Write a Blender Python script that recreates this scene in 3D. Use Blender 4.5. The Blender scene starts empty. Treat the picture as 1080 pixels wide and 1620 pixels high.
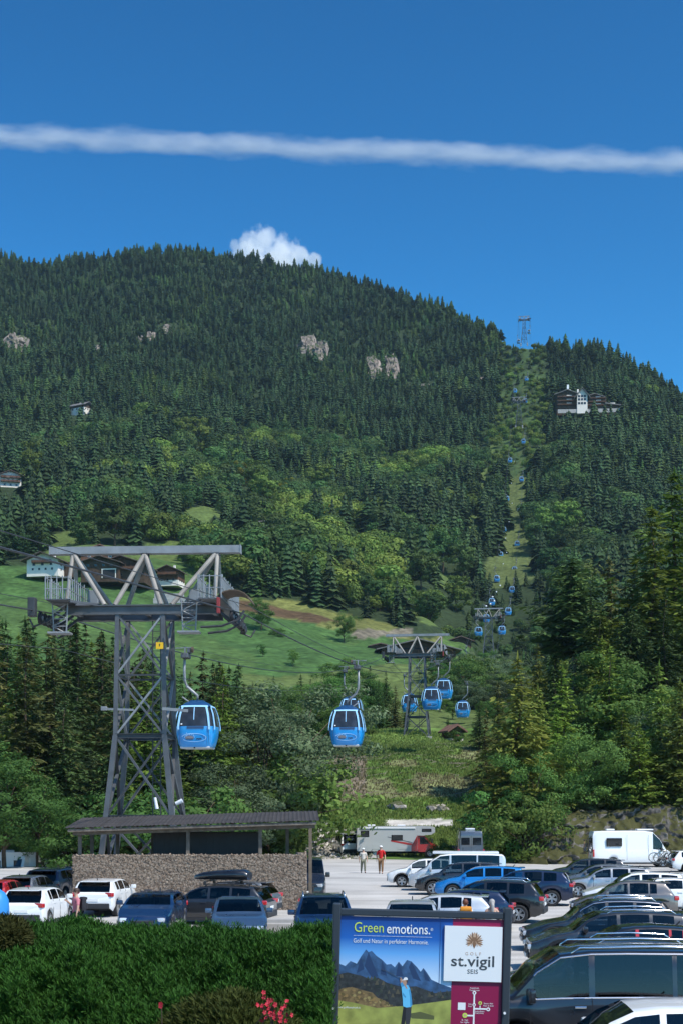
import bpy, bmesh, math, random
import numpy as np
from mathutils import Vector, Matrix, Euler
random.seed(7); RNG = np.random.default_rng(11)
S = bpy.context.scene
COL = S.collection
R = math.radians
PI = math.pi

# ------------------------------------------------------------------ camera
CAM_Z = 4.4
cam_data = bpy.data.cameras.new('camera'); cam = bpy.data.objects.new('camera', cam_data); COL.objects.link(cam)
cam.location = (0, 0, CAM_Z); cam.rotation_euler = (R(90), 0, 0)
cam_data.sensor_fit = 'VERTICAL'; cam_data.sensor_height = 36; cam_data.lens = 50
cam_data.shift_y = 468 / 1620
cam_data.clip_start = 0.5; cam_data.clip_end = 40000
S.camera = cam

# ------------------------------------------------------------------ light
SUN_EL, SUN_AZ = R(54), R(132)         # azimuth clockwise from +Y (the viewing direction)
world = bpy.data.worlds.new('World'); S.world = world; world.use_nodes = True
wn = world.node_tree; wn.nodes.clear()
sky = wn.nodes.new('ShaderNodeTexSky'); sky.sky_type = 'NISHITA'; sky.sun_disc = False
sky.sun_elevation = SUN_EL; sky.sun_rotation = SUN_AZ
sky.altitude = 1000; sky.air_density = 1.0; sky.dust_density = 1.8; sky.ozone_density = 2.0
hs = wn.nodes.new('ShaderNodeHueSaturation'); hs.inputs['Saturation'].default_value = 1.3; hs.inputs['Hue'].default_value = 0.476
bg = wn.nodes.new('ShaderNodeBackground'); bg.inputs['Strength'].default_value = 0.052
wo = wn.nodes.new('ShaderNodeOutputWorld')
wn.links.new(sky.outputs[0], hs.inputs['Color']); gm = wn.nodes.new('ShaderNodeGamma'); gm.inputs[1].default_value = 1.8      # deep polarised blue
wn.links.new(hs.outputs[0], gm.inputs[0]); wn.links.new(gm.outputs[0], bg.inputs[0]); wn.links.new(bg.outputs[0], wo.inputs[0])
sd = bpy.data.lights.new('sun', 'SUN'); sd.energy = 4.4; sd.angle = R(0.5); sd.color = (1.0, 0.95, 0.86)
sun = bpy.data.objects.new('sun', sd); COL.objects.link(sun)
sdir = Vector((math.sin(SUN_AZ) * math.cos(SUN_EL), math.cos(SUN_AZ) * math.cos(SUN_EL), math.sin(SUN_EL)))
sun.rotation_euler = sdir.to_track_quat('Z', 'Y').to_euler(); sun.location = (60, -60, 120)
S.view_settings.view_transform = 'Standard'; S.view_settings.look = 'None'
S.view_settings.exposure = 0.2; S.view_settings.gamma = 1.0; S.view_settings.use_curve_mapping = False
cy = S.cycles
cy.max_bounces = 6; cy.diffuse_bounces = 2; cy.glossy_bounces = 3; cy.transmission_bounces = 3; cy.volume_bounces = 5
cy.transparent_max_bounces = 8; cy.use_denoising = True; cy.sample_clamp_indirect = 4.0
cy.caustics_reflective = False; cy.caustics_refractive = False; cy.volume_step_rate = 1.0; cy.volume_max_steps = 400

# ------------------------------------------------------------------ photo geometry (2250 px focal length on the 1080 px frame)
F, YH, XC = 2250.0, 1278.0, 540.0
def wx(px, D): return (px - XC) / F * D
def wz(py, D): return CAM_Z + (YH - py) / F * D
def P(px, py, D): return Vector((wx(px, D), D, wz(py, D)))
def at(px, D, z=0.0): return (wx(px, D), D, z)

# ------------------------------------------------------------------ materials
MATS = {}
def _mat(name):
    m = bpy.data.materials.new(name); m.use_nodes = True
    nt = m.node_tree; b = nt.nodes['Principled BSDF']
    MATS[name] = m
    return m, nt, b
def mat(name, col, rough=0.6, metal=0.0, spec=0.5, coat=0.0, var=0.0, scale=6.0, bump=0.0, bscale=None, emit=None, coords='Object', var2=None):
    m, nt, b = _mat(name)
    b.inputs['Base Color'].default_value = (*col, 1); b.inputs['Roughness'].default_value = rough
    b.inputs['Metallic'].default_value = metal; b.inputs['Specular IOR Level'].default_value = spec
    b.inputs['Coat Weight'].default_value = coat; b.inputs['Coat Roughness'].default_value = 0.04
    if var > 0 or bump > 0:
        tc = nt.nodes.new('ShaderNodeTexCoord')
        n = nt.nodes.new('ShaderNodeTexNoise'); n.inputs['Scale'].default_value = scale; n.inputs['Detail'].default_value = 6
        nt.links.new(tc.outputs[coords], n.inputs['Vector'])
        if var > 0:
            r = nt.nodes.new('ShaderNodeValToRGB')
            c2 = var2 if var2 else tuple(c * (1 - var) for c in col)
            c1 = tuple(min(1, c * (1 + var * .6)) for c in col)
            r.color_ramp.elements[0].position = .3; r.color_ramp.elements[1].position = .7
            r.color_ramp.elements[0].color = (*c2, 1); r.color_ramp.elements[1].color = (*c1, 1)
            nt.links.new(n.outputs[0], r.inputs[0]); nt.links.new(r.outputs[0], b.inputs['Base Color'])
        if bump > 0:
            n2 = n
            if bscale:
                n2 = nt.nodes.new('ShaderNodeTexNoise'); n2.inputs['Scale'].default_value = bscale; n2.inputs['Detail'].default_value = 8
                nt.links.new(tc.outputs[coords], n2.inputs['Vector'])
            bp = nt.nodes.new('ShaderNodeBump'); bp.inputs['Strength'].default_value = bump
            nt.links.new(n2.outputs[0], bp.inputs['Height']); nt.links.new(bp.outputs[0], b.inputs['Normal'])
    if emit: b.inputs['Emission Color'].default_value = (*emit, 1); b.inputs['Emission Strength'].default_value = 1
    return m
def foliage(name, c1, c2, scale=0.5, transl=0.35, hue=0.03, rough=0.75, attr=False):
    """leaf material: noise between two greens, random tint for each tree, some light let through"""
    m, nt, b = _mat(name)
    N = nt.nodes.new; L = nt.links.new
    geo = N('ShaderNodeNewGeometry'); oi = N('ShaderNodeObjectInfo'); tc = N('ShaderNodeTexCoord')
    n = N('ShaderNodeTexNoise'); n.inputs['Scale'].default_value = scale; n.inputs['Detail'].default_value = 3
    L(tc.outputs['Object'], n.inputs['Vector'])
    mix = N('ShaderNodeMix'); mix.data_type = 'RGBA'
    ra = N('ShaderNodeMath'); ra.operation = 'ADD'; L(geo.outputs['Random Per Island'], ra.inputs[0]); L(n.outputs[0], ra.inputs[1])
    rm = N('ShaderNodeMapRange'); rm.inputs[1].default_value = .35; rm.inputs[2].default_value = 1.45; L(ra.outputs[0], rm.inputs[0])
    L(rm.outputs[0], mix.inputs[0]); mix.inputs[6].default_value = (*c1, 1); mix.inputs[7].default_value = (*c2, 1)
    h = N('ShaderNodeHueSaturation')
    mh = N('ShaderNodeMapRange'); mh.inputs[3].default_value = .5 - hue; mh.inputs[4].default_value = .5 + hue * .6; L(oi.outputs['Random'], mh.inputs[0])
    w = N('ShaderNodeTexWhiteNoise'); w.noise_dimensions = '1D'; L(oi.outputs['Random'], w.inputs['W'])
    mv = N('ShaderNodeMapRange'); mv.inputs[3].default_value = .62; mv.inputs[4].default_value = 1.3; L(w.outputs['Value'], mv.inputs[0])
    pn = N('ShaderNodeTexNoise'); pn.inputs['Scale'].default_value = .022; pn.inputs['Detail'].default_value = 3; L(geo.outputs['Position'], pn.inputs['Vector'])     # stands of one age share a tone
    pm = N('ShaderNodeMapRange'); pm.inputs[1].default_value = .32; pm.inputs[2].default_value = .68; pm.inputs[3].default_value = .68; pm.inputs[4].default_value = 1.32; L(pn.outputs[0], pm.inputs[0])
    mm = N('ShaderNodeMath'); mm.operation = 'MULTIPLY'; L(mv.outputs[0], mm.inputs[0]); L(pm.outputs[0], mm.inputs[1])
    L(mh.outputs[0], h.inputs['Hue']); L(mm.outputs[0], h.inputs['Value']); L(mix.outputs[2], h.inputs['Color'])
    L(h.outputs[0], b.inputs['Base Color']); b.inputs['Roughness'].default_value = rough; b.inputs['Specular IOR Level'].default_value = .18
    tr = N('ShaderNodeBsdfTranslucent'); L(h.outputs[0], tr.inputs[0])
    ms = N('ShaderNodeMixShader'); ms.inputs[0].default_value = transl
    out = nt.nodes['Material Output']; L(b.outputs[0], ms.inputs[1]); L(tr.outputs[0], ms.inputs[2]); L(ms.outputs[0], out.inputs['Surface'])
    return m

# ------------------------------------------------------------------ objects
def tag(o, label=None, cat=None, group=None, kind=None):
    if label: o['label'] = label if len(label.split()) <= 16 else label.rsplit(',', 1)[0]
    if cat: o['category'] = cat
    if group: o['group'] = group
    if kind: o['kind'] = kind
    return o
def thing(name, label, cat, loc=(0, 0, 0), rz=0, group=None):
    o = bpy.data.objects.new(name, None); COL.objects.link(o); o.empty_display_size = .2
    o.location = loc; o.rotation_euler = (0, 0, rz)
    return tag(o, label, cat, group)
def link(name, me, parent=None, loc=None):
    o = bpy.data.objects.new(name, me); COL.objects.link(o)
    if parent is not None: o.parent = parent
    if loc is not None: o.location = loc
    return o
def kids(o): return list(o.children)
def copy_tree(o, parent=None):
    c = o.copy(); COL.objects.link(c)
    if parent is not None: c.parent = parent
    for ch in kids(o): copy_tree(ch, c)
    return c

class MB:
    """collects shapes for ONE mesh"""
    def __init__(s): s.v = []; s.f = []; s.mi = []; s.m = 0
    def add(s, vs, fs):
        o = len(s.v); s.v.extend([tuple(v) for v in vs]); s.f.extend([tuple(i + o for i in f) for f in fs]); s.mi.extend([s.m] * len(fs)); return s
    def box(s, c, d, rot=None, taper=1.0):
        hx, hy, hz = d[0] / 2, d[1] / 2, d[2] / 2
        vs = [Vector((x * hx * (taper if z > 0 else 1), y * hy * (taper if z > 0 else 1), z * hz)) for z in (-1, 1) for x, y in ((-1, -1), (1, -1), (1, 1), (-1, 1))]
        if rot is not None: vs = [rot @ v for v in vs]
        c = Vector(c)
        return s.add([v + c for v in vs], [(3, 2, 1, 0), (4, 5, 6, 7), (0, 1, 5, 4), (1, 2, 6, 5), (2, 3, 7, 6), (3, 0, 4, 7)])
    def bevbox(s, c, d, b=.02, rot=None):
        bm = bmesh.new(); bmesh.ops.create_cube(bm, size=1)
        for v in bm.verts: v.co = Vector((v.co.x * d[0], v.co.y * d[1], v.co.z * d[2]))
        bmesh.ops.bevel(bm, geom=bm.edges[:], offset=b, segments=2, affect='EDGES', profile=.6)
        bm.verts.ensure_lookup_table(); bm.verts.index_update()
        vs = [v.co.copy() for v in bm.verts]; fs = [tuple(v.index for v in f.verts) for f in bm.faces]; bm.free()
        if rot is not None: vs = [rot @ v for v in vs]
        return s.add([v + Vector(c) for v in vs], fs)
    @staticmethod
    def frame(d):
        d = Vector(d).normalized(); up = Vector((0, 0, 1)) if abs(d.z) < .95 else Vector((0, 1, 0))
        a = d.cross(up).normalized(); b = a.cross(d).normalized()
        return a, b
    def beam(s, p, q, w, h=None):
        p, q = Vector(p), Vector(q); h = w if h is None else h; a, b = MB.frame(q - p)
        vs = [e + a * (w / 2 * i) + b * (h / 2 * j) for e in (p, q) for i, j in ((-1, -1), (1, -1), (1, 1), (-1, 1))]
        return s.add(vs, [(0, 1, 2, 3), (7, 6, 5, 4), (4, 5, 1, 0), (5, 6, 2, 1), (6, 7, 3, 2), (7, 4, 0, 3)])
    def ibeam(s, p, q, w, h, t=.03):
        p, q = Vector(p), Vector(q); a, b = MB.frame(q - p)
        for off, ww, hh in ((b * (h / 2 - t / 2), w, t), (b * (-h / 2 + t / 2), w, t), (b * 0, t, h - 2 * t)):
            s.beam(p + off, q + off, ww, hh)
        return s
    def tube(s, pts, r, n=8, caps=True):
        pts = [Vector(p) for p in pts]; m = len(pts); vs = []
        rr = r if isinstance(r, (list, tuple)) else [r] * m
        for i, p in enumerate(pts):
            d = (pts[min(i + 1, m - 1)] - pts[max(i - 1, 0)])
            a, b = MB.frame(d)
            vs += [p + (a * math.cos(2 * PI * k / n) + b * math.sin(2 * PI * k / n)) * rr[i] for k in range(n)]
        fs = [(i * n + k, i * n + (k + 1) % n, (i + 1) * n + (k + 1) % n, (i + 1) * n + k) for i in range(m - 1) for k in range(n)]
        if caps: fs += [tuple(range(n - 1, -1, -1)), tuple((m - 1) * n + k for k in range(n))]
        return s.add(vs, fs)
    def cyl(s, c, r, w, axis='Y', n=20, r2=None):
        r2 = r if r2 is None else r2
        ax = {'X': Vector((1, 0, 0)), 'Y': Vector((0, 1, 0)), 'Z': Vector((0, 0, 1))}[axis]; c = Vector(c)
        return s.tube([c - ax * w / 2, c + ax * w / 2], [r, r2], n)
    def ring(s, c, r0, r1, w, axis='Y', n=20):
        """annulus with depth"""
        ax, a, b = {'X': ((1, 0, 0), (0, 1, 0), (0, 0, 1)), 'Y': ((0, 1, 0), (1, 0, 0), (0, 0, 1)), 'Z': ((0, 0, 1), (1, 0, 0), (0, 1, 0))}[axis]
        ax, a, b, c = Vector(ax), Vector(a), Vector(b), Vector(c); vs = []
        for r, o in ((r0, -.5), (r1, -.5), (r1, .5), (r0, .5)):
            vs += [c + ax * (o * w) + (a * math.cos(2 * PI * k / n) + b * math.sin(2 * PI * k / n)) * r for k in range(n)]
        fs = [(i * n + k, i * n + (k + 1) % n, ((i + 1) % 4) * n + (k + 1) % n, ((i + 1) % 4) * n + k) for i in range(4) for k in range(n)]
        return s.add(vs, fs)
    def ball(s, c, r, n=8, m=6, sc=(1, 1, 1)):
        vs = [Vector((0, 0, -1))]
        for i in range(1, m):
            t = -PI / 2 + PI * i / m
            vs += [Vector((math.cos(t) * math.cos(2 * PI * k / n), math.cos(t) * math.sin(2 * PI * k / n), math.sin(t))) for k in range(n)]
        vs.append(Vector((0, 0, 1))); L = len(vs) - 1
        fs = [(0, 1 + (k + 1) % n, 1 + k) for k in range(n)]
        for i in range(m - 2): fs += [(1 + i * n + k, 1 + i * n + (k + 1) % n, 1 + (i + 1) * n + (k + 1) % n, 1 + (i + 1) * n + k) for k in range(n)]
        fs += [(1 + (m - 2) * n + k, 1 + (m - 2) * n + (k + 1) % n, L) for k in range(n)]
        return s.add([Vector((v.x * sc[0], v.y * sc[1], v.z * sc[2])) * r + Vector(c) for v in vs], fs)
    def prism(s, poly, y0, y1, plane='XZ'):
        """extrude a polygon given in XZ along Y (or in XY along Z, YZ along X)"""
        n = len(poly)
        def mk(p, t): return {'XZ': (p[0], t, p[1]), 'XY': (p[0], p[1], t), 'YZ': (t, p[0], p[1])}[plane]
        vs = [mk(p, y0) for p in poly] + [mk(p, y1) for p in poly]
        return s.add(vs, [tuple(range(n)), tuple(range(2 * n - 1, n - 1, -1))] + [(k, (k + n), (k + 1) % n + n, (k + 1) % n) for k in range(n)])
    def quad(s, a, b, c, d): return s.add([a, b, c, d], [(0, 1, 2, 3)])
    def mesh(s, name, m, smooth=False, ang=None, fix=True):
        me = bpy.data.meshes.new(name); me.from_pydata(s.v, [], s.f)
        for k in (m if isinstance(m, (list, tuple)) else [m]): me.materials.append(k)
        if isinstance(m, (list, tuple)): me.polygons.foreach_set('material_index', s.mi)
        if fix:
            bm = bmesh.new(); bm.from_mesh(me); bmesh.ops.recalc_face_normals(bm, faces=bm.faces); bm.to_mesh(me); bm.free()
        if smooth:
            me.polygons.foreach_set('use_smooth', [True] * len(me.polygons))
            if ang: me.set_sharp_from_angle(angle=R(ang))
        me.update(); return me
    def build(s, name, m, parent=None, loc=None, smooth=False, ang=None, fix=True):
        return link(name, s.mesh(name, m, smooth, ang, fix), parent, loc)

def np_mesh(name, verts, faces, m, smooth=False):
    """fast mesh from arrays; faces is (n,3) or (n,4)"""
    verts = np.asarray(verts, np.float32); faces = np.asarray(faces, np.int32); k = faces.shape[1]
    me = bpy.data.meshes.new(name); me.vertices.add(len(verts)); me.vertices.foreach_set('co', verts.ravel())
    me.loops.add(faces.size); me.loops.foreach_set('vertex_index', faces.ravel())
    me.polygons.add(len(faces)); me.polygons.foreach_set('loop_start', np.arange(0, faces.size, k, dtype=np.int32))
    me.materials.append(m); me.update(calc_edges=True)
    if smooth: me.polygons.foreach_set('use_smooth', np.ones(len(faces), bool))
    return me

def vnoise(x, y, seed=0):
    """smooth value noise, arrays in, 0..1 out"""
    x = np.asarray(x, float); y = np.asarray(y, float)
    xi = np.floor(x); yi = np.floor(y); fx = x - xi; fy = y - yi
    fx = fx * fx * (3 - 2 * fx); fy = fy * fy * (3 - 2 * fy)
    def h(a, b):
        t = np.sin(a * 127.1 + b * 311.7 + seed * 74.7) * 43758.5453
        return t - np.floor(t)
    return (h(xi, yi) * (1 - fx) + h(xi + 1, yi) * fx) * (1 - fy) + (h(xi, yi + 1) * (1 - fx) + h(xi + 1, yi + 1) * fx) * fy
# ------------------------------------------------------------------ the terrain: height as a function of place
XK = np.array([-900, -200, 0, 150, 300, 400, 480, 560, 660, 725, 770, 815, 880, 950, 1080, 1300, 2000.])
def row(**k): pass
NEAR_D = np.array([100, 113, 117, 125, 135, 150, 160, 172, 190, 214, 240.])
fl = lambda D: YH + CAM_Z * F / D
_l = [fl(100), fl(113), fl(117) - 4, 1345, 1325, 1290, 1270, 1245, 1215, 1182, 1150]       # left: forest floor behind the lot
_m = [fl(100), fl(113), fl(117), fl(125), fl(135), 1322, 1306, 1262, 1205, 1160, 1156]     # the grassy mound under the second tower
_c = [fl(100), fl(113), fl(117), fl(125), 1335, 1303, 1298, 1270, 1235, 1185, 1150]
_r = [fl(100), fl(113), 1292, 1280, 1264, 1240, 1225, 1205, 1180, 1148, 1110]              # right: rock face and bank
NEAR_Y = np.array([_l, _l, _l, _l, _l, [fl(100), fl(113), fl(117), 1347, 1318, 1286, 1270, 1240, 1205, 1180, 1150],
                   [fl(100), fl(113), fl(117), fl(125), 1330, 1296, 1280, 1250, 1200, 1168, 1152],
                   _m, _m, [fl(100), fl(113), fl(117), fl(125), fl(135), 1312, 1300, 1266, 1216, 1172, 1158],
                   [fl(100), fl(113), fl(117), fl(125), 1322, 1290, 1272, 1248, 1212, 1170, 1150],
                   [fl(100), fl(112), 1340, 1300, 1275, 1252, 1236, 1214, 1190, 1155, 1130], _r, _r,
                   [y - 8 * min(1, max(0, (d - 114) / 6)) for y, d in zip(_r, NEAR_D)], [y - 8 * min(1, max(0, (d - 114) / 6)) for y, d in zip(_r, NEAR_D)], [y - 8 * min(1, max(0, (d - 114) / 6)) for y, d in zip(_r, NEAR_D)]])
Y520 = np.array([890, 890, 890, 880, 905, 920, 934, 950, 972, 1008, 1044, 1052, 1050, 1045, 1040, 1040, 1040.])
RX = np.array([-900, -200, 0, 22, 44, 100, 200, 290, 400, 500, 600, 700, 760, 800, 828, 860, 920, 980, 1030, 1080, 1300, 2000.])
RY = np.array([425, 404, 404, 410, 427, 417, 400, 396, 415, 431, 457, 489, 516, 543, 549, 547, 548, 571, 598, 634, 740, 900.])
RD = np.array([1550, 1520, 1500, 1500, 1500, 1500, 1500, 1500, 1500, 1480, 1440, 1360, 1280, 1210, 1172, 1165, 1150, 1130, 1110, 1100, 1050, 1000.])
def _smooth(t): return t * t * (3 - 2 * t)
def ground_y(x, D):
    """image row of the ground at column x (arrays) and distance D"""
    x = np.asarray(x, float); D = np.asarray(D, float)
    i = np.clip(np.searchsorted(XK, x) - 1, 0, len(XK) - 2); t = np.clip((x - XK[i]) / (XK[i + 1] - XK[i]), 0, 1); t = _smooth(t)
    j = np.clip(np.searchsorted(NEAR_D, D) - 1, 0, len(NEAR_D) - 2); u = np.clip((D - NEAR_D[j]) / (NEAR_D[j + 1] - NEAR_D[j]), 0, 1)
    def at(ii): return NEAR_Y[ii, j] * (1 - u) + NEAR_Y[ii, j + 1] * u
    near = at(i) * (1 - t) + at(i + 1) * t
    y520 = Y520[i] * (1 - t) + Y520[i + 1] * t; y240 = NEAR_Y[i, -1] * (1 - t) + NEAR_Y[i + 1, -1] * t
    ry = np.interp(x, RX, RY); rd = np.interp(x, RX, RD)
    mid = y240 + (y520 - y240) * np.clip((D - 240) / 280, 0, 1)
    far = y520 + (ry - y520) * np.clip((D - 520) / (rd - 520), 0, 1) ** np.interp(x, [640, 770], [1, .8])
    return np.where(D < 100, YH + CAM_Z * F / np.maximum(D, 1), np.where(D < 240, near, np.where(D < 520, mid, far)))
def ground(X, D):
    X = np.asarray(X, float); D = np.asarray(D, float)
    x = XC + F * X / np.maximum(D, 1)
    z = CAM_Z + (YH - ground_y(x, D)) / F * D
    rd = np.interp(x, RX, RD)
    zr = CAM_Z + (YH - np.interp(x, RX, RY)) / F * rd
    z = np.where(D > rd, zr - (D - rd) * .28, z)
    rough = np.clip((D - 118) / 60, 0, 1)
    z = z + rough * ((vnoise(X / 9, D / 9, 1) - .5) * .9 + (vnoise(X / 31, D / 31, 2) - .5) * np.clip((D - 240) / 200, 0, 1) * 7)
    bank = 2.2 * _smooth(np.clip((19.0 - D) / 8.5, 0, 1))
    return np.where(D < 24, bank, z)
def gz(X, D): return float(ground(np.array([X]), np.array([D]))[0])
def hill_D(px, py):
    """distance at which the ground shows at this pixel (far slopes)"""
    Ds = np.linspace(245, 1500, 2600); ys = ground_y(np.full(2600, float(px)), Ds)
    k = np.argmax(ys <= py); return float(Ds[k]) if ys[k] <= py else 1400.0

# ---- what covers the ground, told by place; returns linear rgb and a "wooded" mask
def poly_in(px, py, poly):
    px = np.asarray(px); py = np.asarray(py); ins = np.zeros(px.shape, bool); n = len(poly)
    for a in range(n):
        x0, y0 = poly[a]; x1, y1 = poly[(a + 1) % n]
        c = ((y0 > py) != (y1 > py)) & (px < (x1 - x0) * (py - y0) / (y1 - y0 + 1e-9) + x0); ins ^= c
    return ins
LINE = lambda D: .145 * D - 19.65                    # middle of the ropeway above the ground
MEADOW = [(-400, 905), (60, 905), (120, 872), (300, 884), (372, 930), (420, 934), (470, 944), (540, 958), (590, 978), (640, 1003), (700, 1012), (745, 1030), (745, 1075), (700, 1120), (640, 1150), (-400, 1150)]
HAY = [(370, 930), (420, 934), (470, 944), (540, 958), (590, 976), (650, 1003), (700, 1012), (690, 1022), (640, 1006), (560, 1000), (470, 978), (375, 968)]
PLOUGH = [(375, 937), (450, 948), (500, 960), (522, 974), (540, 988), (500, 984), (450, 972), (375, 960)]
CLEAR = [[(290, 812), (352, 798), (356, 822), (330, 832), (376, 852), (370, 858), (286, 825)], [(84, 850), (130, 838), (150, 862), (300, 872), (300, 890), (60, 905)],
         [(632, 955), (662, 958), (700, 990), (690, 1004), (650, 985)], [(540, 850), (580, 848), (585, 868), (548, 870)], [(735, 820), (762, 808), (755, 850), (735, 860)], [(695, 905), (715, 900), (710, 930), (690, 935)],
         [(770, 905), (790, 880), (830, 872), (842, 888), (812, 906)], [(760, 740), (775, 700), (783, 704), (770, 745), (765, 790), (757, 812), (752, 808), (760, 785)]]
def cover(X, D):
    X = np.asarray(X, float); D = np.asarray(D, float); x = XC + F * X / np.maximum(D, 1); y = ground_y(x, D)
    n1 = vnoise(X / 14, D / 14, 5); n2 = vnoise(X / 4, D / 4, 6); n3 = vnoise(X / 40, D / 40, 9)
    xx = x + (n2 - .5) * 10; yy = y + (n1 - .5) * 5
    col = np.empty(X.shape + (3,)); col[:] = (.026, .042, .016)
    far = D > 245
    def put(m, c, v=.25):
        w = (1 + v * (n2 - .5) * 2)[..., None]; col[m] = (np.array(c) * w)[m]
    mead = far & (D < 540) & poly_in(xx, yy, MEADOW)
    put(mead, (.050, .104, .028)); put(mead & (n3 > .55), (.062, .112, .030)); col[mead] *= (1 + .11 * np.sin((X * .55 + D * .9) / 2.4))[mead][:, None]
    hay = far & (D < 540) & poly_in(xx, yy, HAY); put(hay, (.125, .135, .038))
    pl = far & (D < 540) & poly_in(xx, yy, PLOUGH); put(pl, (.085, .054, .028))
    put(far & (D < 540) & (yy > 996) & (yy < 1003) & (xx > 560) & (xx < 650), (.16, .14, .10))
    low = far & (((D < 400) & (yy > 1062) & (xx > 380) & (xx < 720)) | ((D < 470) & (xx > 715) & (xx < 840))); put(low, (.09, .125, .035))
    clear = np.zeros(X.shape, bool)
    for p in CLEAR: clear |= far & poly_in(xx, yy, p)
    off = np.abs(X - LINE(D)); strip = (D > 632) & (D < 1185) & (np.abs(X - LINE(D) - 1.5) < np.interp(D, [632, 650, 690, 720, 760, 870, 900, 1185], [7, 13, 11, 7.5, 6.5, 6, .5, .5]) + 4 * (n1 - .5))
    put(clear, (.085, .125, .034)); put(strip, (.088, .115, .036))
    put((D > 860) & (D < 1185) & (off < 16) & (n2 > .4), (.05, .085, .026))
    nr = (D > 100) & ~far
    green = nr; put(green, (.088, .158, .030))
    dry = nr & (x > 470) & (x < 760) & (y < 1262 + (n1 - .5) * 24) & (y > 1178 + (n1 - .5) * 40) & (n2 * .5 + n1 * .6 > .60 - .14 * (y > 1225)); put(dry, (.155, .175, .072), .35)
    brush = nr & (x > 470) & (x < 580) & (y < 1258) & (y > 1190) & (n2 > .3); put(brush, (.165, .135, .098), .5)
    crest = nr & (x > 560) & (x < 730) & (y < 1195); put(crest, (.120, .190, .042), .3)
    gr = nr & (x > 480) & (x < 570) & (y > 1312); put(gr & (n2 > .25), (.42, .39, .34))
    path = nr & (x > 610 - (n1 - .5) * 20) & (x < 716) & (np.abs(y - (1303 - (x - 690) * .03)) < 4.5) & (D < 165); put(path, (.52, .50, .46))
    rocky = nr & (x > 395) & (x < 560) & (np.abs(y - 1283 - (x - 480) * .12) < 7) & (n2 > .45); put(rocky, (.38, .33, .27))
    dirt = nr & (x > 800) & (y > 1262) & (n2 * .6 + n1 * .5 > .52); put(dirt, (.11, .085, .045), .5)
    put(D < 24, (.04, .06, .025))
    wood = far & ~mead & ~hay & ~pl & ~clear & ~strip & ~low
    return col, wood, (mead | hay | low)

# ------------------------------------------------------------------ ground sheets
def attr_mat(name, nscale, amt, bump=.3, rough=.95, bscale=3.0):
    m, nt, b = _mat(name); N = nt.nodes.new; L = nt.links.new
    at = N('ShaderNodeAttribute'); at.attribute_name = 'cover'
    tc = N('ShaderNodeTexCoord'); n = N('ShaderNodeTexNoise'); n.inputs['Scale'].default_value = nscale; n.inputs['Detail'].default_value = 8
    L(tc.outputs['Object'], n.inputs['Vector'])
    mr = N('ShaderNodeMapRange'); mr.inputs[1].default_value = .3; mr.inputs[2].default_value = .7; mr.inputs[3].default_value = 1 - amt; mr.inputs[4].default_value = 1 + amt
    L(n.outputs[0], mr.inputs[0])
    h = N('ShaderNodeHueSaturation'); L(at.outputs['Color'], h.inputs['Color']); L(mr.outputs[0], h.inputs['Value']); L(h.outputs[0], b.inputs['Base Color'])
    n2 = N('ShaderNodeTexNoise'); n2.inputs['Scale'].default_value = bscale; n2.inputs['Detail'].default_value = 8; L(tc.outputs['Object'], n2.inputs['Vector'])
    bp = N('ShaderNodeBump'); bp.inputs['Strength'].default_value = bump; bp.inputs['Distance'].default_value = .3; L(n2.outputs[0], bp.inputs['Height']); L(bp.outputs[0], b.inputs['Normal'])
    b.inputs['Roughness'].default_value = rough; b.inputs['Specular IOR Level'].default_value = .15
    return m
M_TERR = attr_mat('terrain_cover', .55, .38)
xs = np.concatenate([np.arange(-900, -60, 24), np.arange(-60, 1140, 6), np.arange(1140, 2001, 30)])
Ds = np.concatenate([np.linspace(24.01, 98, 14), np.linspace(100, 240, 120), np.geomspace(243, 1620, 230), np.linspace(1640, 2100, 12)])
XX, DD = np.meshgrid(xs, Ds); Xw = (XX - XC) / F * DD; Zw = ground(Xw, DD)
Zw = np.where((DD < 118) & (np.abs(Zw) < .06), -.06, Zw)
cc, wood, mead = cover(Xw, DD)
nv = len(xs); idx = np.arange(len(Ds) * nv).reshape(len(Ds), nv)
fc = np.stack([idx[:-1, :-1], idx[:-1, 1:], idx[1:, 1:], idx[1:, :-1]], -1).reshape(-1, 4)
me = np_mesh('hillside', np.stack([Xw, DD, Zw], -1).reshape(-1, 3), fc, M_TERR, True)
ca = me.color_attributes.new('cover', 'FLOAT_COLOR', 'POINT'); ca.data.foreach_set('color', np.concatenate([cc.reshape(-1, 3), np.ones((cc.size // 3, 1))], 1).astype(np.float32).ravel())
tag(link('hillside', me), kind='structure')

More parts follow.
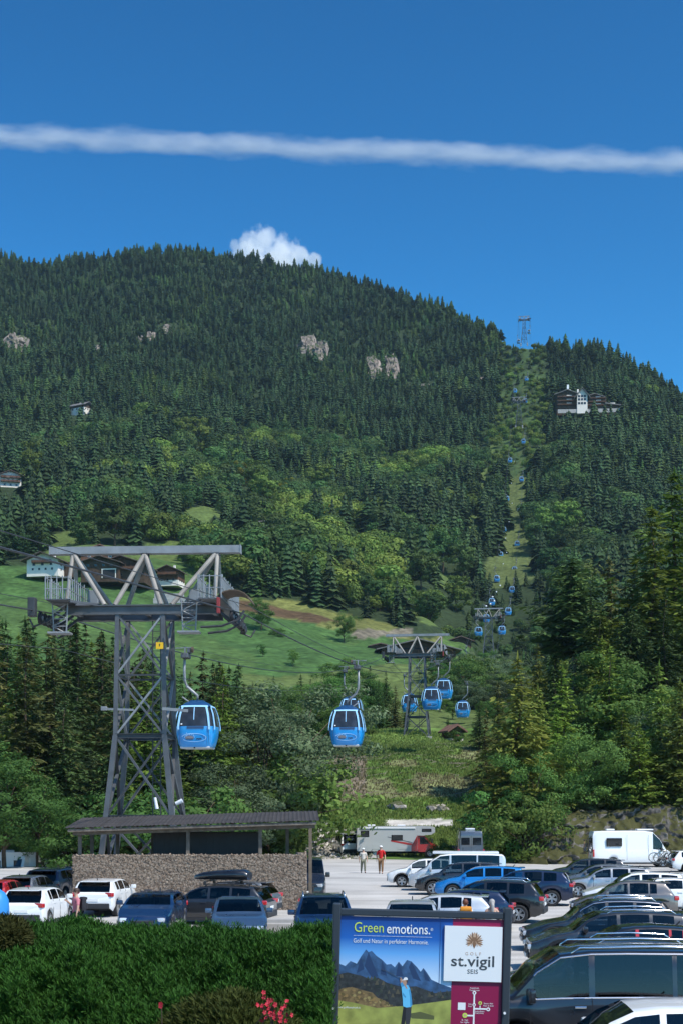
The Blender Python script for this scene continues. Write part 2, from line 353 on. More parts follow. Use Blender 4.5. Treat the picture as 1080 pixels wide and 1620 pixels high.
M_LOT = mat('pale_gravel', (.50, .485, .455), .95, spec=.1, var=.24, scale=.22, bump=.4, bscale=7.0)
def tracks(m):      # faint wheel tracks and damp patches pressed into the gravel
    nt = m.node_tree; b = nt.nodes['Principled BSDF']; N = nt.nodes.new; L = nt.links.new; old = b.inputs['Base Color'].links[0].from_socket
    tc = N('ShaderNodeTexCoord'); mp = N('ShaderNodeMapping'); mp.inputs['Rotation'].default_value = (0, 0, .5); mp.inputs['Scale'].default_value = (.05, .9, 1); L(tc.outputs['Object'], mp.inputs[0])
    n = N('ShaderNodeTexNoise'); n.inputs['Scale'].default_value = 1.3; n.inputs['Detail'].default_value = 5; L(mp.outputs[0], n.inputs['Vector'])
    g = N('ShaderNodeTexNoise'); g.inputs['Scale'].default_value = 14; g.inputs['Detail'].default_value = 4; L(tc.outputs['Object'], g.inputs['Vector'])
    mr = N('ShaderNodeMapRange'); mr.inputs[1].default_value = .35; mr.inputs[2].default_value = .65; mr.inputs[3].default_value = .80; mr.inputs[4].default_value = 1.04; L(n.outputs[0], mr.inputs[0])
    m2 = N('ShaderNodeMapRange'); m2.inputs[1].default_value = .3; m2.inputs[2].default_value = .7; m2.inputs[3].default_value = .82; m2.inputs[4].default_value = 1.1; L(g.outputs[0], m2.inputs[0])
    mu = N('ShaderNodeMath'); mu.operation = 'MULTIPLY'; L(mr.outputs[0], mu.inputs[0]); L(m2.outputs[0], mu.inputs[1])
    h = N('ShaderNodeHueSaturation'); L(old, h.inputs['Color']); L(mu.outputs[0], h.inputs['Value']); L(h.outputs[0], b.inputs['Base Color'])
tracks(M_LOT)
lot = MB(); lot.add([(-60, 15, 0), (75, 15, 0), (75, 160, 0), (-60, 160, 0)], [(0, 1, 2, 3)])
tag(lot.build('parking_lot', M_LOT), kind='structure')
# the planted bank the viewer stands on
M_SOIL = mat('bank_soil', (.06, .055, .03), .95, spec=.1, var=.4, scale=2.0, bump=.5)
bx = np.linspace(-40, 60, 80); by = np.linspace(-60, 20, 90); BX, BY = np.meshgrid(bx, by)
BZ = 2.2 * _smooth(np.clip((19.0 - BY) / 8.5, 0, 1)) - .05
bi = np.arange(BX.size).reshape(BX.shape); bf = np.stack([bi[:-1, :-1], bi[:-1, 1:], bi[1:, 1:], bi[1:, :-1]], -1).reshape(-1, 4)
tag(link('bank', np_mesh('bank', np.stack([BX, BY, BZ], -1).reshape(-1, 3), bf, M_SOIL, True)), kind='structure')
base = MB(); base.add([(-6000, -6000, -3), (6000, -6000, -3), (6000, 9000, -3), (-6000, 9000, -3)], [(0, 1, 2, 3)])
tag(base.build('ground', mat('valley_grass', (.05, .09, .025), .95, spec=.1, var=.3, scale=.02)), kind='structure')

# rock face behind the lot: rough blocks, ledges and moss
def rock_sheet(name, us, vs, fn, m, kind='structure'):
    U, V = np.meshgrid(us, vs); pts = fn(U, V); ii = np.arange(U.size).reshape(U.shape)
    ff = np.stack([ii[:-1, :-1], ii[:-1, 1:], ii[1:, 1:], ii[1:, :-1]], -1).reshape(-1, 4)
    me = np_mesh(name, pts.reshape(-1, 3), ff, m, False); return tag(link(name, me), kind=kind)
def rock_mat(name, c1, c2, c3, s=.7, moss=.5):
    m, nt, b = _mat(name); N = nt.nodes.new; L = nt.links.new
    tc = N('ShaderNodeTexCoord'); n = N('ShaderNodeTexNoise'); n.inputs['Scale'].default_value = s; n.inputs['Detail'].default_value = 9; n.inputs['Roughness'].default_value = .68
    L(tc.outputs['Object'], n.inputs['Vector']); r = N('ShaderNodeValToRGB'); L(n.outputs[0], r.inputs[0])
    e = r.color_ramp.elements; e[0].position = .34; e[0].color = (*c2, 1); e[1].position = .66; e[1].color = (*c1, 1)
    g = N('ShaderNodeNewGeometry'); sx = N('ShaderNodeSeparateXYZ'); L(g.outputs['Normal'], sx.inputs[0])
    n3 = N('ShaderNodeTexNoise'); n3.inputs['Scale'].default_value = s * 1.3; n3.inputs['Detail'].default_value = 5; L(tc.outputs['Object'], n3.inputs['Vector'])
    ad = N('ShaderNodeMath'); ad.operation = 'ADD'; L(sx.outputs['Z'], ad.inputs[0]); L(n3.outputs[0], ad.inputs[1])
    mr = N('ShaderNodeMapRange'); mr.inputs[1].default_value = 1.25 - moss; mr.inputs[2].default_value = 1.4 - moss; L(ad.outputs[0], mr.inputs[0])
    mx = N('ShaderNodeMix'); mx.data_type = 'RGBA'; L(mr.outputs[0], mx.inputs[0]); L(r.outputs[0], mx.inputs[6]); mx.inputs[7].default_value = (*c3, 1); L(mx.outputs[2], b.inputs['Base Color'])
    bp = N('ShaderNodeBump'); bp.inputs['Strength'].default_value = .6; bp.inputs['Distance'].default_value = .2; L(n.outputs[0], bp.inputs['Height']); L(bp.outputs[0], b.inputs['Normal'])
    b.inputs['Roughness'].default_value = .9; b.inputs['Specular IOR Level'].default_value = .2
    return m
M_ROCK = rock_mat('mossy_rock', (.20, .185, .165), (.030, .026, .022), (.062, .062, .022), .9, .34)
def rf(U, V):
    X = U; x = np.clip((U - 13.0) / 3.5, 0, 1); top = 3.3 + 1.2 * vnoise(U / 5, U * 0, 3) + np.clip(U - 22, 0, 10) * .06
    # stepped ledges, cracked into blocks
    led = np.floor(V * 4 + 1.6 * vnoise(U / 2.3, V * 0, 15)) / 4
    blk = vnoise(np.floor(U / 1.25 + .6 * vnoise(U / .9, V * 5, 16)) * 1.7, np.floor(V * 5 + vnoise(U / 1.5, V * 2, 17)) * 1.9, 18)
    lump = (vnoise(U / 2.6, V * 2.4, 11) - .5) * 1.6 + (blk - .5) * 1.25 + (vnoise(U / .4, V * 11, 12) - .5) * .5 + (vnoise(U / .17, V * 24, 13) - .5) * .22
    D = 112.0 + 4.2 * V + 1.3 * led - x * 1.2 - lump * _smooth(x)
    Z = top * _smooth(x) * np.minimum(1, V * 1.18) + np.clip(V - .85, 0, 1) * 1.5 - .1 + (vnoise(U / .5, V * 9, 14) - .5) * .3
    return np.stack([X + (blk - .5) * .25, D, Z], -1)
rock_sheet('rock_face', np.linspace(12.6, 46, 330), np.linspace(0, 1, 64), rf, M_ROCK)

# pale cliffs high on the slope
M_CLIFF = rock_mat('pale_cliff', (.37, .30, .255), (.12, .10, .088), (.06, .075, .035), .11, .32)
CLIFFS = [(468, 500, 515, 562), (497, 520, 530, 572), (577, 602, 552, 602), (605, 630, 548, 600), (228, 246, 512, 540), (250, 272, 508, 532), (212, 226, 520, 542), (0, 38, 515, 552), (145, 160, 540, 556), (536, 548, 575, 600), (745, 800, 585, 604), (640, 690, 598, 612)]
def cliff(cx0, cx1, cy0, cy1, k):
    D = hill_D((cx0 + cx1) / 2, cy1 + 4); w = (cx1 - cx0) / F * D; h = (cy1 - cy0) / F * D
    X0 = wx(cx0, D); z0 = wz(cy1 + 4, D)
    def fn(U, V):
        e = 1 - np.abs(U * 2 - 1) ** 4; col_ = np.floor(U * w / 5.5 + k + .8 * vnoise(U * 7, V * 4, k + 2)); lay = np.floor(V * h / 3.2 + .9 * vnoise(U * 9, V * 0, k))
        l = vnoise(col_ * 1.7, lay * .31, k) * 7 + vnoise(col_ * .9, lay * 1.9, k + 5) * 3.5 + vnoise(U * 30, V * 30, k + 8) * 2 - V * 7
        H = h * (.72 + .42 * vnoise(col_ * 1.3, U * 0, k + 3)) * (0.6 + .4 * e)
        X = X0 + U * w + (vnoise(U * 9, V * 9, k + 7) - .5) * 4
        return np.stack([X, D + 6 + V * 12 - l * e, z0 - 4 + H * np.minimum(V * 1.15, 1) + 4 * V + (vnoise(U * 20, V * 20, k + 9) - .5) * 1.5 + np.maximum(0, V - .87) * 30], -1)
    rock_sheet('rock_outcrop', np.linspace(0, 1, 46), np.linspace(0, 1, 46), fn, M_CLIFF)
for k, c in enumerate(CLIFFS): cliff(*c, k)
# ------------------------------------------------------------------ trees
M_BARK = mat('bark', (.09, .065, .045), .95, spec=.1, var=.4, scale=5, bump=.5)
M_BARK_PALE = mat('pale_bark', (.22, .16, .12), .95, spec=.1, var=.4, scale=5, bump=.5)
M_SPRUCE = foliage('spruce_needles', (0.0270, 0.0589, 0.0220), (0.0834, 0.1470, 0.0391), .4, .22, .02)
M_SPRUCE_FAR = foliage('far_spruce_needles', (0.0157, 0.0372, 0.0157), (0.0515, 0.0944, 0.0315), .3, .2, .025)
M_LARCH = foliage('larch_needles', (0.085, 0.150, 0.020), (0.195, 0.280, 0.046), .4, .35, .02)
M_YSPRUCE = foliage('young_spruce_needles', (0.080, 0.132, 0.022), (0.190, 0.245, 0.046), .4, .3, .03)
M_BROWN = foliage('brownish_needles', (0.044, 0.060, 0.017), (0.115, 0.120, 0.036), .4, .25, .02)
M_LEAF = foliage('green_leaves', (0.0493, 0.1256, 0.0269), (0.1346, 0.2646, 0.0583), .35, .35, .025)
M_LEAF_FAR = foliage('far_green_leaves', (0.0299, 0.0747, 0.0218), (0.0815, 0.1522, 0.0408), .25, .3, .035)
M_LIGHT = foliage('light_green_leaves', (0.065, 0.125, 0.024), (0.145, 0.225, 0.052), .35, .4, .02)
M_SILVER = foliage('silvery_leaves', (0.0673, 0.1196, 0.0478), (0.1869, 0.2467, 0.1271), .35, .35, .02)
M_YELLOW = foliage('yellow_green_leaves', (0.1560, 0.1950, 0.0156), (0.3380, 0.3510, 0.0390), .35, .4, .02)

def leaf_quads(c, a, b):
    """centres (n,3), half axes a, b (n,3) -> verts, quads (a kite, folded a little)"""
    n = len(c); v = np.stack([c - a, c + b * .9, c + a, c - b * .9], 1).reshape(-1, 3)
    return v, np.arange(4 * n).reshape(n, 4)
def rand_dirs(rg, n):
    d = rg.normal(size=(n, 3)); return d / np.linalg.norm(d, axis=1, keepdims=True)
def conifer_leaves(seed, H=20.0, rad=3.2, base=.10, dens=1.0, droop=.25, power=.85, size=.42, ragged=.3, tipup=.2):
    rg = np.random.default_rng(seed); C, A, B = [], [], []
    nw = int(H * 2.3 * dens); zs = base * H + (1 - base) * H * (np.arange(nw) + rg.random(nw) * .8) / nw
    for z in zs:
        t = (z - base * H) / (H * (1 - base)); L0 = rad * (1 - t) ** power * min(1, .55 + t * 3) + .12
        nb = max(4, int((7 - 3 * t) * dens)); ph = rg.random() * 6.28
        for k in range(nb):
            if rg.random() < .07: continue
            az = ph + 6.283 * k / nb + rg.normal() * .25; L = L0 * (1 + rg.normal() * ragged * .6); L = max(.15, L)
            m = max(3, int(L / (size * .42))); s = (np.arange(m) + rg.random(m)) / m
            dz = -droop * L * s ** 1.3 + tipup * L * np.clip(s - .55, 0, 1) ** 1.2 + rg.normal(size=m) * .06
            r = s * L; w = .10 + .34 * L * np.minimum(s * 2.2, 1) * (1 - s * .72) * .55
            for rep in range(2):
                off = rg.normal(size=m) * w
                c = np.stack([np.cos(az) * r - np.sin(az) * off, np.sin(az) * r + np.cos(az) * off, z + dz - np.abs(off) * .25 - rep * .12], 1)
                sl = size * (.5 + .8 * rg.random(m)) * (.55 + .45 * (1 - t))
                sp = az + np.sign(off) * (.5 + .5 * rg.random(m))
                dirv = np.stack([np.cos(sp), np.sin(sp), -.22 + rg.normal(size=m) * .22], 1)
                side = np.stack([-np.sin(sp), np.cos(sp), rg.normal(size=m) * .5], 1)
                C.append(c); A.append(dirv * sl[:, None]); B.append(side * (sl * .36)[:, None])
    zt = H; C.append(np.array([[0, 0, zt - .1], [0, 0, zt - .35]])); A.append(np.array([[0, 0, .5], [.05, 0, .5]])); B.append(np.array([[.09, 0, 0], [0, .12, 0]]))
    return leaf_quads(np.concatenate(C), np.concatenate(A), np.concatenate(B))
def trunk_mesh(name, H, r0, m, limbs=None):
    b = MB(); n = 7; pts = [Vector((math.sin(i * 1.3) * .04 * i, math.cos(i * 1.7) * .03 * i, -.8 + (H + .8) * i / n)) for i in range(n + 1)]
    b.tube(pts, [r0 * (1.25 if i == 0 else 1) * (1 - .93 * i / n) for i in range(n + 1)], 7)
    for p, q, r in (limbs or []):
        mid = (Vector(p) + Vector(q)) / 2 + Vector((0, 0, (Vector(q) - Vector(p)).length * .08))
        b.tube([p, mid, q], [r, r * .65, r * .25], 5)
    return b.mesh(name, m, True)
def broad_leaves(seed, H=10.0, rad=4.0, base=.22, clumps=46, per=80, size=.30, flat=1.0, lop=.35):
    rg = np.random.default_rng(seed); C, A, B = [], [], []; limbs = []
    hc = H * (1 + base) / 2; hz = H * (1 - base) / 2
    lobes = [(np.array([rg.normal() * rad * lop, rg.normal() * rad * lop, hc + rg.normal() * hz * .35]), .55 + .35 * rg.random()) for _ in range(7)] + [(np.array([0, 0, hc]), .85)]
    for i in range(clumps):
        lc, ls = lobes[rg.integers(len(lobes))]; d = rand_dirs(rg, 1)[0]; q = (.55 + .45 * rg.random() ** .5)
        p = lc + d * np.array([rad * ls, rad * ls, hz * ls]) * q
        if p[2] < base * H * .6: p[2] = base * H * (.6 + .5 * rg.random())
        p[2] = min(p[2], H * 1.02)
        cr = (.16 + .15 * rg.random()) * rad; nl = int(per * (.6 + .7 * rg.random()))
        dd = rand_dirs(rg, nl); rr = cr * (.35 + .65 * rg.random(nl) ** .6); c = p + dd * rr[:, None] * np.array([1.15, 1.15, .72])
        sl = size * (.55 + .7 * rg.random(nl)); out = p - np.array([0, 0, hc * .8]); out = out / (np.linalg.norm(out) + 1e-6)
        nv_ = dd * .75 + out * .55 + rand_dirs(rg, nl) * .55; nv_ /= np.linalg.norm(nv_, axis=1, keepdims=True)
        a = np.cross(nv_, rand_dirs(rg, nl)); a /= np.linalg.norm(a, axis=1, keepdims=True) + 1e-6; nb_ = np.cross(nv_, a)
        C.append(c); A.append(a * sl[:, None]); B.append(nb_ * (sl * .55)[:, None])
        if i % 4 == 0: limbs.append(((0, 0, max(.3, min(p[2] * .55, base * H + hz * .5))), tuple(p * np.array([.8, .8, .95])), H * .009))
    v, f = leaf_quads(np.concatenate(C), np.concatenate(A), np.concatenate(B)); return v, f, limbs
PROTO = {}
def proto_conifer(key, m, seed, bark=M_BARK, **k):
    v, f = conifer_leaves(seed, **k); H = k.get('H', 20.0)
    PROTO[key] = (np_mesh('crown', v, f, m), trunk_mesh('trunk', H * .96, H * .013 + .03, bark), H)
def proto_broad(key, m, seed, bark=M_BARK, **k):
    v, f, limbs = broad_leaves(seed, **k); H = k.get('H', 10.0)
    PROTO[key] = (np_mesh('crown', v, f, m), trunk_mesh('trunk', H * .72, H * .016 + .04, bark, limbs), H)
for i in range(4): proto_conifer(f'spruce{i}', M_SPRUCE, 20 + i, H=20, rad=3.0 + .4 * i, base=.06 + .05 * (i % 2), dens=1.0, droop=.32, power=.8, ragged=.42)
for i in range(2): proto_conifer(f'brown{i}', M_BROWN, 40 + i, H=20, rad=3.1, base=.12, dens=.85, droop=.45, power=.7, ragged=.6, size=.5)
for i in range(3): proto_conifer(f'larch{i}', M_LARCH, 50 + i, H=20, rad=3.9, base=.05, dens=1.0, droop=.1, power=.75, ragged=.6, size=.5, tipup=.3)
for i in range(3): proto_conifer(f'young{i}', M_YSPRUCE, 60 + i, H=11, rad=3.0, base=.02, dens=1.35, droop=.2, power=.85, ragged=.35, size=.36)
proto_conifer('pine0', M_SPRUCE, 70, M_BARK_PALE, H=20, rad=2.8, base=.55, dens=1.0, droop=.1, power=.5, ragged=.5, size=.45)
proto_conifer('pine1', M_YSPRUCE, 71, M_BARK_PALE, H=20, rad=2.6, base=.48, dens=.9, droop=.15, power=.5, ragged=.5, size=.45)
for i in range(4): proto_broad(f'leafy{i}', M_LEAF, 80 + i, H=10, rad=3.4 + .3 * i, clumps=66, per=215, size=.135)
for i in range(3): proto_broad(f'light{i}', M_LIGHT, 90 + i, H=10, rad=3.2, base=.12, clumps=62, per=215, size=.135)
for i in range(3): proto_broad(f'silver{i}', M_SILVER, 100 + i, H=8, rad=3.4, base=.06, clumps=60, per=200, size=.115)
for i in range(3): proto_broad(f'shrub{i}', M_LEAF, 110 + i, H=4, rad=2.6, base=.02, clumps=44, per=100, size=.14)
for i in range(2): proto_broad(f'lightshrub{i}', M_LIGHT, 116 + i, H=4, rad=2.6, base=.02, clumps=44, per=100, size=.14)

def tree(key, X, D, h, name, label, cat='tree', group=None, wide=1.0, z=None, rz=None, sink=0.15):
    crown, trunk, H = PROTO[key]; s = h / H
    z = gz(X, D) if z is None else z
    t = thing(name, label, cat, (X, D, z - sink), random.random() * 6.28 if rz is None else rz, group)
    t.scale = (s * wide, s * wide, s)
    link('trunk', trunk, t); link('crown', crown, t); return t
NAMES = {'spruce': 'spruce_tree', 'brown': 'spruce_tree', 'larch': 'larch_tree', 'young': 'young_spruce', 'pine': 'pine_tree', 'leafy': 'broadleaf_tree', 'light': 'broadleaf_tree', 'silver': 'willow_bush', 'shrub': 'shrub', 'lightshrub': 'shrub'}
def nm(key): return NAMES[key.rstrip('0123456789')]
def tree_px(key, px, top, D, label, wide=1.0, group=None, cat=None):
    """a tree standing at column px and distance D whose top reaches row top"""
    X = wx(px, D); zb = gz(X, D); h = wz(top, D) - zb
    if h < .8: return None
    return tree(key, X, D, h, nm(key), label, cat or ('shrub' if 'shrub' in key or 'silver' in key else 'tree'), group, wide, zb)

# --- right-hand slope, the trees that can be told apart, one by one
for a in [
    ('larch0', 1066, 742, 150, 'tallest bright green larch, highest treetop on the right slope', 1.25),
    ('larch1', 1030, 800, 146, 'broad bright larch just left of the tallest larch', 1.2),
    ('spruce1', 1004, 880, 156, 'dark drooping spruce left of the two big larches', 1.05),
    ('brown0', 962, 882, 162, 'brownish dark spruce with ragged top near the bare pine trunk', 1.1),
    ('pine0', 905, 880, 165, 'tall pine with a long bare pale trunk', 1.3),
    ('spruce2', 936, 915, 158, 'dark spruce directly right of the bare pine trunk', 1.0),
    ('brown1', 988, 925, 150, 'rusty-tipped spruce in the middle of the right stand', 1.1),
    ('pine1', 950, 965, 146, 'slim pine with pale stem below the rusty spruce', 1.2),
    ('larch0', 876, 985, 172, 'soft green larch at the left end of the tall right stand', .95),
    ('young1', 850, 1018, 178, 'slender spruce behind the light green pointed spruce', .9),
    ('young0', 818, 1035, 118, 'light green pointed spruce nearest the ropeway', 1.05),
    ('brown0', 786, 1078, 128, 'dark shaggy spruce at the edge of the mown mound', .95),
    ('young1', 1042, 1046, 121, 'narrow vivid green conifer beside the white-flowering tree', .85),
    ('light0', 985, 1042, 132, 'light green tree with pale blossom above the rock face', 1.35),
    ('light1', 962, 1066, 136, 'yellow-green leafy tree left of the blossoming tree', 1.1),
    ('larch2', 880, 1118, 123, 'feathery larch on the bank right of the pointed spruce', 1.3),
    ('young2', 850, 1085, 126, 'mid green young spruce touching the pointed spruce', 1.1),
    ('leafy0', 840, 1190, 115, 'leafy tree hanging over the left end of the rock face', 1.0),
    ('larch0', 985, 1118, 119, 'soft green larch in front of the blossoming tree', 1.35),
    ('larch1', 1010, 1140, 117, 'short bushy larch above the white van', 1.4),
    ('young2', 1075, 1075, 118, 'young spruce at the right edge above the bank', 1.2),
    ('silver0', 1062, 1120, 124, 'silvery willow between the vivid conifer and the right edge', 1.2),
    ('leafy2', 930, 1150, 119, 'round leafy tree in the middle of the bank', 1.2),
    ('shrub0', 900, 1225, 117.5, 'low green shrub on the rim of the rock face, over its mossy middle', 1.2),
    ('shrub1', 862, 1238, 117, 'low green shrub on the rim of the rock face, at its left', 1.1),
    ('lightshrub0', 830, 1262, 113, 'light green shrub at the foot of the left rock end', 1.0),
    ('shrub2', 806, 1235, 118, 'dark shrub beside the gravel behind the grey camper van', 1.0),
    ('lightshrub1', 700, 1318, 124, 'pale shrub between the motorhome and the grey camper van', .8),
    ('spruce2', 1090, 905, 140, 'dark spruce cut by the right edge below the tall larch', 1.0),
    ('spruce1', 1052, 935, 136, 'dark spruce filling the gap under the tallest larch', 1.0),
    ('spruce0', 910, 1030, 146, 'dark spruce behind the feathery larch', 1.05),
    ('spruce3', 1010, 980, 142, 'dark spruce behind the blossoming tree', 1.0),
    ('brown1', 768, 1120, 126, 'short brownish spruce on the right edge of the mound', .95),
]: tree_px(*a[:4], a[4], a[5])
rg = np.random.default_rng(5)
def zone(px, marks): return min(marks, key=lambda m: abs(m[0] - px))[1]
RZ = [(815, 'behind the light green pointed spruce'), (870, 'above the feathery larch'), (915, 'near the bare pale pine trunk'), (960, 'below the rusty-tipped spruce'), (1010, 'behind the blossoming tree'), (1070, 'under the tallest larch')]
LZ = [(-40, 'at the left picture edge'), (30, 'above the white caravans'), (95, 'between the caravans and the tower'), (150, 'at the left legs of the first tower'), (205, 'seen through the middle of the first tower'), (260, 'seen through the right legs of the first tower'), (320, 'behind the first blue cabin'), (365, 'right of the first blue cabin'), (420, 'left of the large blue cabin pair')]
MZ = [(400, 'below the lone meadow tree'), (445, 'under the two small meadow trees'), (490, 'left of the blue cabin pair'), (535, 'above the blue cabin pair'), (580, 'right of the blue cabin pair'), (630, 'left of the second tower'), (690, 'beside the red-brown hut'), (750, 'below the third tower'), (800, 'between the third tower and the pointed spruce')]
BZ_ = [(810, 'at its left end'), (870, 'over its mossy middle'), (940, 'left of the white van'), (1000, 'over the white van'), (1070, 'at the right edge')]
for k in range(46):      # the rest of the right stand
    D = 128 + 75 * rg.random(); px = 800 + 330 * rg.random() + (D < 150) * 25
    top = np.interp(px, [780, 830, 880, 950, 1000, 1060, 1130], [1105, 1050, 1005, 945, 915, 860, 800]) + 25 + 90 * rg.random()
    key = ['spruce0', 'larch0', 'larch2', 'spruce3', 'brown0', 'pine0', 'larch1'][rg.integers(7)]
    tree_px(key, px, top, D, {'spruce': 'dark spruce among the close stand on the right slope', 'brown': 'brownish spruce among the close stand on the right slope', 'pine': 'bare-stemmed pine among the close stand on the right slope', 'larch': 'green larch among the close stand on the right slope'}[key[:-1]].replace('among the close stand on the right slope', 'of the right-hand stand ' + zone(px, RZ) + (', in front' if D < 160 else ', farther up')), 1.05, 'trees in the stand on the right slope')
for k in range(34):      # bushes low on the right bank
    px = 828 + 280 * rg.random(); D = 117.5 + 9 * rg.random() + (px < 800) * 3; top = ground_y(px, D) - 18 - 60 * rg.random()
    key = ['shrub0', 'larch1', 'lightshrub0', 'young0', 'larch2', 'lightshrub1', 'silver1'][rg.integers(7)]
    tree_px(key, px, float(top), D, {'shrub': 'low green bush on the bank above the rock face', 'lightshrub': 'pale green bush on the bank above the rock face', 'young': 'knee-high spruce on the bank above the rock face', 'larch': 'small larch sapling on the bank above the rock face', 'silver': 'grey-green bush on the bank above the rock face'}[key.rstrip('0123456789')] + ', ' + zone(px, BZ_) + (', at the rim' if D < 121.5 else ''), 1.15, 'bushes on the bank above the rock face')

# --- left stand round the first tower
for a in [
    ('leafy1', 8, 1180, 104, 'dark leafy tree at the left edge beside the caravans', 1.2),
    ('leafy3', 60, 1235, 106, 'leafy tree above the white caravans', 1.1),
    ('silver1', 85, 1110, 122, 'greyish leafy tree in the dark stand left of the tower', .8),
    ('spruce0', 40, 975, 128, 'tall spruce left of the tower, nearest the left edge', 1.1),
    ('brown0', 120, 985, 128, 'olive spruce just left of the first tower', 1.2),
    ('larch2', 352, 1050, 126, 'bright green birch-like tree right behind the first blue cabin', .9),
    ('larch1', 340, 1095, 122, 'bright green feathery tree below the first blue cabin', 1.0),
    ('brown1', 322, 1030, 132, 'dark reddish spruce between the tower and the bright tree', 1.0),
    ('spruce3', 378, 1050, 136, 'dark spruce right of the bright green tree', 1.1),
    ('silver0', 455, 1090, 133, 'tall silvery willow left of the blue cabin pair', 1.2),
    ('silver2', 415, 1130, 128, 'silvery bush below the dark spruces', 1.2),
    ('silver1', 478, 1158, 140, 'grey-green bush beside the brushwood slope', 1.1),
    ('lightshrub0', 455, 1195, 128, 'pale green bush left of the brushwood slope', 1.3),
    ('silver0', 375, 1215, 118, 'silver-leaved shrub behind the shed roof', 1.3),
    ('lightshrub1', 425, 1232, 122, 'low light shrub behind the shed, right part', 1.3),
    ('shrub1', 300, 1240, 112, 'green shrub right behind the tower feet', 1.3),
    ('shrub0', 225, 1255, 108, 'green shrub behind the tower feet, over the shed roof', 1.3),
    ('shrub2', 130, 1290, 104, 'green shrub on the grass left of the shed', 1.3),
]: tree_px(*a[:4], a[4], a[5])
for k in range(112):
    D = 112 + 75 * rg.random(); px = -70 + 510 * rg.random()
    if 395 < px: D = max(D, 140)
    top = np.interp(px, [-80, 0, 60, 140, 200, 280, 320, 380, 420, 500], [950, 958, 965, 985, 1010, 1040, 1030, 1060, 1090, 1100]) + 70 * rg.random() ** 1.3
    if D < 125: top += 110 * rg.random()
    key = ['spruce0', 'spruce1', 'spruce2', 'spruce3', 'brown0', 'brown1', 'spruce1', 'spruce0', 'larch1'][rg.integers(9)]
    tree_px(key, px, top, D, {'spruce': 'dark spruce', 'brown': 'olive brown spruce', 'larch': 'fresh green larch', 'leafy': 'leafy tree'}[key[:-1]] + ' ' + zone(px, LZ) + (', in front' if D < 128 else ', midway' if D < 158 else ', at the back'), 1.1, 'trees in the stand behind the shed')
for k in range(40):      # underwood
    px = -60 + 540 * rg.random(); D = 108 + 26 * rg.random() + (px > 380) * 16; top = float(ground_y(px, D)) - 25 - 75 * rg.random() ** 1.4
    key = ['shrub0', 'shrub1', 'shrub2', 'lightshrub0', 'silver2', 'leafy2', 'lightshrub1'][rg.integers(7)]
    if px < 330: key = ['shrub0', 'shrub1', 'shrub2', 'spruce2'][rg.integers(4)]; top = max(top, float(ground_y(px, D)) - 52)
    tree_px(key, px, top, D, {'shrub': 'dark green bush', 'lightshrub': 'light green bush', 'silver': 'silvery bush', 'leafy': 'small leafy tree', 'spruce': 'young dark spruce'}[key.rstrip('0123456789')] + ' low down ' + zone(px, LZ) + (', low' if D < 120 else ', higher up'), 1.15, 'bushes behind the shed')
# --- middle: behind the cabins and the second tower
for a in [
    ('spruce1', 610, 1060, 232, 'dark spruce just left of the second tower', 1.25), ('spruce2', 585, 1052, 238, 'dark spruce behind the blue cabin pair', 1.2),
    ('brown1', 625, 1085, 228, 'brownish spruce touching the second tower', 1.3), ('spruce0', 640, 1100, 246, 'low dark spruce behind the second tower legs', 1.3),
    ('leafy0', 545, 1042, 262, 'round leafy tree above the blue cabin pair', 1.1), ('leafy3', 520, 1075, 236, 'leafy tree left of the blue cabin pair', 1.2),
    ('spruce3', 476, 1066, 214, 'slender dark spruce on the meadow edge', 1.2), ('leafy2', 505, 1090, 205, 'leafy tree on the lower meadow edge', 1.2),
    ('leafy1', 695, 1092, 285, 'leafy tree right of the second tower', 1.2), ('leafy2', 668, 1100, 285, 'dark leafy tree behind the second tower', 1.3),
    ('spruce2', 708, 1130, 240, 'dark spruce behind the small red hut', 1.3), ('silver1', 740, 1075, 300, 'greyish tree under the third tower', 1.4),
    ('leafy0', 690, 1030, 352, 'round tree right of the brown barn', 1.2), ('leafy3', 712, 1040, 345, 'round tree between the barn and the third tower', 1.2),
    ('leafy1', 414, 948, 420, 'lone round tree on the green meadow', 1.15), ('shrub1', 440, 992, 415, 'shrub at the foot of the lone meadow tree', 1.6),
    ('leafy2', 544, 968, 440, 'round dark bush on the boundary of the ploughed field', .95), ('leafy0', 416, 1018, 370, 'small round tree low on the meadow, left', .9), ('leafy3', 464, 1026, 362, 'small round tree low on the meadow, right', .9),
    ('lightshrub1', 575, 1135, 216, 'pale bush at the crest of the mound', 1.2), ('lightshrub0', 588, 1152, 214, 'pale bush left of the second tower foot', 1.2), ('shrub0', 722, 1152, 214, 'green bush right of the second tower foot', 1.0),
    ('light0', 752, 1142, 222, 'light green bush beside the red hut', 1.1),
    ('light2', 755, 1062, 420, 'light tree under the third tower legs', 1.3), ('leafy3', 790, 1042, 440, 'dark tree behind the pointed spruce', 1.3), ('leafy0', 762, 1030, 452, 'leafy tree below the third tower head', 1.2)
]: tree_px(*a[:4], a[4], a[5])
for k in range(60):
    D = 196 + 110 * rg.random(); px = 395 + 260 * rg.random() if k < 42 else 660 + 150 * rg.random()
    top = (np.interp(px, [395, 440, 480, 530, 600, 650], [1070, 1062, 1075, 1062, 1068, 1095]) if k < 42 else 1078) + 45 * rg.random()
    if k < 42 and D < 225 and px > 555: continue
    if 612 < px < 752 and D < 270: continue
    key = ['leafy0', 'leafy1', 'leafy2', 'leafy3', 'spruce1', 'spruce2', 'silver0', 'brown0'][rg.integers(8)]
    tree_px(key, px, top, D, {'spruce': 'dark spruce', 'brown': 'brownish spruce', 'leafy': 'leafy tree', 'silver': 'grey-green tree'}[key[:-1]] + ' in the belt ' + zone(px, MZ) + (', in front' if D < 235 else ', behind'), 1.15, 'trees in the belt below the meadow')

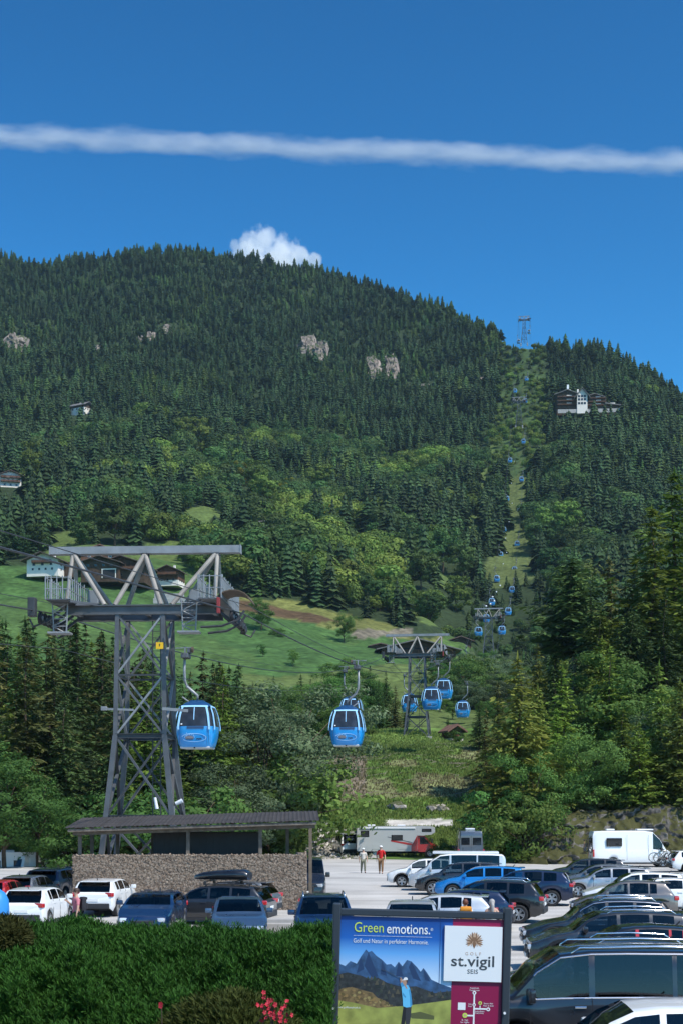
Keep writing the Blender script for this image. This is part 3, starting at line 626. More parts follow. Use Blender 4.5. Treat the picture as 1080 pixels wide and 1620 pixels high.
for k in range(26):      # greyish trees and bushes under the third tower
    D = 300 + 165 * rg.random(); px = 722 + 118 * rg.random(); top = 1036 + 34 * rg.random()
    if float(ground_y(px, D)) - top < 9: top = float(ground_y(px, D)) - 9 - 14 * rg.random()
    key = ['silver0', 'silver1', 'leafy1', 'leafy2', 'lightshrub0', 'silver2'][rg.integers(6)]
    tree_px(key, px, top, D, {'silver': 'grey-green tree', 'leafy': 'round leafy tree', 'lightshrub': 'pale bush'}[key.rstrip('0123456789')] + ' under the third tower' + (', before its left legs' if px < 765 else ', between its legs' if px < 795 else ', right of its legs') + (', near' if D < 380 else ', far'), 1.25, 'trees under the third tower')
# ------------------------------------------------------------------ wooded mountain (beyond counting)
def far_conifer(seed, H=18.0, rad=3.0):
    rg = np.random.default_rng(seed); V, Fc = [], []
    n = 10
    for i in range(n):
        t = i / n; z = H * (.03 + .95 * t); r = rad * (1 - t) ** .74 + .22; k = 9 if t < .6 else 6
        ph = rg.random() * 6.28
        for j in range(k):
            az = ph + 6.283 * j / k + rg.normal() * .2; L = r * (1 + rg.normal() * .26); w = .42 * r * (.8 + .5 * rg.random())
            d = np.array([math.cos(az), math.sin(az), 0]); s = np.array([-d[1], d[0], 0])
            top = np.array([0, 0, z + H * .115]); tip = d * L + np.array([0, 0, z - L * .28 + rg.normal() * .2]); mid = d * L * .55
            o = len(V); V += [top, mid + s * w + np.array([0, 0, z + .1]), tip, mid - s * w + np.array([0, 0, z + .1])]; Fc.append((o, o + 1, o + 2, o + 3))
    o = len(V); V += [np.array([0, 0, H * 1.06]), np.array([.22, 0, H * .9]), np.array([0, .22, H * .88]), np.array([-.22, -.1, H * .9])]; Fc.append((o, o + 1, o + 2, o + 3))
    return np.array(V), np.array(Fc)
protos = bpy.data.collections.new('forest_kinds')       # never linked to the scene: only instanced
FK = []
def fproto(name, v, f, m):
    o = bpy.data.objects.new(name, np_mesh(name, v, f, m)); protos.objects.link(o); FK.append(name)
for i in range(4): fproto(f'a{i}', *far_conifer(200 + i, 17, 3.5 + .35 * i), M_SPRUCE_FAR)
def far_broad(seed, m, nme, H=11, rad=4.6):
    # a lumpy dome: leaf patches lying on the outside of heaped boughs
    rg = np.random.default_rng(seed); lobes = [(np.array([0, 0, H * .52]), 1.0)] + [(np.array([math.cos(a) * rad * .5, math.sin(a) * rad * .5, H * (.32 + .4 * rg.random())]), .48 + .2 * rg.random()) for a in rg.random(6) * 6.28]
    C, A, B = [], [], []
    for lc, ls in lobes:
        n = int(190 * ls); d = rand_dirs(rg, n); d[:, 2] = np.abs(d[:, 2]) * 1.2 - .42; d /= np.linalg.norm(d, axis=1, keepdims=True)
        r = (.84 + .2 * rg.random(n))[:, None] * np.array([rad * ls * .86, rad * ls * .86, H * .46 * ls]); c = lc + d * r
        nv_ = d + rand_dirs(rg, n) * .45; nv_ /= np.linalg.norm(nv_, axis=1, keepdims=True); a = np.cross(nv_, rand_dirs(rg, n)); a /= np.linalg.norm(a, axis=1, keepdims=True)
        sl = .55 * (.6 + .7 * rg.random(n)); C.append(c); A.append(a * sl[:, None]); B.append(np.cross(nv_, a) * (sl * .8)[:, None])
    fproto(nme, *leaf_quads(np.concatenate(C), np.concatenate(A), np.concatenate(B)), m)
for i in range(4): far_broad(210 + i, M_LEAF_FAR, f'b{i}')
M_OLIVE = foliage('far_light_leaves', (.075, .135, .022), (.150, .225, .044), .25, .3, .03)
for i in range(2): far_broad(220 + i, M_OLIVE, f'c{i}')
for i in range(2): fproto(f'd{i}', *far_conifer(230 + i, 16, 3.2), foliage(f'far_larch_needles', (.034, .080, .018), (.080, .140, .036), .3, .3, .03))

SLOPE = [('slope0', 182, 862, 66, 'largest round tree on the slope above the white chalet', 1.25), ('slope1', 130, 862, 40, 'round tree left of the largest round slope tree', 1.2),
          ('slopeyellow0', 384, 772, 36, 'bright yellow-green tree highest on the slope', 1.0), ('slopeyellow1', 455, 792, 26, 'small yellow tree among green ones mid slope', 1.1),
          ('slopeyellow0', 517, 838, 32, 'yellow tree, left of the yellow pair', .9), ('slopeyellow1', 532, 832, 28, 'yellow tree, right of the yellow pair', .9),
          ('slopelight0', 500, 775, 42, 'broad light green tree right of the mid-slope yellow tree', 1.3), ('slopelight1', 405, 785, 50, 'light green tree right of the highest yellow one', 1.1),
          ('slopelight0', 425, 800, 46, 'light green tree with a domed crown above the hut roof', 1.2), ('slopelight1', 318, 722, 44, 'light green tree on the upper left slope', 1.1),
          ('slopelight0', 285, 700, 38, 'light green tree farthest up the left slope', 1.0), ('slopelight1', 48, 776, 62, 'vivid green tree beside the left white chalet', .75),
          ('slopelight0', 872, 858, 70, 'large light green tree right of the grassy ropeway clearing', 1.2), ('slope1', 850, 872, 52, 'dark round tree beside the ropeway clearing', 1.2),
          ('slope0', 905, 846, 50, 'round tree right of the large light green clearing tree', 1.2), ('slope1', 640, 888, 46, 'broad tree above the hay meadow, right part', 1.2),
          ('slope0', 700, 900, 60, 'tall greyish tree left of the narrow grass strip', 1.0), ('slope1', 732, 905, 50, 'round tree next to the narrow grass strip', 1.0),
          ('slope0', 665, 940, 50, 'dark tree at the upper corner of the hay meadow', 1.2), ('slopelight1', 720, 965, 46, 'light tree between the hay meadow and the third tower', 1.1),
          ('slope0', 600, 965, 40, 'bushy tree on the top edge of the hay meadow', 1.2), ('slope1', 575, 952, 34, 'rounded bush on the top edge of the hay meadow, left', 1.2), ('slope0', 680, 985, 42, 'tree right of the hay meadow corner', 1.3),
          ('slope1', 28, 890, 42, 'dark round tree above the green field, far left', 1.3), ('slope0', 62, 884, 40, 'round tree left of the white chalet roof', 1.1), ('slope1', 310, 905, 36, 'round tree right of the small chalet', 1.2), ('slope0', 345, 928, 30, 'low bush by the ploughed field corner', 1.4)]
HOLES = []    # (px0, px1, py0, py1): built things that must stay in sight
for (a, b, c, d) in CLIFFS: HOLES.append((a + 2, b - 2, d - 12, d + 6))
HOLES += [(875, 984, 642, 674), (110, 148, 654, 680), (-14, 42, 768, 822), (388, 420, 834, 862), (46, 300, 880, 935)]
for k_, px_, by_, h_, l_, w_ in SLOPE: HOLES.append((px_ - h_ * .36 * w_, px_ + h_ * .36 * w_, by_ - h_ * .30, by_ + h_ * .42))
def forest_points(seed=3):
    rg = np.random.default_rng(seed); out = []
    for D0, D1, st in ((246, 520, 5.5), (520, 760, 5.4), (760, 1120, 5.3), (1120, 1580, 5.8)):
        Dv = np.arange(D0, D1, st); 
        for D in Dv:
            X = np.arange(-.34 * D, .34 * D, st); X = X + (rg.random(X.size) - .5) * st * .95; Dd = D + (rg.random(X.size) - .5) * st * .95
            out.append(np.stack([X, Dd], 1))
    p = np.concatenate(out); X, D = p[:, 0], p[:, 1]
    _, wood, _ = cover(X, D); x = XC + F * X / D; y = ground_y(x, D)
    keep = wood & (rg.random(len(X)) < .93)
    keep &= ~((D < 520) & (x > 375) & (x < 760) & (y > 905) & poly_in(x, y, [(370, 905), (760, 905), (760, 1000), (640, 985), (470, 940), (370, 925)]) & (D < 470))
    keep &= ~((x > 690) & (x < 850) & (D < 470) & (np.abs(X - LINE(D)) < 12))
    keep &= ~((D < 470) & (x > 735) & (x < 835)) & ~((D < 640) & (D > 400) & (np.abs(X - LINE(D)) < 13) & (rg.random(len(X)) < .35))
    for p in CLEAR: keep &= ~(poly_in(x, y - 10, p) | poly_in(x, y - 22, p))
    for a, b, c, d in HOLES: keep &= ~((x > a) & (x < b) & (y > c) & (y < d))
    ridge = np.interp(x, RX, RD); keep &= D < ridge + 45
    keep &= ~((np.abs(X - LINE(D)) < 9) & (rg.random(len(X)) < .25) & (D > 860))
    X, D, x, y = X[keep], D[keep], x[keep], y[keep]; n = len(X)
    n1 = vnoise(X / 60, D / 60, 21); n2 = vnoise(X / 22, D / 22, 22); q = n1 * .55 + n2 * .45
    pb = np.interp(y, [560, 660, 720, 800, 930], [.06, .28, .56, .68, .66]) * (.35 + 1.25 * np.exp(-((x - 470) / 270) ** 2) + .95 * np.exp(-((x - 860) / 130) ** 2))
    broad = q < np.clip(pb, 0, .8) * .50 + .14 * (pb > .12)
    corr = (D > 860) & (np.abs(X - LINE(D)) < 19); broad |= corr & (rg.random(n) < .75)
    kind = rg.integers(0, 4, n)
    larch = (~broad) & (vnoise(X / 45, D / 45, 31) > .66) & (rg.random(n) < .6); kind = np.where(larch, 10 + rg.integers(0, 2, n), kind)
    kind = np.where(broad, 4 + rg.integers(0, 4, n), kind)
    light = broad & ((vnoise(X / 28, D / 28, 33) > .58) | corr); kind = np.where(light, 8 + rg.integers(0, 2, n), kind)
    sc = np.where(broad, .58 + .80 * rg.random(n) ** 1.6, .45 + .85 * rg.random(n) ** 1.25) * np.interp(D, [520, 900, 1200], [1.05, .84, .66]); sc = sc * np.where(corr, .36 + .34 * rg.random(n), 1) * np.where(D < 520, .72, 1) * np.where((D < 640) & (np.abs(X - LINE(D)) < 24), .42, 1) * (.75 + .5 * vnoise(X / 35, D / 35, 44))
    Z = ground(X, D) - .6
    return X, D, Z, kind, sc, rg.random(n) * 6.28
FX = forest_points()
def scatter_group():
    ng = bpy.data.node_groups.new('forest_scatter', 'GeometryNodeTree')
    ng.interface.new_socket('Geometry', in_out='INPUT', socket_type='NodeSocketGeometry'); ng.interface.new_socket('Geometry', in_out='OUTPUT', socket_type='NodeSocketGeometry')
    N = ng.nodes.new; L = ng.links.new
    gi = N('NodeGroupInput'); go = N('NodeGroupOutput'); ci = N('GeometryNodeCollectionInfo'); ci.inputs['Collection'].default_value = protos
    ci.inputs['Separate Children'].default_value = True; ci.inputs['Reset Children'].default_value = True
    ip = N('GeometryNodeInstanceOnPoints'); ip.inputs['Pick Instance'].default_value = True
    def at(nm_, ty):
        a = N('GeometryNodeInputNamedAttribute'); a.data_type = ty; a.inputs['Name'].default_value = nm_; return a.outputs['Attribute']
    L(gi.outputs[0], ip.inputs['Points']); L(ci.outputs[0], ip.inputs['Instance']); L(at('kind', 'INT'), ip.inputs['Instance Index'])
    cx = N('ShaderNodeCombineXYZ'); L(at('turn', 'FLOAT'), cx.inputs[2])
    er = N('FunctionNodeEulerToRotation'); L(cx.outputs[0], er.inputs[0]); L(er.outputs[0], ip.inputs['Rotation'])
    L(at('size', 'FLOAT_VECTOR'), ip.inputs['Scale']); L(ip.outputs[0], go.inputs[0]); return ng
SG = scatter_group()
def forest(name, sel, label):
    X, D, Z, kind, sc, rot = [a[sel] for a in FX]
    me = bpy.data.meshes.new(name); me.vertices.add(len(X)); me.vertices.foreach_set('co', np.stack([X, D, Z], 1).astype(np.float32).ravel())
    me.attributes.new('kind', 'INT', 'POINT').data.foreach_set('value', kind.astype(np.int32))
    me.attributes.new('turn', 'FLOAT', 'POINT').data.foreach_set('value', rot.astype(np.float32))
    w = sc * RNG.uniform(.85, 1.55, len(sc)) * np.interp(D, [600, 1200], [1.0, 1.15]); me.attributes.new('size', 'FLOAT_VECTOR', 'POINT').data.foreach_set('vector', np.stack([w, w, sc], 1).astype(np.float32).ravel())
    o = link(name, me); md = o.modifiers.new('scatter', 'NODES'); md.node_group = SG
    tag(o, label, kind='stuff'); return o
con = (FX[3] < 4) | (FX[3] > 9)
forest('conifer_forest', con, 'dark spruce and larch forest covering the mountain')
forest('broadleaf_forest', ~con, 'lighter broadleaf woods mixed into the lower slopes')
print('forest trees', len(FX[0]))
# trees of the lower slope that stand out from the wood
m_far = {}
for i in range(2):
    v, f, limbs = broad_leaves(240 + i, H=11, rad=4.6, base=.1, clumps=60, per=80, size=.36); PROTO[f'slope{i}'] = (np_mesh('crown', v, f, M_LEAF_FAR), trunk_mesh('trunk', 8, .25, M_BARK, limbs), 11)
    v, f, limbs = broad_leaves(244 + i, H=11, rad=4.6, base=.1, clumps=60, per=80, size=.36); PROTO[f'slopelight{i}'] = (np_mesh('crown', v, f, M_OLIVE), trunk_mesh('trunk', 8, .25, M_BARK, limbs), 11)
    v, f, limbs = broad_leaves(248 + i, H=9, rad=3.2, base=.1, clumps=34, per=60, size=.36); PROTO[f'slopeyellow{i}'] = (np_mesh('crown', v, f, M_YELLOW), trunk_mesh('trunk', 6, .2, M_BARK, limbs), 9)
NAMES.update(slope='broadleaf_tree', slopelight='broadleaf_tree', slopeyellow='broadleaf_tree')
def slope_tree(key, px, base, h, label, wide=1.0, group=None):
    D = hill_D(px, base); X = wx(px, D); tree(key, X, D, h * 1.12 * D / F, nm(key), label, 'tree', group, wide, gz(X, D))
for a in SLOPE:
    slope_tree(*a[:5], a[5])
EZ = [(300, 'by the small chalet'), (345, 'right of the tower head'), (390, 'above the ploughed corner'), (430, 'above the plough strip, left'), (470, 'above the plough strip, right'), (510, 'above the round boundary bush'), (560, 'above the middle of the hay meadow'), (610, 'above the narrowing hay meadow'), (660, 'over the barn roof'), (700, 'at the hay meadow corner')]
for k in range(40):      # the wood's edge above the fields
    px = 300 + 400 * rg.random(); base = np.interp(px, [290, 380, 470, 540, 590, 650, 700], [905, 926, 938, 950, 968, 985, 1005]) - 2 - 22 * rg.random()
    slope_tree(['slope0', 'slope1', 'slopelight0'][rg.integers(3)], px, base, 24 + 18 * rg.random(), 'rounded tree along the upper field edge ' + zone(px, EZ), 1.1, 'trees along the upper edge of the fields')
# ------------------------------------------------------------------ ropeway
M_GALV = mat('galvanised_steel', (.115, .120, .126), .5, .35, var=.25, scale=1.5)
M_GALVL = mat('light_galvanised_steel', (.27, .28, .285), .5, .3, var=.2, scale=2)
M_DKST = mat('dark_steel', (.055, .058, .062), .5, .3, var=.3, scale=2)
M_WOODG = mat('weathered_strut', (.30, .275, .24), .7, .1, var=.3, scale=1.2)
M_RUST = mat('brown_hood', (.12, .085, .055), .6, .2, var=.35, scale=2)
M_RUBBER = mat('rubber', (.018, .018, .02), .7)
M_YEL = mat('yellow_plate', (.75, .45, .01), .5)
M_SEAM = mat('seam', (.006, .006, .007), .8)
M_BLK = mat('black_print', (.012, .012, .014), .5)
M_WHT = mat('white_enamel', (.75, .76, .77), .4)
M_CONC = mat('concrete', (.38, .37, .35), .9, var=.2, scale=2)
ROPE_YAW = -math.atan(.145)
AX = 4.62                      # ropes left and right of the line
def pylon(D, H, label, detail=2):
    X = LINE(D); z0 = PY_Z[D]
    t = thing('lift_pylon', label, 'pylon', (X - (.22 if D < 100 else 0), D, z0), ROPE_YAW if D > 100 else ROPE_YAW * .4, 'ropeway towers')
    zc = H - 3.5; zk = zc - 5.9; hw, hd = 1.12, 1.25                      # crossbeam, knee
    bw, bd = 1.2 + .075 * zk * 1.4, 1.25 + .05 * zk * 1.4
    top = {}; knee = {}; foot = {}
    for sx in (-1, 1):
        for sy in (-1, 1):
            top[sx, sy] = Vector((sx * hw, sy * hd, zc)); knee[sx, sy] = Vector((sx * 1.2, sy * 1.32, zk)); foot[sx, sy] = Vector((sx * bw, sy * bd, 0))
            b = MB(); b.beam(top[sx, sy], knee[sx, sy], .2); b.beam(knee[sx, sy], foot[sx, sy], .24); b.build('leg', M_GALV, t)
            MB().bevbox(foot[sx, sy] + Vector((0, 0, -.35)), (.9, .9, .9), .05).build('footing', M_CONC, t)
    lerp = lambda a, b_, u: a + (b_ - a) * u
    faces = [((-1, -1), (1, -1)), ((1, -1), (1, 1)), ((1, 1), (-1, 1)), ((-1, 1), (-1, -1))]
    for a, c in faces:
        for u0, u1 in ((0, .5), (.5, 1)):
            for p, q in ((a, c), (c, a)):
                MB().beam(lerp(top[p], knee[p], u0), lerp(top[q], knee[q], u1), .13, .09).build('brace', M_GALV if p == a else M_GALVL, t)
        for u in (.5,): MB().beam(lerp(top[a], knee[a], u), lerp(top[c], knee[c], u), .09).build('cross_member', M_DKST, t)
        MB().ibeam(knee[a], knee[c], .2, .22).build('cross_member', M_DKST, t)
        n = max(1, round(zk / 3.9))
        for k in range(n):
            u0, u1 = k / n, (k + 1) / n
            for p, q in ((a, c), (c, a)): MB().beam(lerp(knee[p], foot[p], u0), lerp(knee[q], foot[q], u1), .15, .1).build('brace', M_GALV if p == a else M_DKST, t)
            if u1 < .99: MB().ibeam(lerp(knee[a], foot[a], u1), lerp(knee[c], foot[c], u1), .18, .2).build('cross_member', M_DKST, t)
    for sy in (-1, 1): MB().ibeam((-3.7, sy * hd, zc + .22), (3.7, sy * hd, zc + .22), .3, .46, .05).build('main_beam', M_GALV, t)
    for x in (-3.4, -1.5, 0, 1.5, 3.4): MB().beam((x, -hd, zc + .3), (x, hd, zc + .3), .18, .24).build('tie_beam', M_GALV, t)
    # top box beam on A-shaped struts
    b = MB(); b.box((0, 0, H - .18), (9.5, .5, .36)); b.build('top_beam', M_GALVL, t)
    for x in (-4.74, 4.74): MB().box((x, 0, H - .18), (.03, .56, .42)).build('end_plate', M_GALVL, t)
    for xt, xb in ((-3.55, -1.75), (0, -1.25), (0, 1.0), (3.55, 1.55)):
        for sy in (-1, 1): MB().tube([(xt, sy * .12, H - .36), (xb, sy * hd, zc + .45)], .115, 10).build('strut', M_WOODG, t)
        MB().bevbox((xt, 0, H - .42), (.34, .5, .22), .03).build('gusset', M_GALV, t)
    for x in (-3.6, 3.6):
        for sy in (-1, 1): MB().tube([(x, sy * .12, H - .36), (x * 1.01, sy * hd, zc + .45)], .1, 10).build('strut', M_WOODG, t)
    for s in (-1, 1):
        # catwalk along the rope with railings
        x0 = s * 3.65; b = MB(); b.box((x0, .2, zc + .5), (1.1, 6.4, .06)); b.build('catwalk', M_GALV, t)
        for xr in (x0 - .55, x0 + .55):
            b = MB(); ys = np.arange(-3.0, 3.45, .4)
            for y in ys: b.tube([(xr, y, zc + .5), (xr, y, zc + 1.62 + .06 * math.sin(y * 9))], .028, 5)
            b.beam((xr, -3.0, zc + 1.52), (xr, 3.4, zc + 1.52), .04); b.beam((xr, -3.0, zc + 1.0), (xr, 3.4, zc + 1.0), .035); b.beam((xr, -3.0, zc + .56), (xr, 3.4, zc + .56), .05)
            b.build('railing', M_GALVL, t)
        b = MB()
        for x in np.linspace(x0 - .55, x0 + .55, 5): b.tube([(x, -3.0, zc + .5), (x, -3.0, zc + 1.62)], .03, 5)
        b.beam((x0 - .55, -3.0, zc + 1.55), (x0 + .55, -3.0, zc + 1.55), .04); b.beam((x0 - .55, -3.0, zc + 1.0), (x0 + .55, -3.0, zc + 1.0), .035); b.build('railing', M_GALVL, t)
        # hanging work basket
        xb = s * 3.7 if s < 0 else 2.55; b = MB()
        for dx in (-.38, .38):
            b.tube([(xb + dx, -2.2, zc + .6), (xb + dx * .8, -2.2, zc - 1.0)], .035, 6)
        for k in range(4):
            z = zc + .4 - k * .36; b.tube([(xb - .36, -2.2, z), (xb + .36, -2.2, z - .0)], .025, 5); b.tube([(xb - .36 if k % 2 else xb + .36, -2.2, z), (xb + .36 if k % 2 else xb - .36, -2.2, z - .36)], .025, 5)
        b.build('ladder_frame', M_GALVL, t)
        MB().bevbox((xb, -2.2, zc - 1.02), (1.05, .8, .09), .02).build('service_step', M_GALVL, t)
        b = MB()
        for y in np.linspace(-2.6, 3.0, 6): b.beam((s * 2.0, y * .4, zc + .5), (x0 - s * .5, y, zc + .47), .06, .1)
        b.beam((s * 2.0, -hd, zc + .62), (s * 2.0, hd, zc + .62), .08); b.build('catwalk_bearer', M_GALV, t)
        b = MB(); b.bevbox((s * 2.5, -.3, zc + .95), (.5, .4, .7), .04); b.build('control_cabinet', M_GALVL, t)
        # sheave train: carrier beam, wheels, rope catchers, hood
        xs_ = s * AX; zz = zc + .05
        def arc(y): return zz - .008 * y * y
        b = MB(); b.tube([(xs_ - .0, y, arc(y) - .42) for y in np.linspace(-2.4, 2.4, 9)], .11, 6); b.build('sheave_beam', M_DKST, t)
        wm = SHEAVE
        for y in np.linspace(-2.3, 2.3, 7):
            w = link('sheave', wm, t, (xs_, y, arc(y) - .30)); link('sheave_hub', HUB, w)
        for y in (-1.7, -.55, .55, 1.7):
            b = MB(); b.beam((xs_ - s * .9, y, zc + .2), (xs_ - s * .1, y, arc(y) - .42), .12); b.beam((xs_ + .16 * s, y - .4, arc(y) - .42), (xs_ + .16 * s, y + .4, arc(y) - .42), .05, .22); b.build('rocker_arm', M_DKST, t)
        b = MB()
        for y in (-2.3, 2.3): b.tube([(xs_ - s * .2, y, arc(y) - .5), (xs_ + s * .35, y, arc(y) - .72), (xs_ + s * .55, y + .1, arc(y) - .35)], .05, 6)
        b.build('rope_catcher', M_DKST, t)
        if s > 0:
            b = MB(); pts = [(xs_ + .1 - .85 * math.cos(a), zz + .25 + .62 * math.sin(a)) for a in np.linspace(.5, 2.9, 9)]
            inner = [(xs_ + .1 - .80 * math.cos(a), zz + .25 + .57 * math.sin(a)) for a in np.linspace(2.9, .5, 9)]
            for y0, y1 in ((-2.9, -.8),): 
                n = 9
                vs = [(p[0], y, p[1]) for y in (y0, y1) for p in pts + inner]; m = 2 * n
                b.add(vs, [(k, (k + 1) % m, (k + 1) % m + m, k + m) for k in range(m)] + [tuple(range(m)), tuple(range(2 * m - 1, m - 1, -1))])
            b.build('hood', M_RUST, t)
            b = MB(); b.tube([(xs_ - 1.3, -3.6, zz - 1.0), (xs_ - .3, -3.6, zz - .95), (xs_ + .4, -3.6, zz - .7), (xs_ + .75, -3.6, zz - .25)], .06, 6); b.tube([(xs_ - 1.0, -3.3, zz - 1.25), (xs_ - .1, -3.3, zz - 1.15), (xs_ + .5, -3.3, zz - .85), (xs_ + .8, -3.3, zz - .4)], .06, 6); b.build('guide_rail', M_DKST, t)
            MB().bevbox((xs_ - .55, -3.0, zz + .1), (.16, .2, .75), .03).build('red_bracket', mat('red_bracket', (.25, .03, .03), .5) if 'red_bracket' not in MATS else MATS['red_bracket'], t)
        else:
            b = MB(); b.bevbox((xs_ - .15, -3.2, zz + .05), (.35, .5, .9), .04); b.build('switch_box', M_DKST, t)
        # lamp arm at the knee
        if detail > 1:
            b = MB(); xk = s * 1.2
            if s > 0: b.beam((xk - .1, -1.36, zk + 1.3), (xk + 1.15, -1.36, zk + 1.2), .1, .14)
            else: b.beam((xk + .9, -1.36, zk + 1.25), (xk - .55, -1.36, zk + 1.3), .08, .1); b.bevbox((xk - .55, -1.36, zk + 1.32), (.3, .2, .2), .03)
            b.build('lamp_arm', M_GALVL, t)
    b = MB()
    for dx in (-.2, .2): b.beam((.35 + dx, hd - .1, zc), (.35 + dx, hd - .1, .2), .05)
    for z in np.arange(.4, zc, .33): b.beam((.15, hd - .1, z), (.55, hd - .1, z), .03)
    b.build('ladder', M_DKST, t)
    if detail > 1:
        MB().box((.98, -hd - .16, zc - 1.55), (.36, .03, .32)).build('warning_sign', M_YEL, t)
        b = MB(); b.box((.98, -hd - .18, zc - 1.52), (.04, .01, .13)); b.build('sign_mark', M_BLK, kids(t)[-1] if False else [c for c in kids(t) if c.name.startswith('warning_sign')][0])
        b = MB(); b.tube([(1.78, -1.5, 4.6), (2.1, -1.5, 4.75)], [.09, .11], 10); b.build('floodlight', M_WHT, t)
        b = MB(); b.tube([(.78, -1.6, 4.9), (.88, -1.6, 4.35)], [.07, .09], 10); b.build('floodlight', M_WHT, t)
        b = MB(); b.beam((1.7, -1.5, 4.5), (1.7, -1.5, 0.2), .08); b.build('cable_duct', M_GALVL, t)
    return t
b = MB(); b.cyl((0, 0, 0), .27, .16, 'X', 18); b.ring((0, 0, 0), .25, .31, .1, 'X', 18); SHEAVE = b.mesh('sheave', M_RUBBER, True, 40)
HUB = MB().cyl((0, 0, 0), .11, .24, 'X', 10).mesh('sheave_hub', M_GALVL, True, 40)
PY = [(70.3, 17.3), (214.0, 15.6), (470.0, 20.0), (961.0, 20.0), (1163.0, 23.0)]
PY_Z = {70.3: 0.0, 214.0: wz(1003, 214) - 15.6, 470.0: wz(962, 470) - 20.0, 961.0: wz(628, 961) - 20.0, 1163.0: wz(500, 1163) - 23.0}
PLAB = ['nearest and largest lattice ropeway tower, behind the gravel-walled shed', 'second lattice ropeway tower, on the crest of the grassy mound', 'tall slim ropeway tower with a wide head among the trees above the barn',
        'small far ropeway tower in the forest aisle below the skyline', 'farthest ropeway tower, standing on the skyline notch']
for (D, H), l in zip(PY, PLAB): pylon(D, H, l, 2 if D < 100 else 1)

SAG = [2.7, 12.0, 33.0, 5.0]
def rope_z(D):
    zs = [PY_Z[d] + h - 3.5 + .18 for d, h in PY]
    if D < PY[0][0]: return zs[0] - (PY[0][0] - D) * .078
    for i in range(4):
        d0, d1 = PY[i][0], PY[i + 1][0]
        if D <= d1:
            t = (D - d0) / (d1 - d0); return zs[i] + (zs[i + 1] - zs[i]) * t - SAG[i] * 4 * t * (1 - t)
    return zs[-1] + (D - PY[-1][0]) * .03
CO = math.cos(ROPE_YAW)
def rope(off, dz, r, label, D0=-20, D1=1420, extra=None):
    pts = []
    Ds = np.concatenate([np.linspace(D0, 70, 10), np.linspace(73, 214, 22), np.linspace(222, 470, 26), np.linspace(480, 961, 34), np.linspace(975, 1163, 12), np.linspace(1180, D1, 5)])
    for D in Ds: pts.append((LINE(D) + off / CO, D, (rope_z(D) if extra is None else extra(D)) + dz))
    tag(MB().tube(pts, r, 6).build('haul_rope', M_DKST), label, 'rope', 'ropes of the lift')
rope(AX, 0, .036, 'thick steel rope on the right-hand wheels of the towers')
rope(-AX, 0, .036, 'thick steel rope on the left-hand wheels of the towers')
rope(AX + .35, .35, .016, 'second thinner rope beside the right-hand wheels')
rope(-AX - .3, .55, .016, 'second thinner rope beside the left-hand wheels')
rope(-AX + .4, -1.75, .018, 'thin signal wire slung low past the first tower', D0=-20, D1=214, extra=lambda D: rope_z(D) - .004 * max(0, 70 - D))
def ball_z(D): return rope_z(D) + 2.2
BALL = MB().ball((0, 0, 0), .42, 10, 8).mesh('marker_ball', M_WHT, True)
bl = [480, 498, 516, 536, 556, 578, 604, 640, 668, 700, 735, 772, 810, 850]
for k, D in enumerate(bl):
    o = link('marker_ball', BALL if D < 560 else BALL, None, (LINE(D) - .6 + (k % 3 - 1) * .7, D, ball_z(D) + 1.5)); s = .8 if D < 600 else .6; o.scale = (s, s, s)
    tag(o, 'white marker ball on the wire above the third tower', 'marker ball', 'white balls along the wire')
b = MB().tube([(LINE(D) - .6, D, ball_z(D) + 1.5) for D in np.linspace(470, 961, 30)], .02, 4); tag(b.build('marker_wire', M_DKST), 'thin wire carrying the white marker balls', 'wire')

# ---- cabin
M_CBLUE = mat('cabin_blue', (.010, .275, .66), .28, coat=.6, var=.06, scale=2)
M_CDARK = mat('cabin_dark_blue', (.010, .055, .15), .35, coat=.4)
M_CLIGHT = mat('cabin_pale_trim', (.34, .62, .88), .35)
M_TINT = mat('tinted_glass', (.035, .036, .040), .10, spec=.6, var=.5, scale=1.6)
M_SILV = mat('silver_skirt', (.55, .58, .60), .4, .3)
M_GREY = mat('grey_print', (.22, .22, .24), .5)
def text_mesh(s, size, m, align='CENTER', ext=.0, bold=0.0, space=1.0, name='lettering'):
    c = bpy.data.curves.new(name, 'FONT'); c.body = s; c.size = size; c.align_x = align; c.extrude = ext; c.offset = bold; c.space_character = space; c.resolution_u = 3
    o = bpy.data.objects.new(name, c); COL.objects.link(o)
    dg = bpy.context.evaluated_depsgraph_get(); me = bpy.data.meshes.new_from_object(o.evaluated_get(dg)); bpy.data.objects.remove(o); bpy.data.curves.remove(c)
    me.name = name; me.materials.clear(); me.materials.append(m); return me
def cabin_half(z):     # half width (x) and half depth (y) of the shell at height z
    zz = [0, .25, .9, 1.45, 2.2, 2.75, 3.0, 3.15]; a = [1.05, 1.18, 1.33, 1.34, 1.22, 1.03, .80, .45]
    return float(np.interp(z, zz, a))
def cabin_ring(z, n=28, grow=0.0, p=4.0):
    a = cabin_half(z) + grow; out = []
    for k in range(n):
        t = 2 * PI * (k + .5) / n; c, s = math.cos(t), math.sin(t)
        out.append(Vector((math.copysign(abs(c) ** (2 / p), c) * a, math.copysign(abs(s) ** (2 / p), s) * a * 1.02, z)))
    return out
def cabin_shell(z0, z1, m, grow=0.0, cap0=False, cap1=False, steps=6, name='shell', parent=None):
    b = MB(); n = 28; zs = np.linspace(z0, z1, steps); vs = []
    for z in zs: vs += cabin_ring(z, n, grow)
    fs = [(i * n + k, i * n + (k + 1) % n, (i + 1) * n + (k + 1) % n, (i + 1) * n + k) for i in range(steps - 1) for k in range(n)]
    if cap0: fs.append(tuple(range(n - 1, -1, -1)))
    if cap1: fs.append(tuple((steps - 1) * n + k for k in range(n)))
    b.add(vs, fs); return b.build(name, m, parent, smooth=True, ang=50)
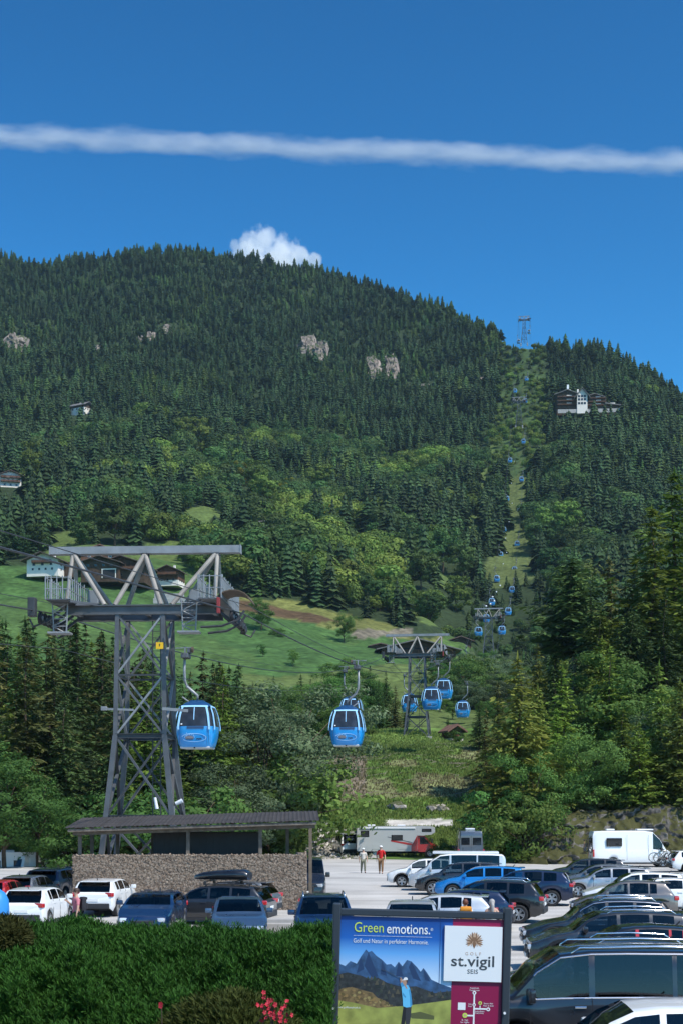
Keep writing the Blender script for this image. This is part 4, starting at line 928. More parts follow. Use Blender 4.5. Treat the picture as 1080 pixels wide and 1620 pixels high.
def cabin_face(pts, side, grow, b, w=None):
    """a strip of given half width that follows the shell on one side; pts are (u, z) with u across the face"""
    rot = Matrix.Rotation(side * PI / 2, 3, 'Z')
    return [rot @ Vector((u, -(cabin_half(z) * 1.015 + grow) * (1 - .03 * (abs(u) / cabin_half(z)) ** 4), z)) for u, z in pts]
def strip(b, pts, side, wdt, grow):
    """a flat trim band along a polyline on a side face"""
    L = []
    for i, (u, z) in enumerate(pts):
        p0 = pts[max(0, i - 1)]; p1 = pts[min(len(pts) - 1, i + 1)]; d = Vector((p1[0] - p0[0], p1[1] - p0[1])); d.normalize(); n_ = Vector((-d.y, d.x)) * wdt / 2
        L.append(((u + n_.x, z + n_.y), (u - n_.x, z - n_.y)))
    a = cabin_face([l[0] for l in L], side, grow, b); c = cabin_face([l[1] for l in L], side, grow, b)
    a2 = cabin_face([l[0] for l in L], side, -.02, b); c2 = cabin_face([l[1] for l in L], side, -.02, b); n = len(a)
    b.add(a + c + a2 + c2, [(i, i + 1, n + i + 1, n + i) for i in range(n - 1)] + [(i, i + 1, 2 * n + i + 1, 2 * n + i) for i in range(n - 1)] + [(n + i, n + i + 1, 3 * n + i + 1, 3 * n + i) for i in range(n - 1)])
def make_cabin(flip):
    t = thing('cabin', 'blue lift cabin', 'cable car', (0, 0, 0), 0, 'blue cabins on the ropeway')
    cabin_shell(.05, 1.42, M_CBLUE, cap0=True, steps=8, name='body', parent=t)
    g = cabin_shell(1.42, 2.72, M_TINT, steps=8, name='window_band', parent=t)
    cabin_shell(2.72, 3.12, M_CDARK, grow=.015, cap1=True, steps=5, name='roof', parent=t)
    b = MB(); b.bevbox((0, 0, .03), (1.98, 2.02, .14), .05); b.build('skirt', M_SILV, t)
    MB().box((0, -1.05, .06), (.1, .06, .22)).build('bumper', M_DKST, t)
    for side in range(4):
        b = MB()
        for s in (-1, 1): strip(b, [(s * (cabin_half(z) * .80 - .04), z) for z in np.linspace(1.2, 2.72, 8)], side, .12, .035)
        strip(b, [(u, 2.74 + .03 * math.cos(u * 1.3)) for u in np.linspace(-.90, .90, 7)], side, .11, .04); b.build('window_frame', M_CLIGHT, t)
        if side in (0, 2):
            b = MB(); strip(b, [(.02 * 0, z) for z in np.linspace(1.85, 2.70, 4)], side, .05, .03); b.build('door_post', M_CLIGHT, g)
            b = MB(); strip(b, [(u, 1.33) for u in np.linspace(-.45, .68, 6)], side, .16, .03); b.build('vent', M_CDARK, t)
            b = MB(); strip(b, [(-.98, z) for z in np.linspace(.2, 1.4, 6)], side, .025, .012); strip(b, [(1.0, z) for z in np.linspace(.2, 1.4, 6)], side, .025, .012); b.build('door_seam', M_CDARK, t)
            b = MB(); strip(b, [(-.82, z) for z in (1.52, 1.6)], side, .1, .03); b.build('door_button', M_WHT, t)
            # emblem: oval ring, mountain outline and lettering
            b = MB(); e = [(math.cos(a) * .82 + .0, .66 + math.sin(a) * .27) for a in np.linspace(-2.6, 2.9, 26)]; strip(b, e, side, .035, .014); b.build('oval_emblem', M_CLIGHT, t)
            b = MB(); strip(b, [(-.62, .66), (-.56, .80), (-.5, .74), (-.47, 1.0), (-.42, .80), (-.36, .88), (-.28, .84), (-.2, .95), (-.12, .84), (-.05, .90), (.05, .66)], side, .035, .016); b.build('mountain_emblem', M_CLIGHT, t)
            b = MB(); a0 = [(-.58, .62), (-.5, .76), (-.3, .80), (-.1, .78), (.02, .62)]; bot = [(u, .60) for u, z in a0]; vs = cabin_face(a0, side, .012, b) + cabin_face(bot, side, .012, b); b.add(vs, [(i, i + 1, 6 + i, 5 + i) for i in range(4)]); b.build('emblem_hill', M_GREY, t)
            for s_, u, sz in (('Seiser', -.27, .22), ('Alm', .34, .22)):
                me = text_mesh(s_, sz, M_BLK if s_ == 'Alm' else M_DKST, bold=.006); rot = Matrix.Rotation(side * PI / 2, 4, 'Z')
                me.transform(rot @ Matrix.Translation((u, -(cabin_half(.57) * 1.015 + .024), .53)) @ Matrix.Rotation(R(86), 4, 'X')); link('lettering', me, t)
    b = MB(); b.bevbox((0, 0, 3.16), (.9, .7, .1), .03); b.build('roof_plate', M_CDARK, t)
    b = MB(); b.tube([(flip * .5, -.5, 3.1), (flip * .95, -.4, 3.42)], .05, 6); b.build('ski_arm', M_GALVL, t)
    f = flip
    b = MB(); b.tube([(0, 0, 3.15), (0, 0, 3.55), (f * .25, 0, 3.75), (f * .70, 0, 4.15), (f * .88, 0, 4.55), (f * .90, 0, 5.2), (f * .88, 0, 6.05)], [.09, .09, .095, .1, .1, .09, .08], 10)
    b.build('hanger', M_GALVL, t, smooth=True)
    gp = MB(); gp.bevbox((f * .80, 0, 6.2), (.5, 1.1, .34), .06); gp.box((f * .55, 0, 6.55), (.16, .9, .3)); gp = gp.build('grip', M_GALV, t)
    b = MB(); b.cyl((f * .35, 0, 6.62), .2, .12, 'X', 12); b.build('grip_wheel', M_RUST, gp)
    b = MB(); b.beam((f * .3, 0, 6.78), (f * 1.5, 0, 6.74), .07, .05); b.beam((f * .85, 0, 6.3), (f * .85, 0, 6.8), .09); b.build('grip_lever', M_GALVL, gp)
    return t
CAB = {-1: make_cabin(-1), 1: make_cabin(1)}; _used = set()
# (rope, column in the photo, label)
CABINS = [(-1, 313, 'blue cabin hanging right beside the nearest tower'), (1, 549, 'large blue cabin in front of the other of a pair, over the brushwood'), (-1, 556, 'blue cabin mostly hidden behind the large middle one'),
          (1, 682, 'blue cabin hanging at the right leg of the second tower'), (1, 701, 'blue cabin half hidden behind the one at the second tower'), (-1, 647, 'blue cabin seen through the legs of the second tower'),
          (1, 731, 'blue cabin on its own right of the second tower, over the spruces'), (-1, 721, 'small blue cabin over the lower meadow right of the second tower'),
          (-1, 741, 'small pale cabin right of the brown barn'), (-1, 756, 'small cabin below the left end of the third tower head'), (-1, 768.5, 'small cabin just under the middle of the third tower head'), (-1, 777, 'tiny cabin on top of the third tower head'),
          (1, 793, 'lowest of three small cabins in line right of the third tower'), (1, 803, 'middle of three small cabins in line right of the third tower'), (1, 809, 'topmost of three small cabins in line right of the third tower'),
          (1, 813, 'tiny cabin above the right end of the third tower head'), (-1, 785, 'tiny cabin left of the white marker balls'), (1, 817, 'tiny cabin before the trees right of the marker balls'),
          (-1, 791, 'tiny cabin at the left edge of the grass clearing, lower'), (1, 821, 'tiny cabin at the right edge of the grass clearing, lower'), (-1, 796, 'tiny cabin at the left edge of the grass clearing, upper'), (1, 824, 'tiny cabin at the right edge of the grass clearing, upper'),
          (-1, 801, 'tiny cabin left of the top of the grass clearing'), (1, 827, 'tiny cabin right of the top of the grass clearing'), (-1, 806, 'tiny cabin below the fourth tower, left'), (1, 830, 'tiny cabin below the fourth tower, right'),
          (-1, 814, 'tiny cabin above the fourth tower, left'), (1, 832, 'tiny cabin above the fourth tower, right'), (-1, 819.5, 'tiny cabin at the left arm of the skyline tower'), (1, 836, 'tiny cabin at the right arm of the skyline tower')]
for side, px, lab in CABINS:
    D = (35100 - 800) / (866 - px) if side > 0 else 54100 / (866 - px)
    off = AX if side > 0 else -AX
    # exact: solve column = centre line + rope offset for D
    lo, hi = 60.0, 1420.0
    for _ in range(50):
        mid = (lo + hi) / 2
        xx_ = XC + F * (LINE(mid) + (off - side * .85) / CO) / mid
        if xx_ < px: lo = mid
        else: hi = mid
    D = lo; fl_ = side
    if fl_ in _used: t = copy_tree(CAB[fl_])
    else: t = CAB[fl_]; _used.add(fl_)
    t.location = (LINE(D) + (off - side * .85) / CO, D, rope_z(D) - 6.35); t.rotation_euler = (0, 0, ROPE_YAW + .05); t['label'] = lab
    print('cabin', px, round(D), 'row', round(YH - (rope_z(D) - 4.7 - CAM_Z) * F / D))
# ------------------------------------------------------------------ the gravel-walled shed
M_STONE = [mat('wall_stone_' + n, c, .9, spec=.2, var=.3, scale=9) for n, c in (('a', (.215, .160, .118)), ('b', (.27, .212, .162)), ('c', (.16, .122, .094)), ('d', (.29, .235, .185)))]
M_PLANK = mat('grey_timber', (.16, .135, .11), .85, spec=.2, var=.4, scale=3, bump=.3)
M_ROOFT = mat('weathered_roof_sheet', (.055, .047, .042), .7, .15, var=.35, scale=1.2)
M_BLKSH = mat('black_sheeting', (.018, .018, .02), .6, var=.3, scale=3)
M_MORTAR = mat('wall_core', (.12, .10, .085), .95)
def shed():
    t = thing('shed', 'open shed with stone-filled wall and sloping sheet roof at the tower foot', 'shed', (wx(303, 61), 61, 0), R(2))
    Wd, Hh, dep = 10.1, 2.38, 4.2
    x0 = -Wd / 2 + .0; x1 = Wd / 2 - .55
    MB().box(((x0 + x1) / 2, .30, Hh / 2), (x1 - x0 - .1, .5, Hh - .05)).build('wall_core', M_MORTAR, t)
    # side return on the right, running back
    MB().box((x1 + .20, dep / 2 + .1, Hh / 2), (.42, dep, Hh - .05)).build('wall_core', M_MORTAR, t)
    rg = np.random.default_rng(9)
    def stones(n, fn):
        bs = [MB() for _ in M_STONE]
        base = [Vector(v) for v in ((1, 0, -.35), (.31, .95, -.35), (-.81, .59, -.35), (-.81, -.59, -.35), (.31, -.95, -.35), (.55, .3, .55), (-.2, .6, .6), (-.6, -.1, .5), (.1, -.62, .6))]
        fs = [(0, 1, 5), (1, 2, 6), (1, 6, 5), (2, 3, 7), (2, 7, 6), (3, 4, 8), (3, 8, 7), (4, 0, 8), (0, 5, 8), (5, 6, 7, 8)]
        for i in range(n):
            c, rot = fn(); s = .028 + .038 * rg.random() ** 1.5; sq = Vector((1 + .5 * rg.random(), .7 + .4 * rg.random(), .6 + .5 * rg.random()))
            spin = Matrix.Rotation(rg.random() * 6.28, 3, 'Z')
            bs[rg.integers(4)].add([rot @ (spin @ Vector((v.x * s * sq.x * (1 + .25 * rg.normal()), v.y * s * sq.y, v.z * s * sq.z))) + c for v in base], fs)
        for b_, m in zip(bs, M_STONE): o = b_.build('wall_stone', m, t); o['kind'] = 'stuff'
    front = Matrix.Rotation(R(90), 3, 'X'); right = Matrix.Rotation(R(90), 3, 'Y')
    stones(18000, lambda: (Vector((x0 + rg.random() * (x1 + .4 - x0), .06 - .03 * rg.random(), rg.random() * Hh)), front))
    stones(3600, lambda: (Vector((x1 + .40 + .03 * rg.random(), .05 + rg.random() * dep, rg.random() * Hh)), right))
    stones(1800, lambda: (Vector((x0 + rg.random() * (x1 - x0), .05 + rg.random() * .5, Hh - .03)), Matrix.Identity(3)))
    # posts
    for x, y in ((-4.78, .25), (-3.6, 3.8), (-2.0, 3.8), (-.15, .12), (2.95, .12), (4.1, 3.9), (5.15, 3.9), (-4.78, 3.9), (1.6, 3.9)):
        zt = 3.26 + (x + 5.2) * .030 + y * .075; MB().box((x, y, (zt + 0) / 2), (.15, .15, zt)).build('post', M_PLANK, t)
    # black enclosure inside
    MB().box((.55, 2.3, 1.72), (4.6, 1.8, 3.2)).build('store_box', M_BLKSH, t)
    for k in range(15): MB().box((-1.62 + k * .31, 1.38, 2.6), (.05, .04, 1.4)).build('box_rib', M_BLKSH, t)
    # eaves beams, rafters
    def zr(x, y): return 3.30 + (x + 5.2) * .030 + y * .075
    for y in (.05, 3.9):
        MB().beam((-5.05, y, zr(-5.05, y) + .02), (5.3, y, zr(5.3, y) + .02), .14, .22).build('eaves_beam', M_PLANK, t)
    for x in np.linspace(-4.9, 5.1, 9): MB().beam((x, -.35, zr(x, -.35) + .18), (x, 4.6, zr(x, 4.6) + .18), .1, .16).build('rafter', M_PLANK, t)
    MB().beam((-5.2, -.42, zr(-5.2, -.42) + .16), (5.35, -.42, zr(5.35, -.42) + .16), .04, .12).build('fascia', M_PLANK, t)
    # corrugated sheets
    n = 15; 
    for k in range(n):
        xa, xb = -5.3 + k * 10.75 / n, -5.3 + (k + 1) * 10.75 / n + .03; vs = []; m = 13; dz = .006 * (k % 2)
        for j in range(m):
            x = xa + (xb - xa) * j / (m - 1); z = .29 + .017 * math.cos(j * PI / 1.5) + dz
            vs += [(x, -.5, zr(x, -.5) + z), (x, 4.75, zr(x, 4.75) + z), (x, -.5, zr(x, -.5) + z - .015), (x, 4.75, zr(x, 4.75) + z - .015)]
        fs = [(4 * j, 4 * j + 4, 4 * j + 5, 4 * j + 1) for j in range(m - 1)] + [(4 * j + 2, 4 * j + 3, 4 * j + 7, 4 * j + 6) for j in range(m - 1)] + [(4 * j, 4 * j + 2, 4 * j + 6, 4 * j + 4) for j in range(m - 1)]
        MB().add(vs, fs).build('roof_sheet', M_ROOFT, t)
shed()

# ------------------------------------------------------------------ farmhouses and hotel
M_PLASTER = mat('white_plaster', (.76, .71, .63), .9, spec=.2, var=.06, scale=.6)
M_LOG = mat('dark_log_wall', (.075, .048, .032), .85, spec=.2, var=.4, scale=1.2, bump=.3)
M_LOG2 = mat('brown_log_wall', (.13, .065, .040), .85, spec=.2, var=.4, scale=1.2, bump=.3)
M_TILE = mat('brown_roof', (.115, .085, .070), .8, spec=.2, var=.35, scale=1.5)
M_TILE2 = mat('red_brown_roof', (.19, .105, .078), .8, spec=.2, var=.3, scale=1.5)
M_TILEG = mat('grey_roof', (.16, .155, .15), .8, spec=.2, var=.3, scale=1.2)
M_WIN = mat('window_glass', (.02, .025, .03), .08, spec=.7)
def gable_house(label, px, py, D, rz, W, Dp, H, rise, wall, roofm, wood=None, rows=(), balcony=(), eave=.9, cat='house', name='farmhouse', group=None, chimney=True, porch=None, woodz=None, sink=1.0, side_rows=True):
    """gable front faces -Y; W across, Dp deep; rows: (z, n, w, h)"""
    if 300 < D < 560: D = hill_D(px, py)
    t = thing(name, label, cat, (wx(px, D), D, wz(py, D)), rz, group)
    wz_ = woodz if woodz is not None else H
    MB().box((0, 0, (wz_ - sink) / 2), (W, Dp, wz_ + sink)).build('wall', wall, t)
    if wood is not None or wz_ < H:
        wd = wood or wall
        b = MB(); hw = W / 2 + .03; b.prism([(-hw, wz_), (hw, wz_), (hw, H), (0, H + rise), (-hw, H)], -Dp / 2 - .03, Dp / 2 + .03); b.build('upper_wall', wd, t)
    else:
        b = MB(); hw = W / 2; b.prism([(-hw, H), (hw, H), (0, H + rise)], -Dp / 2 + .02, Dp / 2 - .02); b.build('gable', wall, t)
    k = rise / (W / 2); hw = W / 2 + eave
    b = MB()
    for s in (-1, 1):
        a = (0, H + rise + .10); e = (s * hw, H + rise - k * hw + .10)
        b.prism([a, e, (e[0], e[1] + .26), (0, a[1] + .30)], -Dp / 2 - eave * 1.2, Dp / 2 + eave)
    rf_ = b.build('roof', roofm, t)
    if chimney: MB().bevbox((W * .14, Dp * .1, H + rise + .2), (.7, .7, 1.6), .05).build('chimney', M_PLASTER, rf_)
    for z, n, w, h in rows:
        for i in range(n):
            x = (i - (n - 1) / 2) * (W * .82 / max(n, 1)); 
            f = MB().box((x, -Dp / 2 - .05, z), (w + .16, .08, h + .16)).build('window', M_PLANK if wall is M_PLASTER else M_PLASTER if wall is M_LOG2 else M_PLANK, t); MB().box((x, -Dp / 2 - .095, z), (w, .03, h)).build('pane', M_WIN, f)
        if side_rows:
            for sx in (-1, 1):
                for i in range(3):
                    y = (i - 1) * Dp * .28; f = MB().box((sx * (W / 2 + .05), y, z), (.08, w + .16, h + .16)).build('window', M_PLANK, t); MB().box((sx * (W / 2 + .095), y, z), (.03, w, h)).build('pane', M_WIN, f)
    for z, w in balcony:
        b = MB(); b.box((0, -Dp / 2 - .65, z), (w, 1.25, .14)); bl = b.build('balcony', M_LOG, t)
        b = MB(); b.box((0, -Dp / 2 - 1.25, z + .95), (w, .1, .12)); b.box((0, -Dp / 2 - 1.25, z + .50), (w, .06, .62))
        for sx in (-1, 1): b.box((sx * w / 2, -Dp / 2 - .65, z + .55), (.08, 1.2, .8))
        b.build('balustrade', M_LOG2, bl)
    return t
gable_house('white chalet with a wooden balcony under its gable, left of the brown barns', 78, 911, 490, R(-12), 11.5, 11, 4.6, 2.3, M_PLASTER, M_TILE, rows=((1.5, 4, .55, .6), (3.3, 3, .8, 1.0)), balcony=((3.5, 7.0),), eave=1.6, chimney=True)
MB().box((7.0, 2.5, 2.0), (3.0, 6, 5)).build('annex', M_LOG, [o for o in COL.objects if o.get('label', '').startswith('white chalet with a wooden balcony under')][0])
gable_house('reddish brown barn with the highest roof, behind the other two', 158, 898, 500, R(10), 13, 12, 4.4, 2.2, M_LOG2, M_TILE2, rows=((3.0, 3, .9, .7),), eave=1.2, cat='barn', name='barn', chimney=False)
t = gable_house('brown barn with a white-framed gateway below its gable', 166, 920, 485, R(-8), 13, 11, 5.4, 2.0, M_LOG, M_TILE, rows=((4.6, 4, .8, .6),), eave=1.3, cat='barn', name='barn', chimney=False)
MB().box((3.2, -5.56, 1.7), (4.6, .12, 2.8)).build('gate', M_BLKSH, t); MB().box((3.2, -5.62, 3.2), (5.0, .16, .34)).build('lintel', M_PLASTER, t)
for sx in (.9, 5.5): MB().box((3.2 - 2.3 + sx - .9, -5.62, 1.7), (.25, .16, 2.9)).build('gate_post', M_PLASTER, t)
t = gable_house('brown barn with an open upper gallery, right of the gateway barn', 199, 922, 486, R(-6), 16, 12, 5.2, 2.6, M_LOG, M_TILE, rows=((1.8, 3, .9, .7),), balcony=((3.4, 13),), eave=1.4, cat='barn', name='barn', chimney=False)
for i in range(7): MB().box((-5.4 + i * 1.8, -6.9, 4.9), (.18, .18, 2.2)).build('gallery_post', M_LOG2, t)
gable_house('small chalet with a balcony, half hidden by the tower struts', 271, 925, 470, R(-10), 7.5, 8, 4.2, 1.6, M_PLASTER, M_TILE, wood=M_LOG2, woodz=1.0, rows=((1.2, 3, .6, .7), (3.3, 3, .7, .8)), balcony=((2.7, 6.5),), eave=1.1)
for px, py, D, w in ((276, 952, hill_D(276, 952), 14), (268, 945, hill_D(268, 945), 10)):
    t = thing('field_wall', ('long grey stone wall' if w > 12 else 'short grey stone wall') + ' on the field below the small chalet', 'wall', (wx(px, D), D, wz(py, D)), R(-6)); MB().bevbox((0, 0, .3), (w, .6, 1.8), .1).build('masonry', M_CONC, t)
# the large low barn behind the second tower
t = gable_house('large low brown barn with a wide roof behind the second tower', 657, 1046, 372, R(4), 21, 13, 2.6, 2.6, M_LOG, M_TILEG, rows=(), eave=1.6, cat='barn', name='barn', chimney=False)
for i in range(11): MB().box((-9.6 + i * 1.92, -6.56, 1.5), (.22, .14, 3.2)).build('wall_post', M_LOG2, t)
for i in range(5): f = MB().box((-6.5 + i * 3.2, -6.55, 2.9), (2.2, .12, .9)).build('window', M_LOG2, t); MB().box((-6.5 + i * 3.2, -6.62, 2.9), (1.9, .04, .6)).build('pane', M_SEAM, f)
gable_house('low dark shed at the left end of the large barn', 600, 1032, 372, R(4), 6, 5, 1.4, .7, M_LOG, M_TILE, eave=.6, cat='shed', name='field_shed', chimney=False)
gable_house('low dark shed at the right end of the large barn', 722, 1022, 380, R(14), 8, 7, 1.4, 1.3, M_LOG, M_TILE, eave=.9, cat='shed', name='field_shed', chimney=False)
gable_house('white chalet with two balconies at the left picture edge', 17, 774, hill_D(17, 774), R(14), 11, 11, 6.2, 2.2, M_PLASTER, M_TILE, rows=((1.2, 3, .9, 1.0), (3.6, 4, .8, 1.1), (5.6, 3, .8, 1.0)), balcony=((2.6, 10), (4.8, 10)), eave=1.5)
gable_house('grey-roofed hut alone among dark firs high on the left slope', 128, 652, hill_D(128, 652), R(60), 8, 13, 3.8, 2.2, M_PLASTER, M_TILEG, wood=M_LOG, woodz=2.0, rows=((1.2, 3, .9, 1.0),), eave=1.3, sink=4)
gable_house('little white-walled hut with a pale flat roof among trees mid slope', 402, 838, hill_D(402, 838), R(70), 4, 12, 3.0, .6, M_PLASTER, M_TILEG, rows=((1.6, 2, .6, .8),), eave=1.0, cat='hut', name='hut', chimney=False)
gable_house('small red-brown hut on a white base between the second tower and the spruces', 715, 1170, 216, R(18), 2.2, 3, 1.2, .7, M_PLASTER, M_TILE2, wood=M_LOG2, woodz=.15, rows=(), eave=.5, cat='hut', name='hut', chimney=False)
def hotel():
    D = hill_D(925, 652); t = thing('hotel', 'long hotel with white central gable and rows of dark balconies high on the right slope', 'hotel', (wx(925, D), D, wz(646, D)), R(-4))
    k = D / F    # metres per photo pixel
    def blk(px0, px1, z0, z1, nm_, m, y=0, dy=12): MB().box((((px0 + px1) / 2 - 925) * k, y, (z0 + z1) / 2 * k), ((px1 - px0) * k, dy, (z1 - z0) * k)).build(nm_, m, t)
    def gab(px0, px1, z, rise, m, y, dy, roofm, ev=2.0):
        xa, xb = (px0 - 925) * k, (px1 - 925) * k; xm = (xa + xb) / 2
        MB().prism([(xa, z * k), (xb, z * k), (xm, (z + rise) * k)], y - dy / 2, y + dy / 2).build('gable', m, t)
        b = MB()
        for s, xe in ((-1, xa - ev), (1, xb + ev)):
            sl = rise * k / ((xb - xa) / 2); ze = z * k - sl * ev
            b.prism([(xm, (z + rise) * k + .1), (xe, ze + .1), (xe, ze + .6), (xm, (z + rise) * k + .6)], y - dy / 2 - 1.4, y + dy / 2 + 1)
        b.build('roof', roofm, t)
    blk(879, 912, -14, 19, 'wall', M_LOG); gab(879, 912, 19, 6, M_LOG, 0, 12, M_TILEG)
    blk(910, 926, -14, 15, 'wall', M_PLASTER, -3, 14); gab(910, 926, 15, 10, M_PLASTER, -3, 14, M_TILEG)
    blk(926, 956, -16, 14, 'wall', M_LOG); gab(926, 950, 14, 4, M_LOG, 0, 12, M_TILEG)
    blk(956, 981, -20, 2, 'wall', M_LOG); MB().prism([((954 - 925) * k, 2 * k), ((984 - 925) * k, -2 * k), ((984 - 925) * k, -1 * k), ((954 - 925) * k, 4 * k)], -8, 7).build('roof', M_TILEG, t)
    for a, c, zs in ((880, 911, (3, 9, 15)), (927, 955, (1, 6.5, 12))):
        for z in zs: blk(a, c, z - 1.2, z - .6, 'balcony', M_LOG2, -6.8, 1.6); blk(a, c, z - .6, z + .6, 'balustrade', M_LOG, -7.5, .12); blk((a + c) / 2 - 1, (a + c) / 2 + 7, z + .6, z + 2.6, 'white_panel', M_PLASTER, -6.15, .3)
    for z in (2, 8, 13):
        for x in (913, 917.5, 922):
            f = MB().box(((x - 925) * k, -10.05, z * k), (1.5, .1, 1.5)).build('window', M_LOG, t); MB().box(((x - 925) * k, -10.12, z * k), (1.2, .05, 1.2)).build('pane', M_WIN, f)
    for px in (901, 914): MB().bevbox(((px - 925) * k, 4, 26 * k), (1.2, 1.2, 6), .1).build('chimney', M_PLASTER, t)
    blk(962, 970, 3, 4.6, 'white_panel', M_PLASTER, -4, 3)
    # stair of pale retaining wall below
    MB().bevbox(((930 - 925) * k, -9, -10 * k), (100 * k, 1.2, 6 * k), .1).build('terrace_wall', M_CONC, t)
    f = thing('flagpole', 'white flag on a pole rising behind the hotel roof', 'flagpole', (wx(901, D), D + 14, wz(622, D))); MB().tube([(0, 0, -4), (0, 0, 10)], .1, 6).build('pole', M_WHT, f); MB().box((.7, 0, 8.6), (1.3, .06, 3.0)).build('flag', M_WHT, f)
hotel()

# boulders by the path and at the foot of the bank
M_BOULDER = rock_mat('pale_boulder', (.42, .40, .37), (.24, .22, .20), (.08, .09, .04), 1.2, .15)
def boulder_mesh(seed):
    rg = np.random.default_rng(seed); bm = bmesh.new(); bmesh.ops.create_icosphere(bm, subdivisions=2, radius=1)
    for v in bm.verts: 
        d = v.co.normalized(); v.co = Vector((d.x * 1.25, d.y, d.z * .72)) * (1 + .22 * math.sin(3 * d.x + seed) * math.cos(4 * d.y - seed) + .10 * rg.normal())
    me = bpy.data.meshes.new('boulder'); bm.to_mesh(me); bm.free(); me.materials.append(M_BOULDER); return me
BM_ = [boulder_mesh(i) for i in range(4)]
for px, D, s, lab, k in ((685, 166, .75, 'pale boulder on the grass below the mound, left of two', 0), (698, 166, .7, 'pale boulder on the grass below the mound, right of two', 1), (628, 167, .8, 'flat grey boulder in the grass at the mound foot', 2),
                      (603, 137, .75, 'pale boulder above the left end of the motorhome', 3), (567, 140, .6, 'small pale boulder by the white off-roader', 0), (536, 146, .9, 'long pale rock at the bend of the slope', 1), (462, 152, 1.3, 'long pale rock at the upper left of the slope', 2), (508, 149, .8, 'pale rock between the two long ones', 3), (527, 139, .9, 'pale block at the edge of the gravel slope', 2), (555, 137, .7, 'pale block above the white off-roader', 1)):
    X = wx(px, D); o = link('boulder', BM_[k], None, (X, D, gz(X, D) + s * .3)); o.scale = (s, s, s); o.rotation_euler = (.1, .1, px); tag(o, lab, 'boulder', 'boulders by the path')
rg = np.random.default_rng(2); bs = MB()
ico = [(1, 0, 0), (0, 1, 0), (-1, 0, 0), (0, -1, 0), (0, 0, .8), (0, 0, -.8)]; icf = [(0, 1, 4), (1, 2, 4), (2, 3, 4), (3, 0, 4), (1, 0, 5), (2, 1, 5), (3, 2, 5), (0, 3, 5)]
for k in range(1500):
    px = 400 + 200 * rg.random(); D = 122 + 34 * rg.random()
    if px < 490 and not (138 < D < 156 and rg.random() < .3): continue
    if px > 490 and D > 140 and rg.random() < .75: continue
    X = wx(px, D); s = .1 + .28 * rg.random() ** 3; r = Matrix.Rotation(rg.random() * 6, 3, 'Z'); bs.add([r @ Vector((v[0] * s * (.8 + .5 * rg.random()), v[1] * s, v[2] * s)) + Vector((X, D, gz(X, D) + s * .2)) for v in ico], icf)
tag(bs.build('rubble', M_BOULDER), 'pale broken stones on the slope beside the motorhome', kind='stuff')
# low mesh fence on the path
t = thing('mesh_fence', 'low grey wire fence panel above the motorhome', 'fence', (0, 0, 0)); D = 142
for i in range(8):
    px = 616 + i * 7; X = wx(px, D); z = gz(X, D); MB().tube([(X, D, z - .2), (X, D, z + 1.0)], .03, 5).build('fence_post', M_GALV, t)
xa, xb = wx(616, D), wx(665, D); b = MB()
for z in np.linspace(.15, .95, 5): b.tube([(xa, D, gz(xa, D) + z), (xb, D, gz(xb, D) + z)], .012, 4)
for x in np.linspace(xa, xb, 30): b.tube([(x, D, gz(x, D) + .15), (x, D, gz(x, D) + .95)], .01, 4)
b.build('wire_mesh', M_GALV, t)

# blue container at the left edge
t = thing('recycling_bin', 'rounded bright blue container cut by the left edge behind the hedge', 'bin', at(-6, 47)); M_BIN = mat('bin_blue', (.03, .22, .55), .45)
b = MB(); b.tube([(0, 0, 0), (0, 0, 1.0), (0, 0, 1.35), (0, 0, 1.6), (0, 0, 1.72)], [.40, .44, .42, .30, .12], 18); b.build('bin_body', M_BIN, t, smooth=True, ang=50)
MB().bevbox((0, -.38, 1.28), (.3, .14, .12), .03).build('bin_slot', M_BLK, t)
# low concrete blocks beside the hedge
for px, D, w, lab in ((455, 51.0, 1.5, 'pale concrete kerb block between the blue cars'), (440, 49.0, .9, 'short pale block beside the steel blue saloon')):
    o = MB().bevbox((0, 0, .2), (w, .35, .45), .03).build('kerb_block', M_CONC, None, at(px, D)); tag(o, lab, 'kerb block')
# ------------------------------------------------------------------ vehicles
def paint(name, col, metal=.25, rough=.32): 
    m = mat('paint_' + name, col, rough, metal, coat=1.0); nt = m.node_tree; b = nt.nodes['Principled BSDF']
    g = nt.nodes.new('ShaderNodeNewGeometry'); d = nt.nodes.new('ShaderNodeBsdfDiffuse'); d.inputs[0].default_value = (.02, .02, .022, 1)     # dark lining on the inner side
    x = nt.nodes.new('ShaderNodeMixShader'); nt.links.new(g.outputs['Backfacing'], x.inputs[0]); nt.links.new(b.outputs[0], x.inputs[1]); nt.links.new(d.outputs[0], x.inputs[2]); nt.links.new(x.outputs[0], nt.nodes['Material Output'].inputs['Surface'])
    tc = nt.nodes.new('ShaderNodeTexCoord'); n = nt.nodes.new('ShaderNodeTexNoise'); n.inputs['Scale'].default_value = 2.2; n.inputs['Detail'].default_value = 7; nt.links.new(tc.outputs['Object'], n.inputs['Vector'])
    r = nt.nodes.new('ShaderNodeMapRange'); r.inputs[1].default_value = .3; r.inputs[2].default_value = .75; r.inputs[3].default_value = rough * .7; r.inputs[4].default_value = min(1, rough * 1.6); nt.links.new(n.outputs[0], r.inputs[0]); nt.links.new(r.outputs[0], b.inputs['Roughness'])   # dust film
    return m
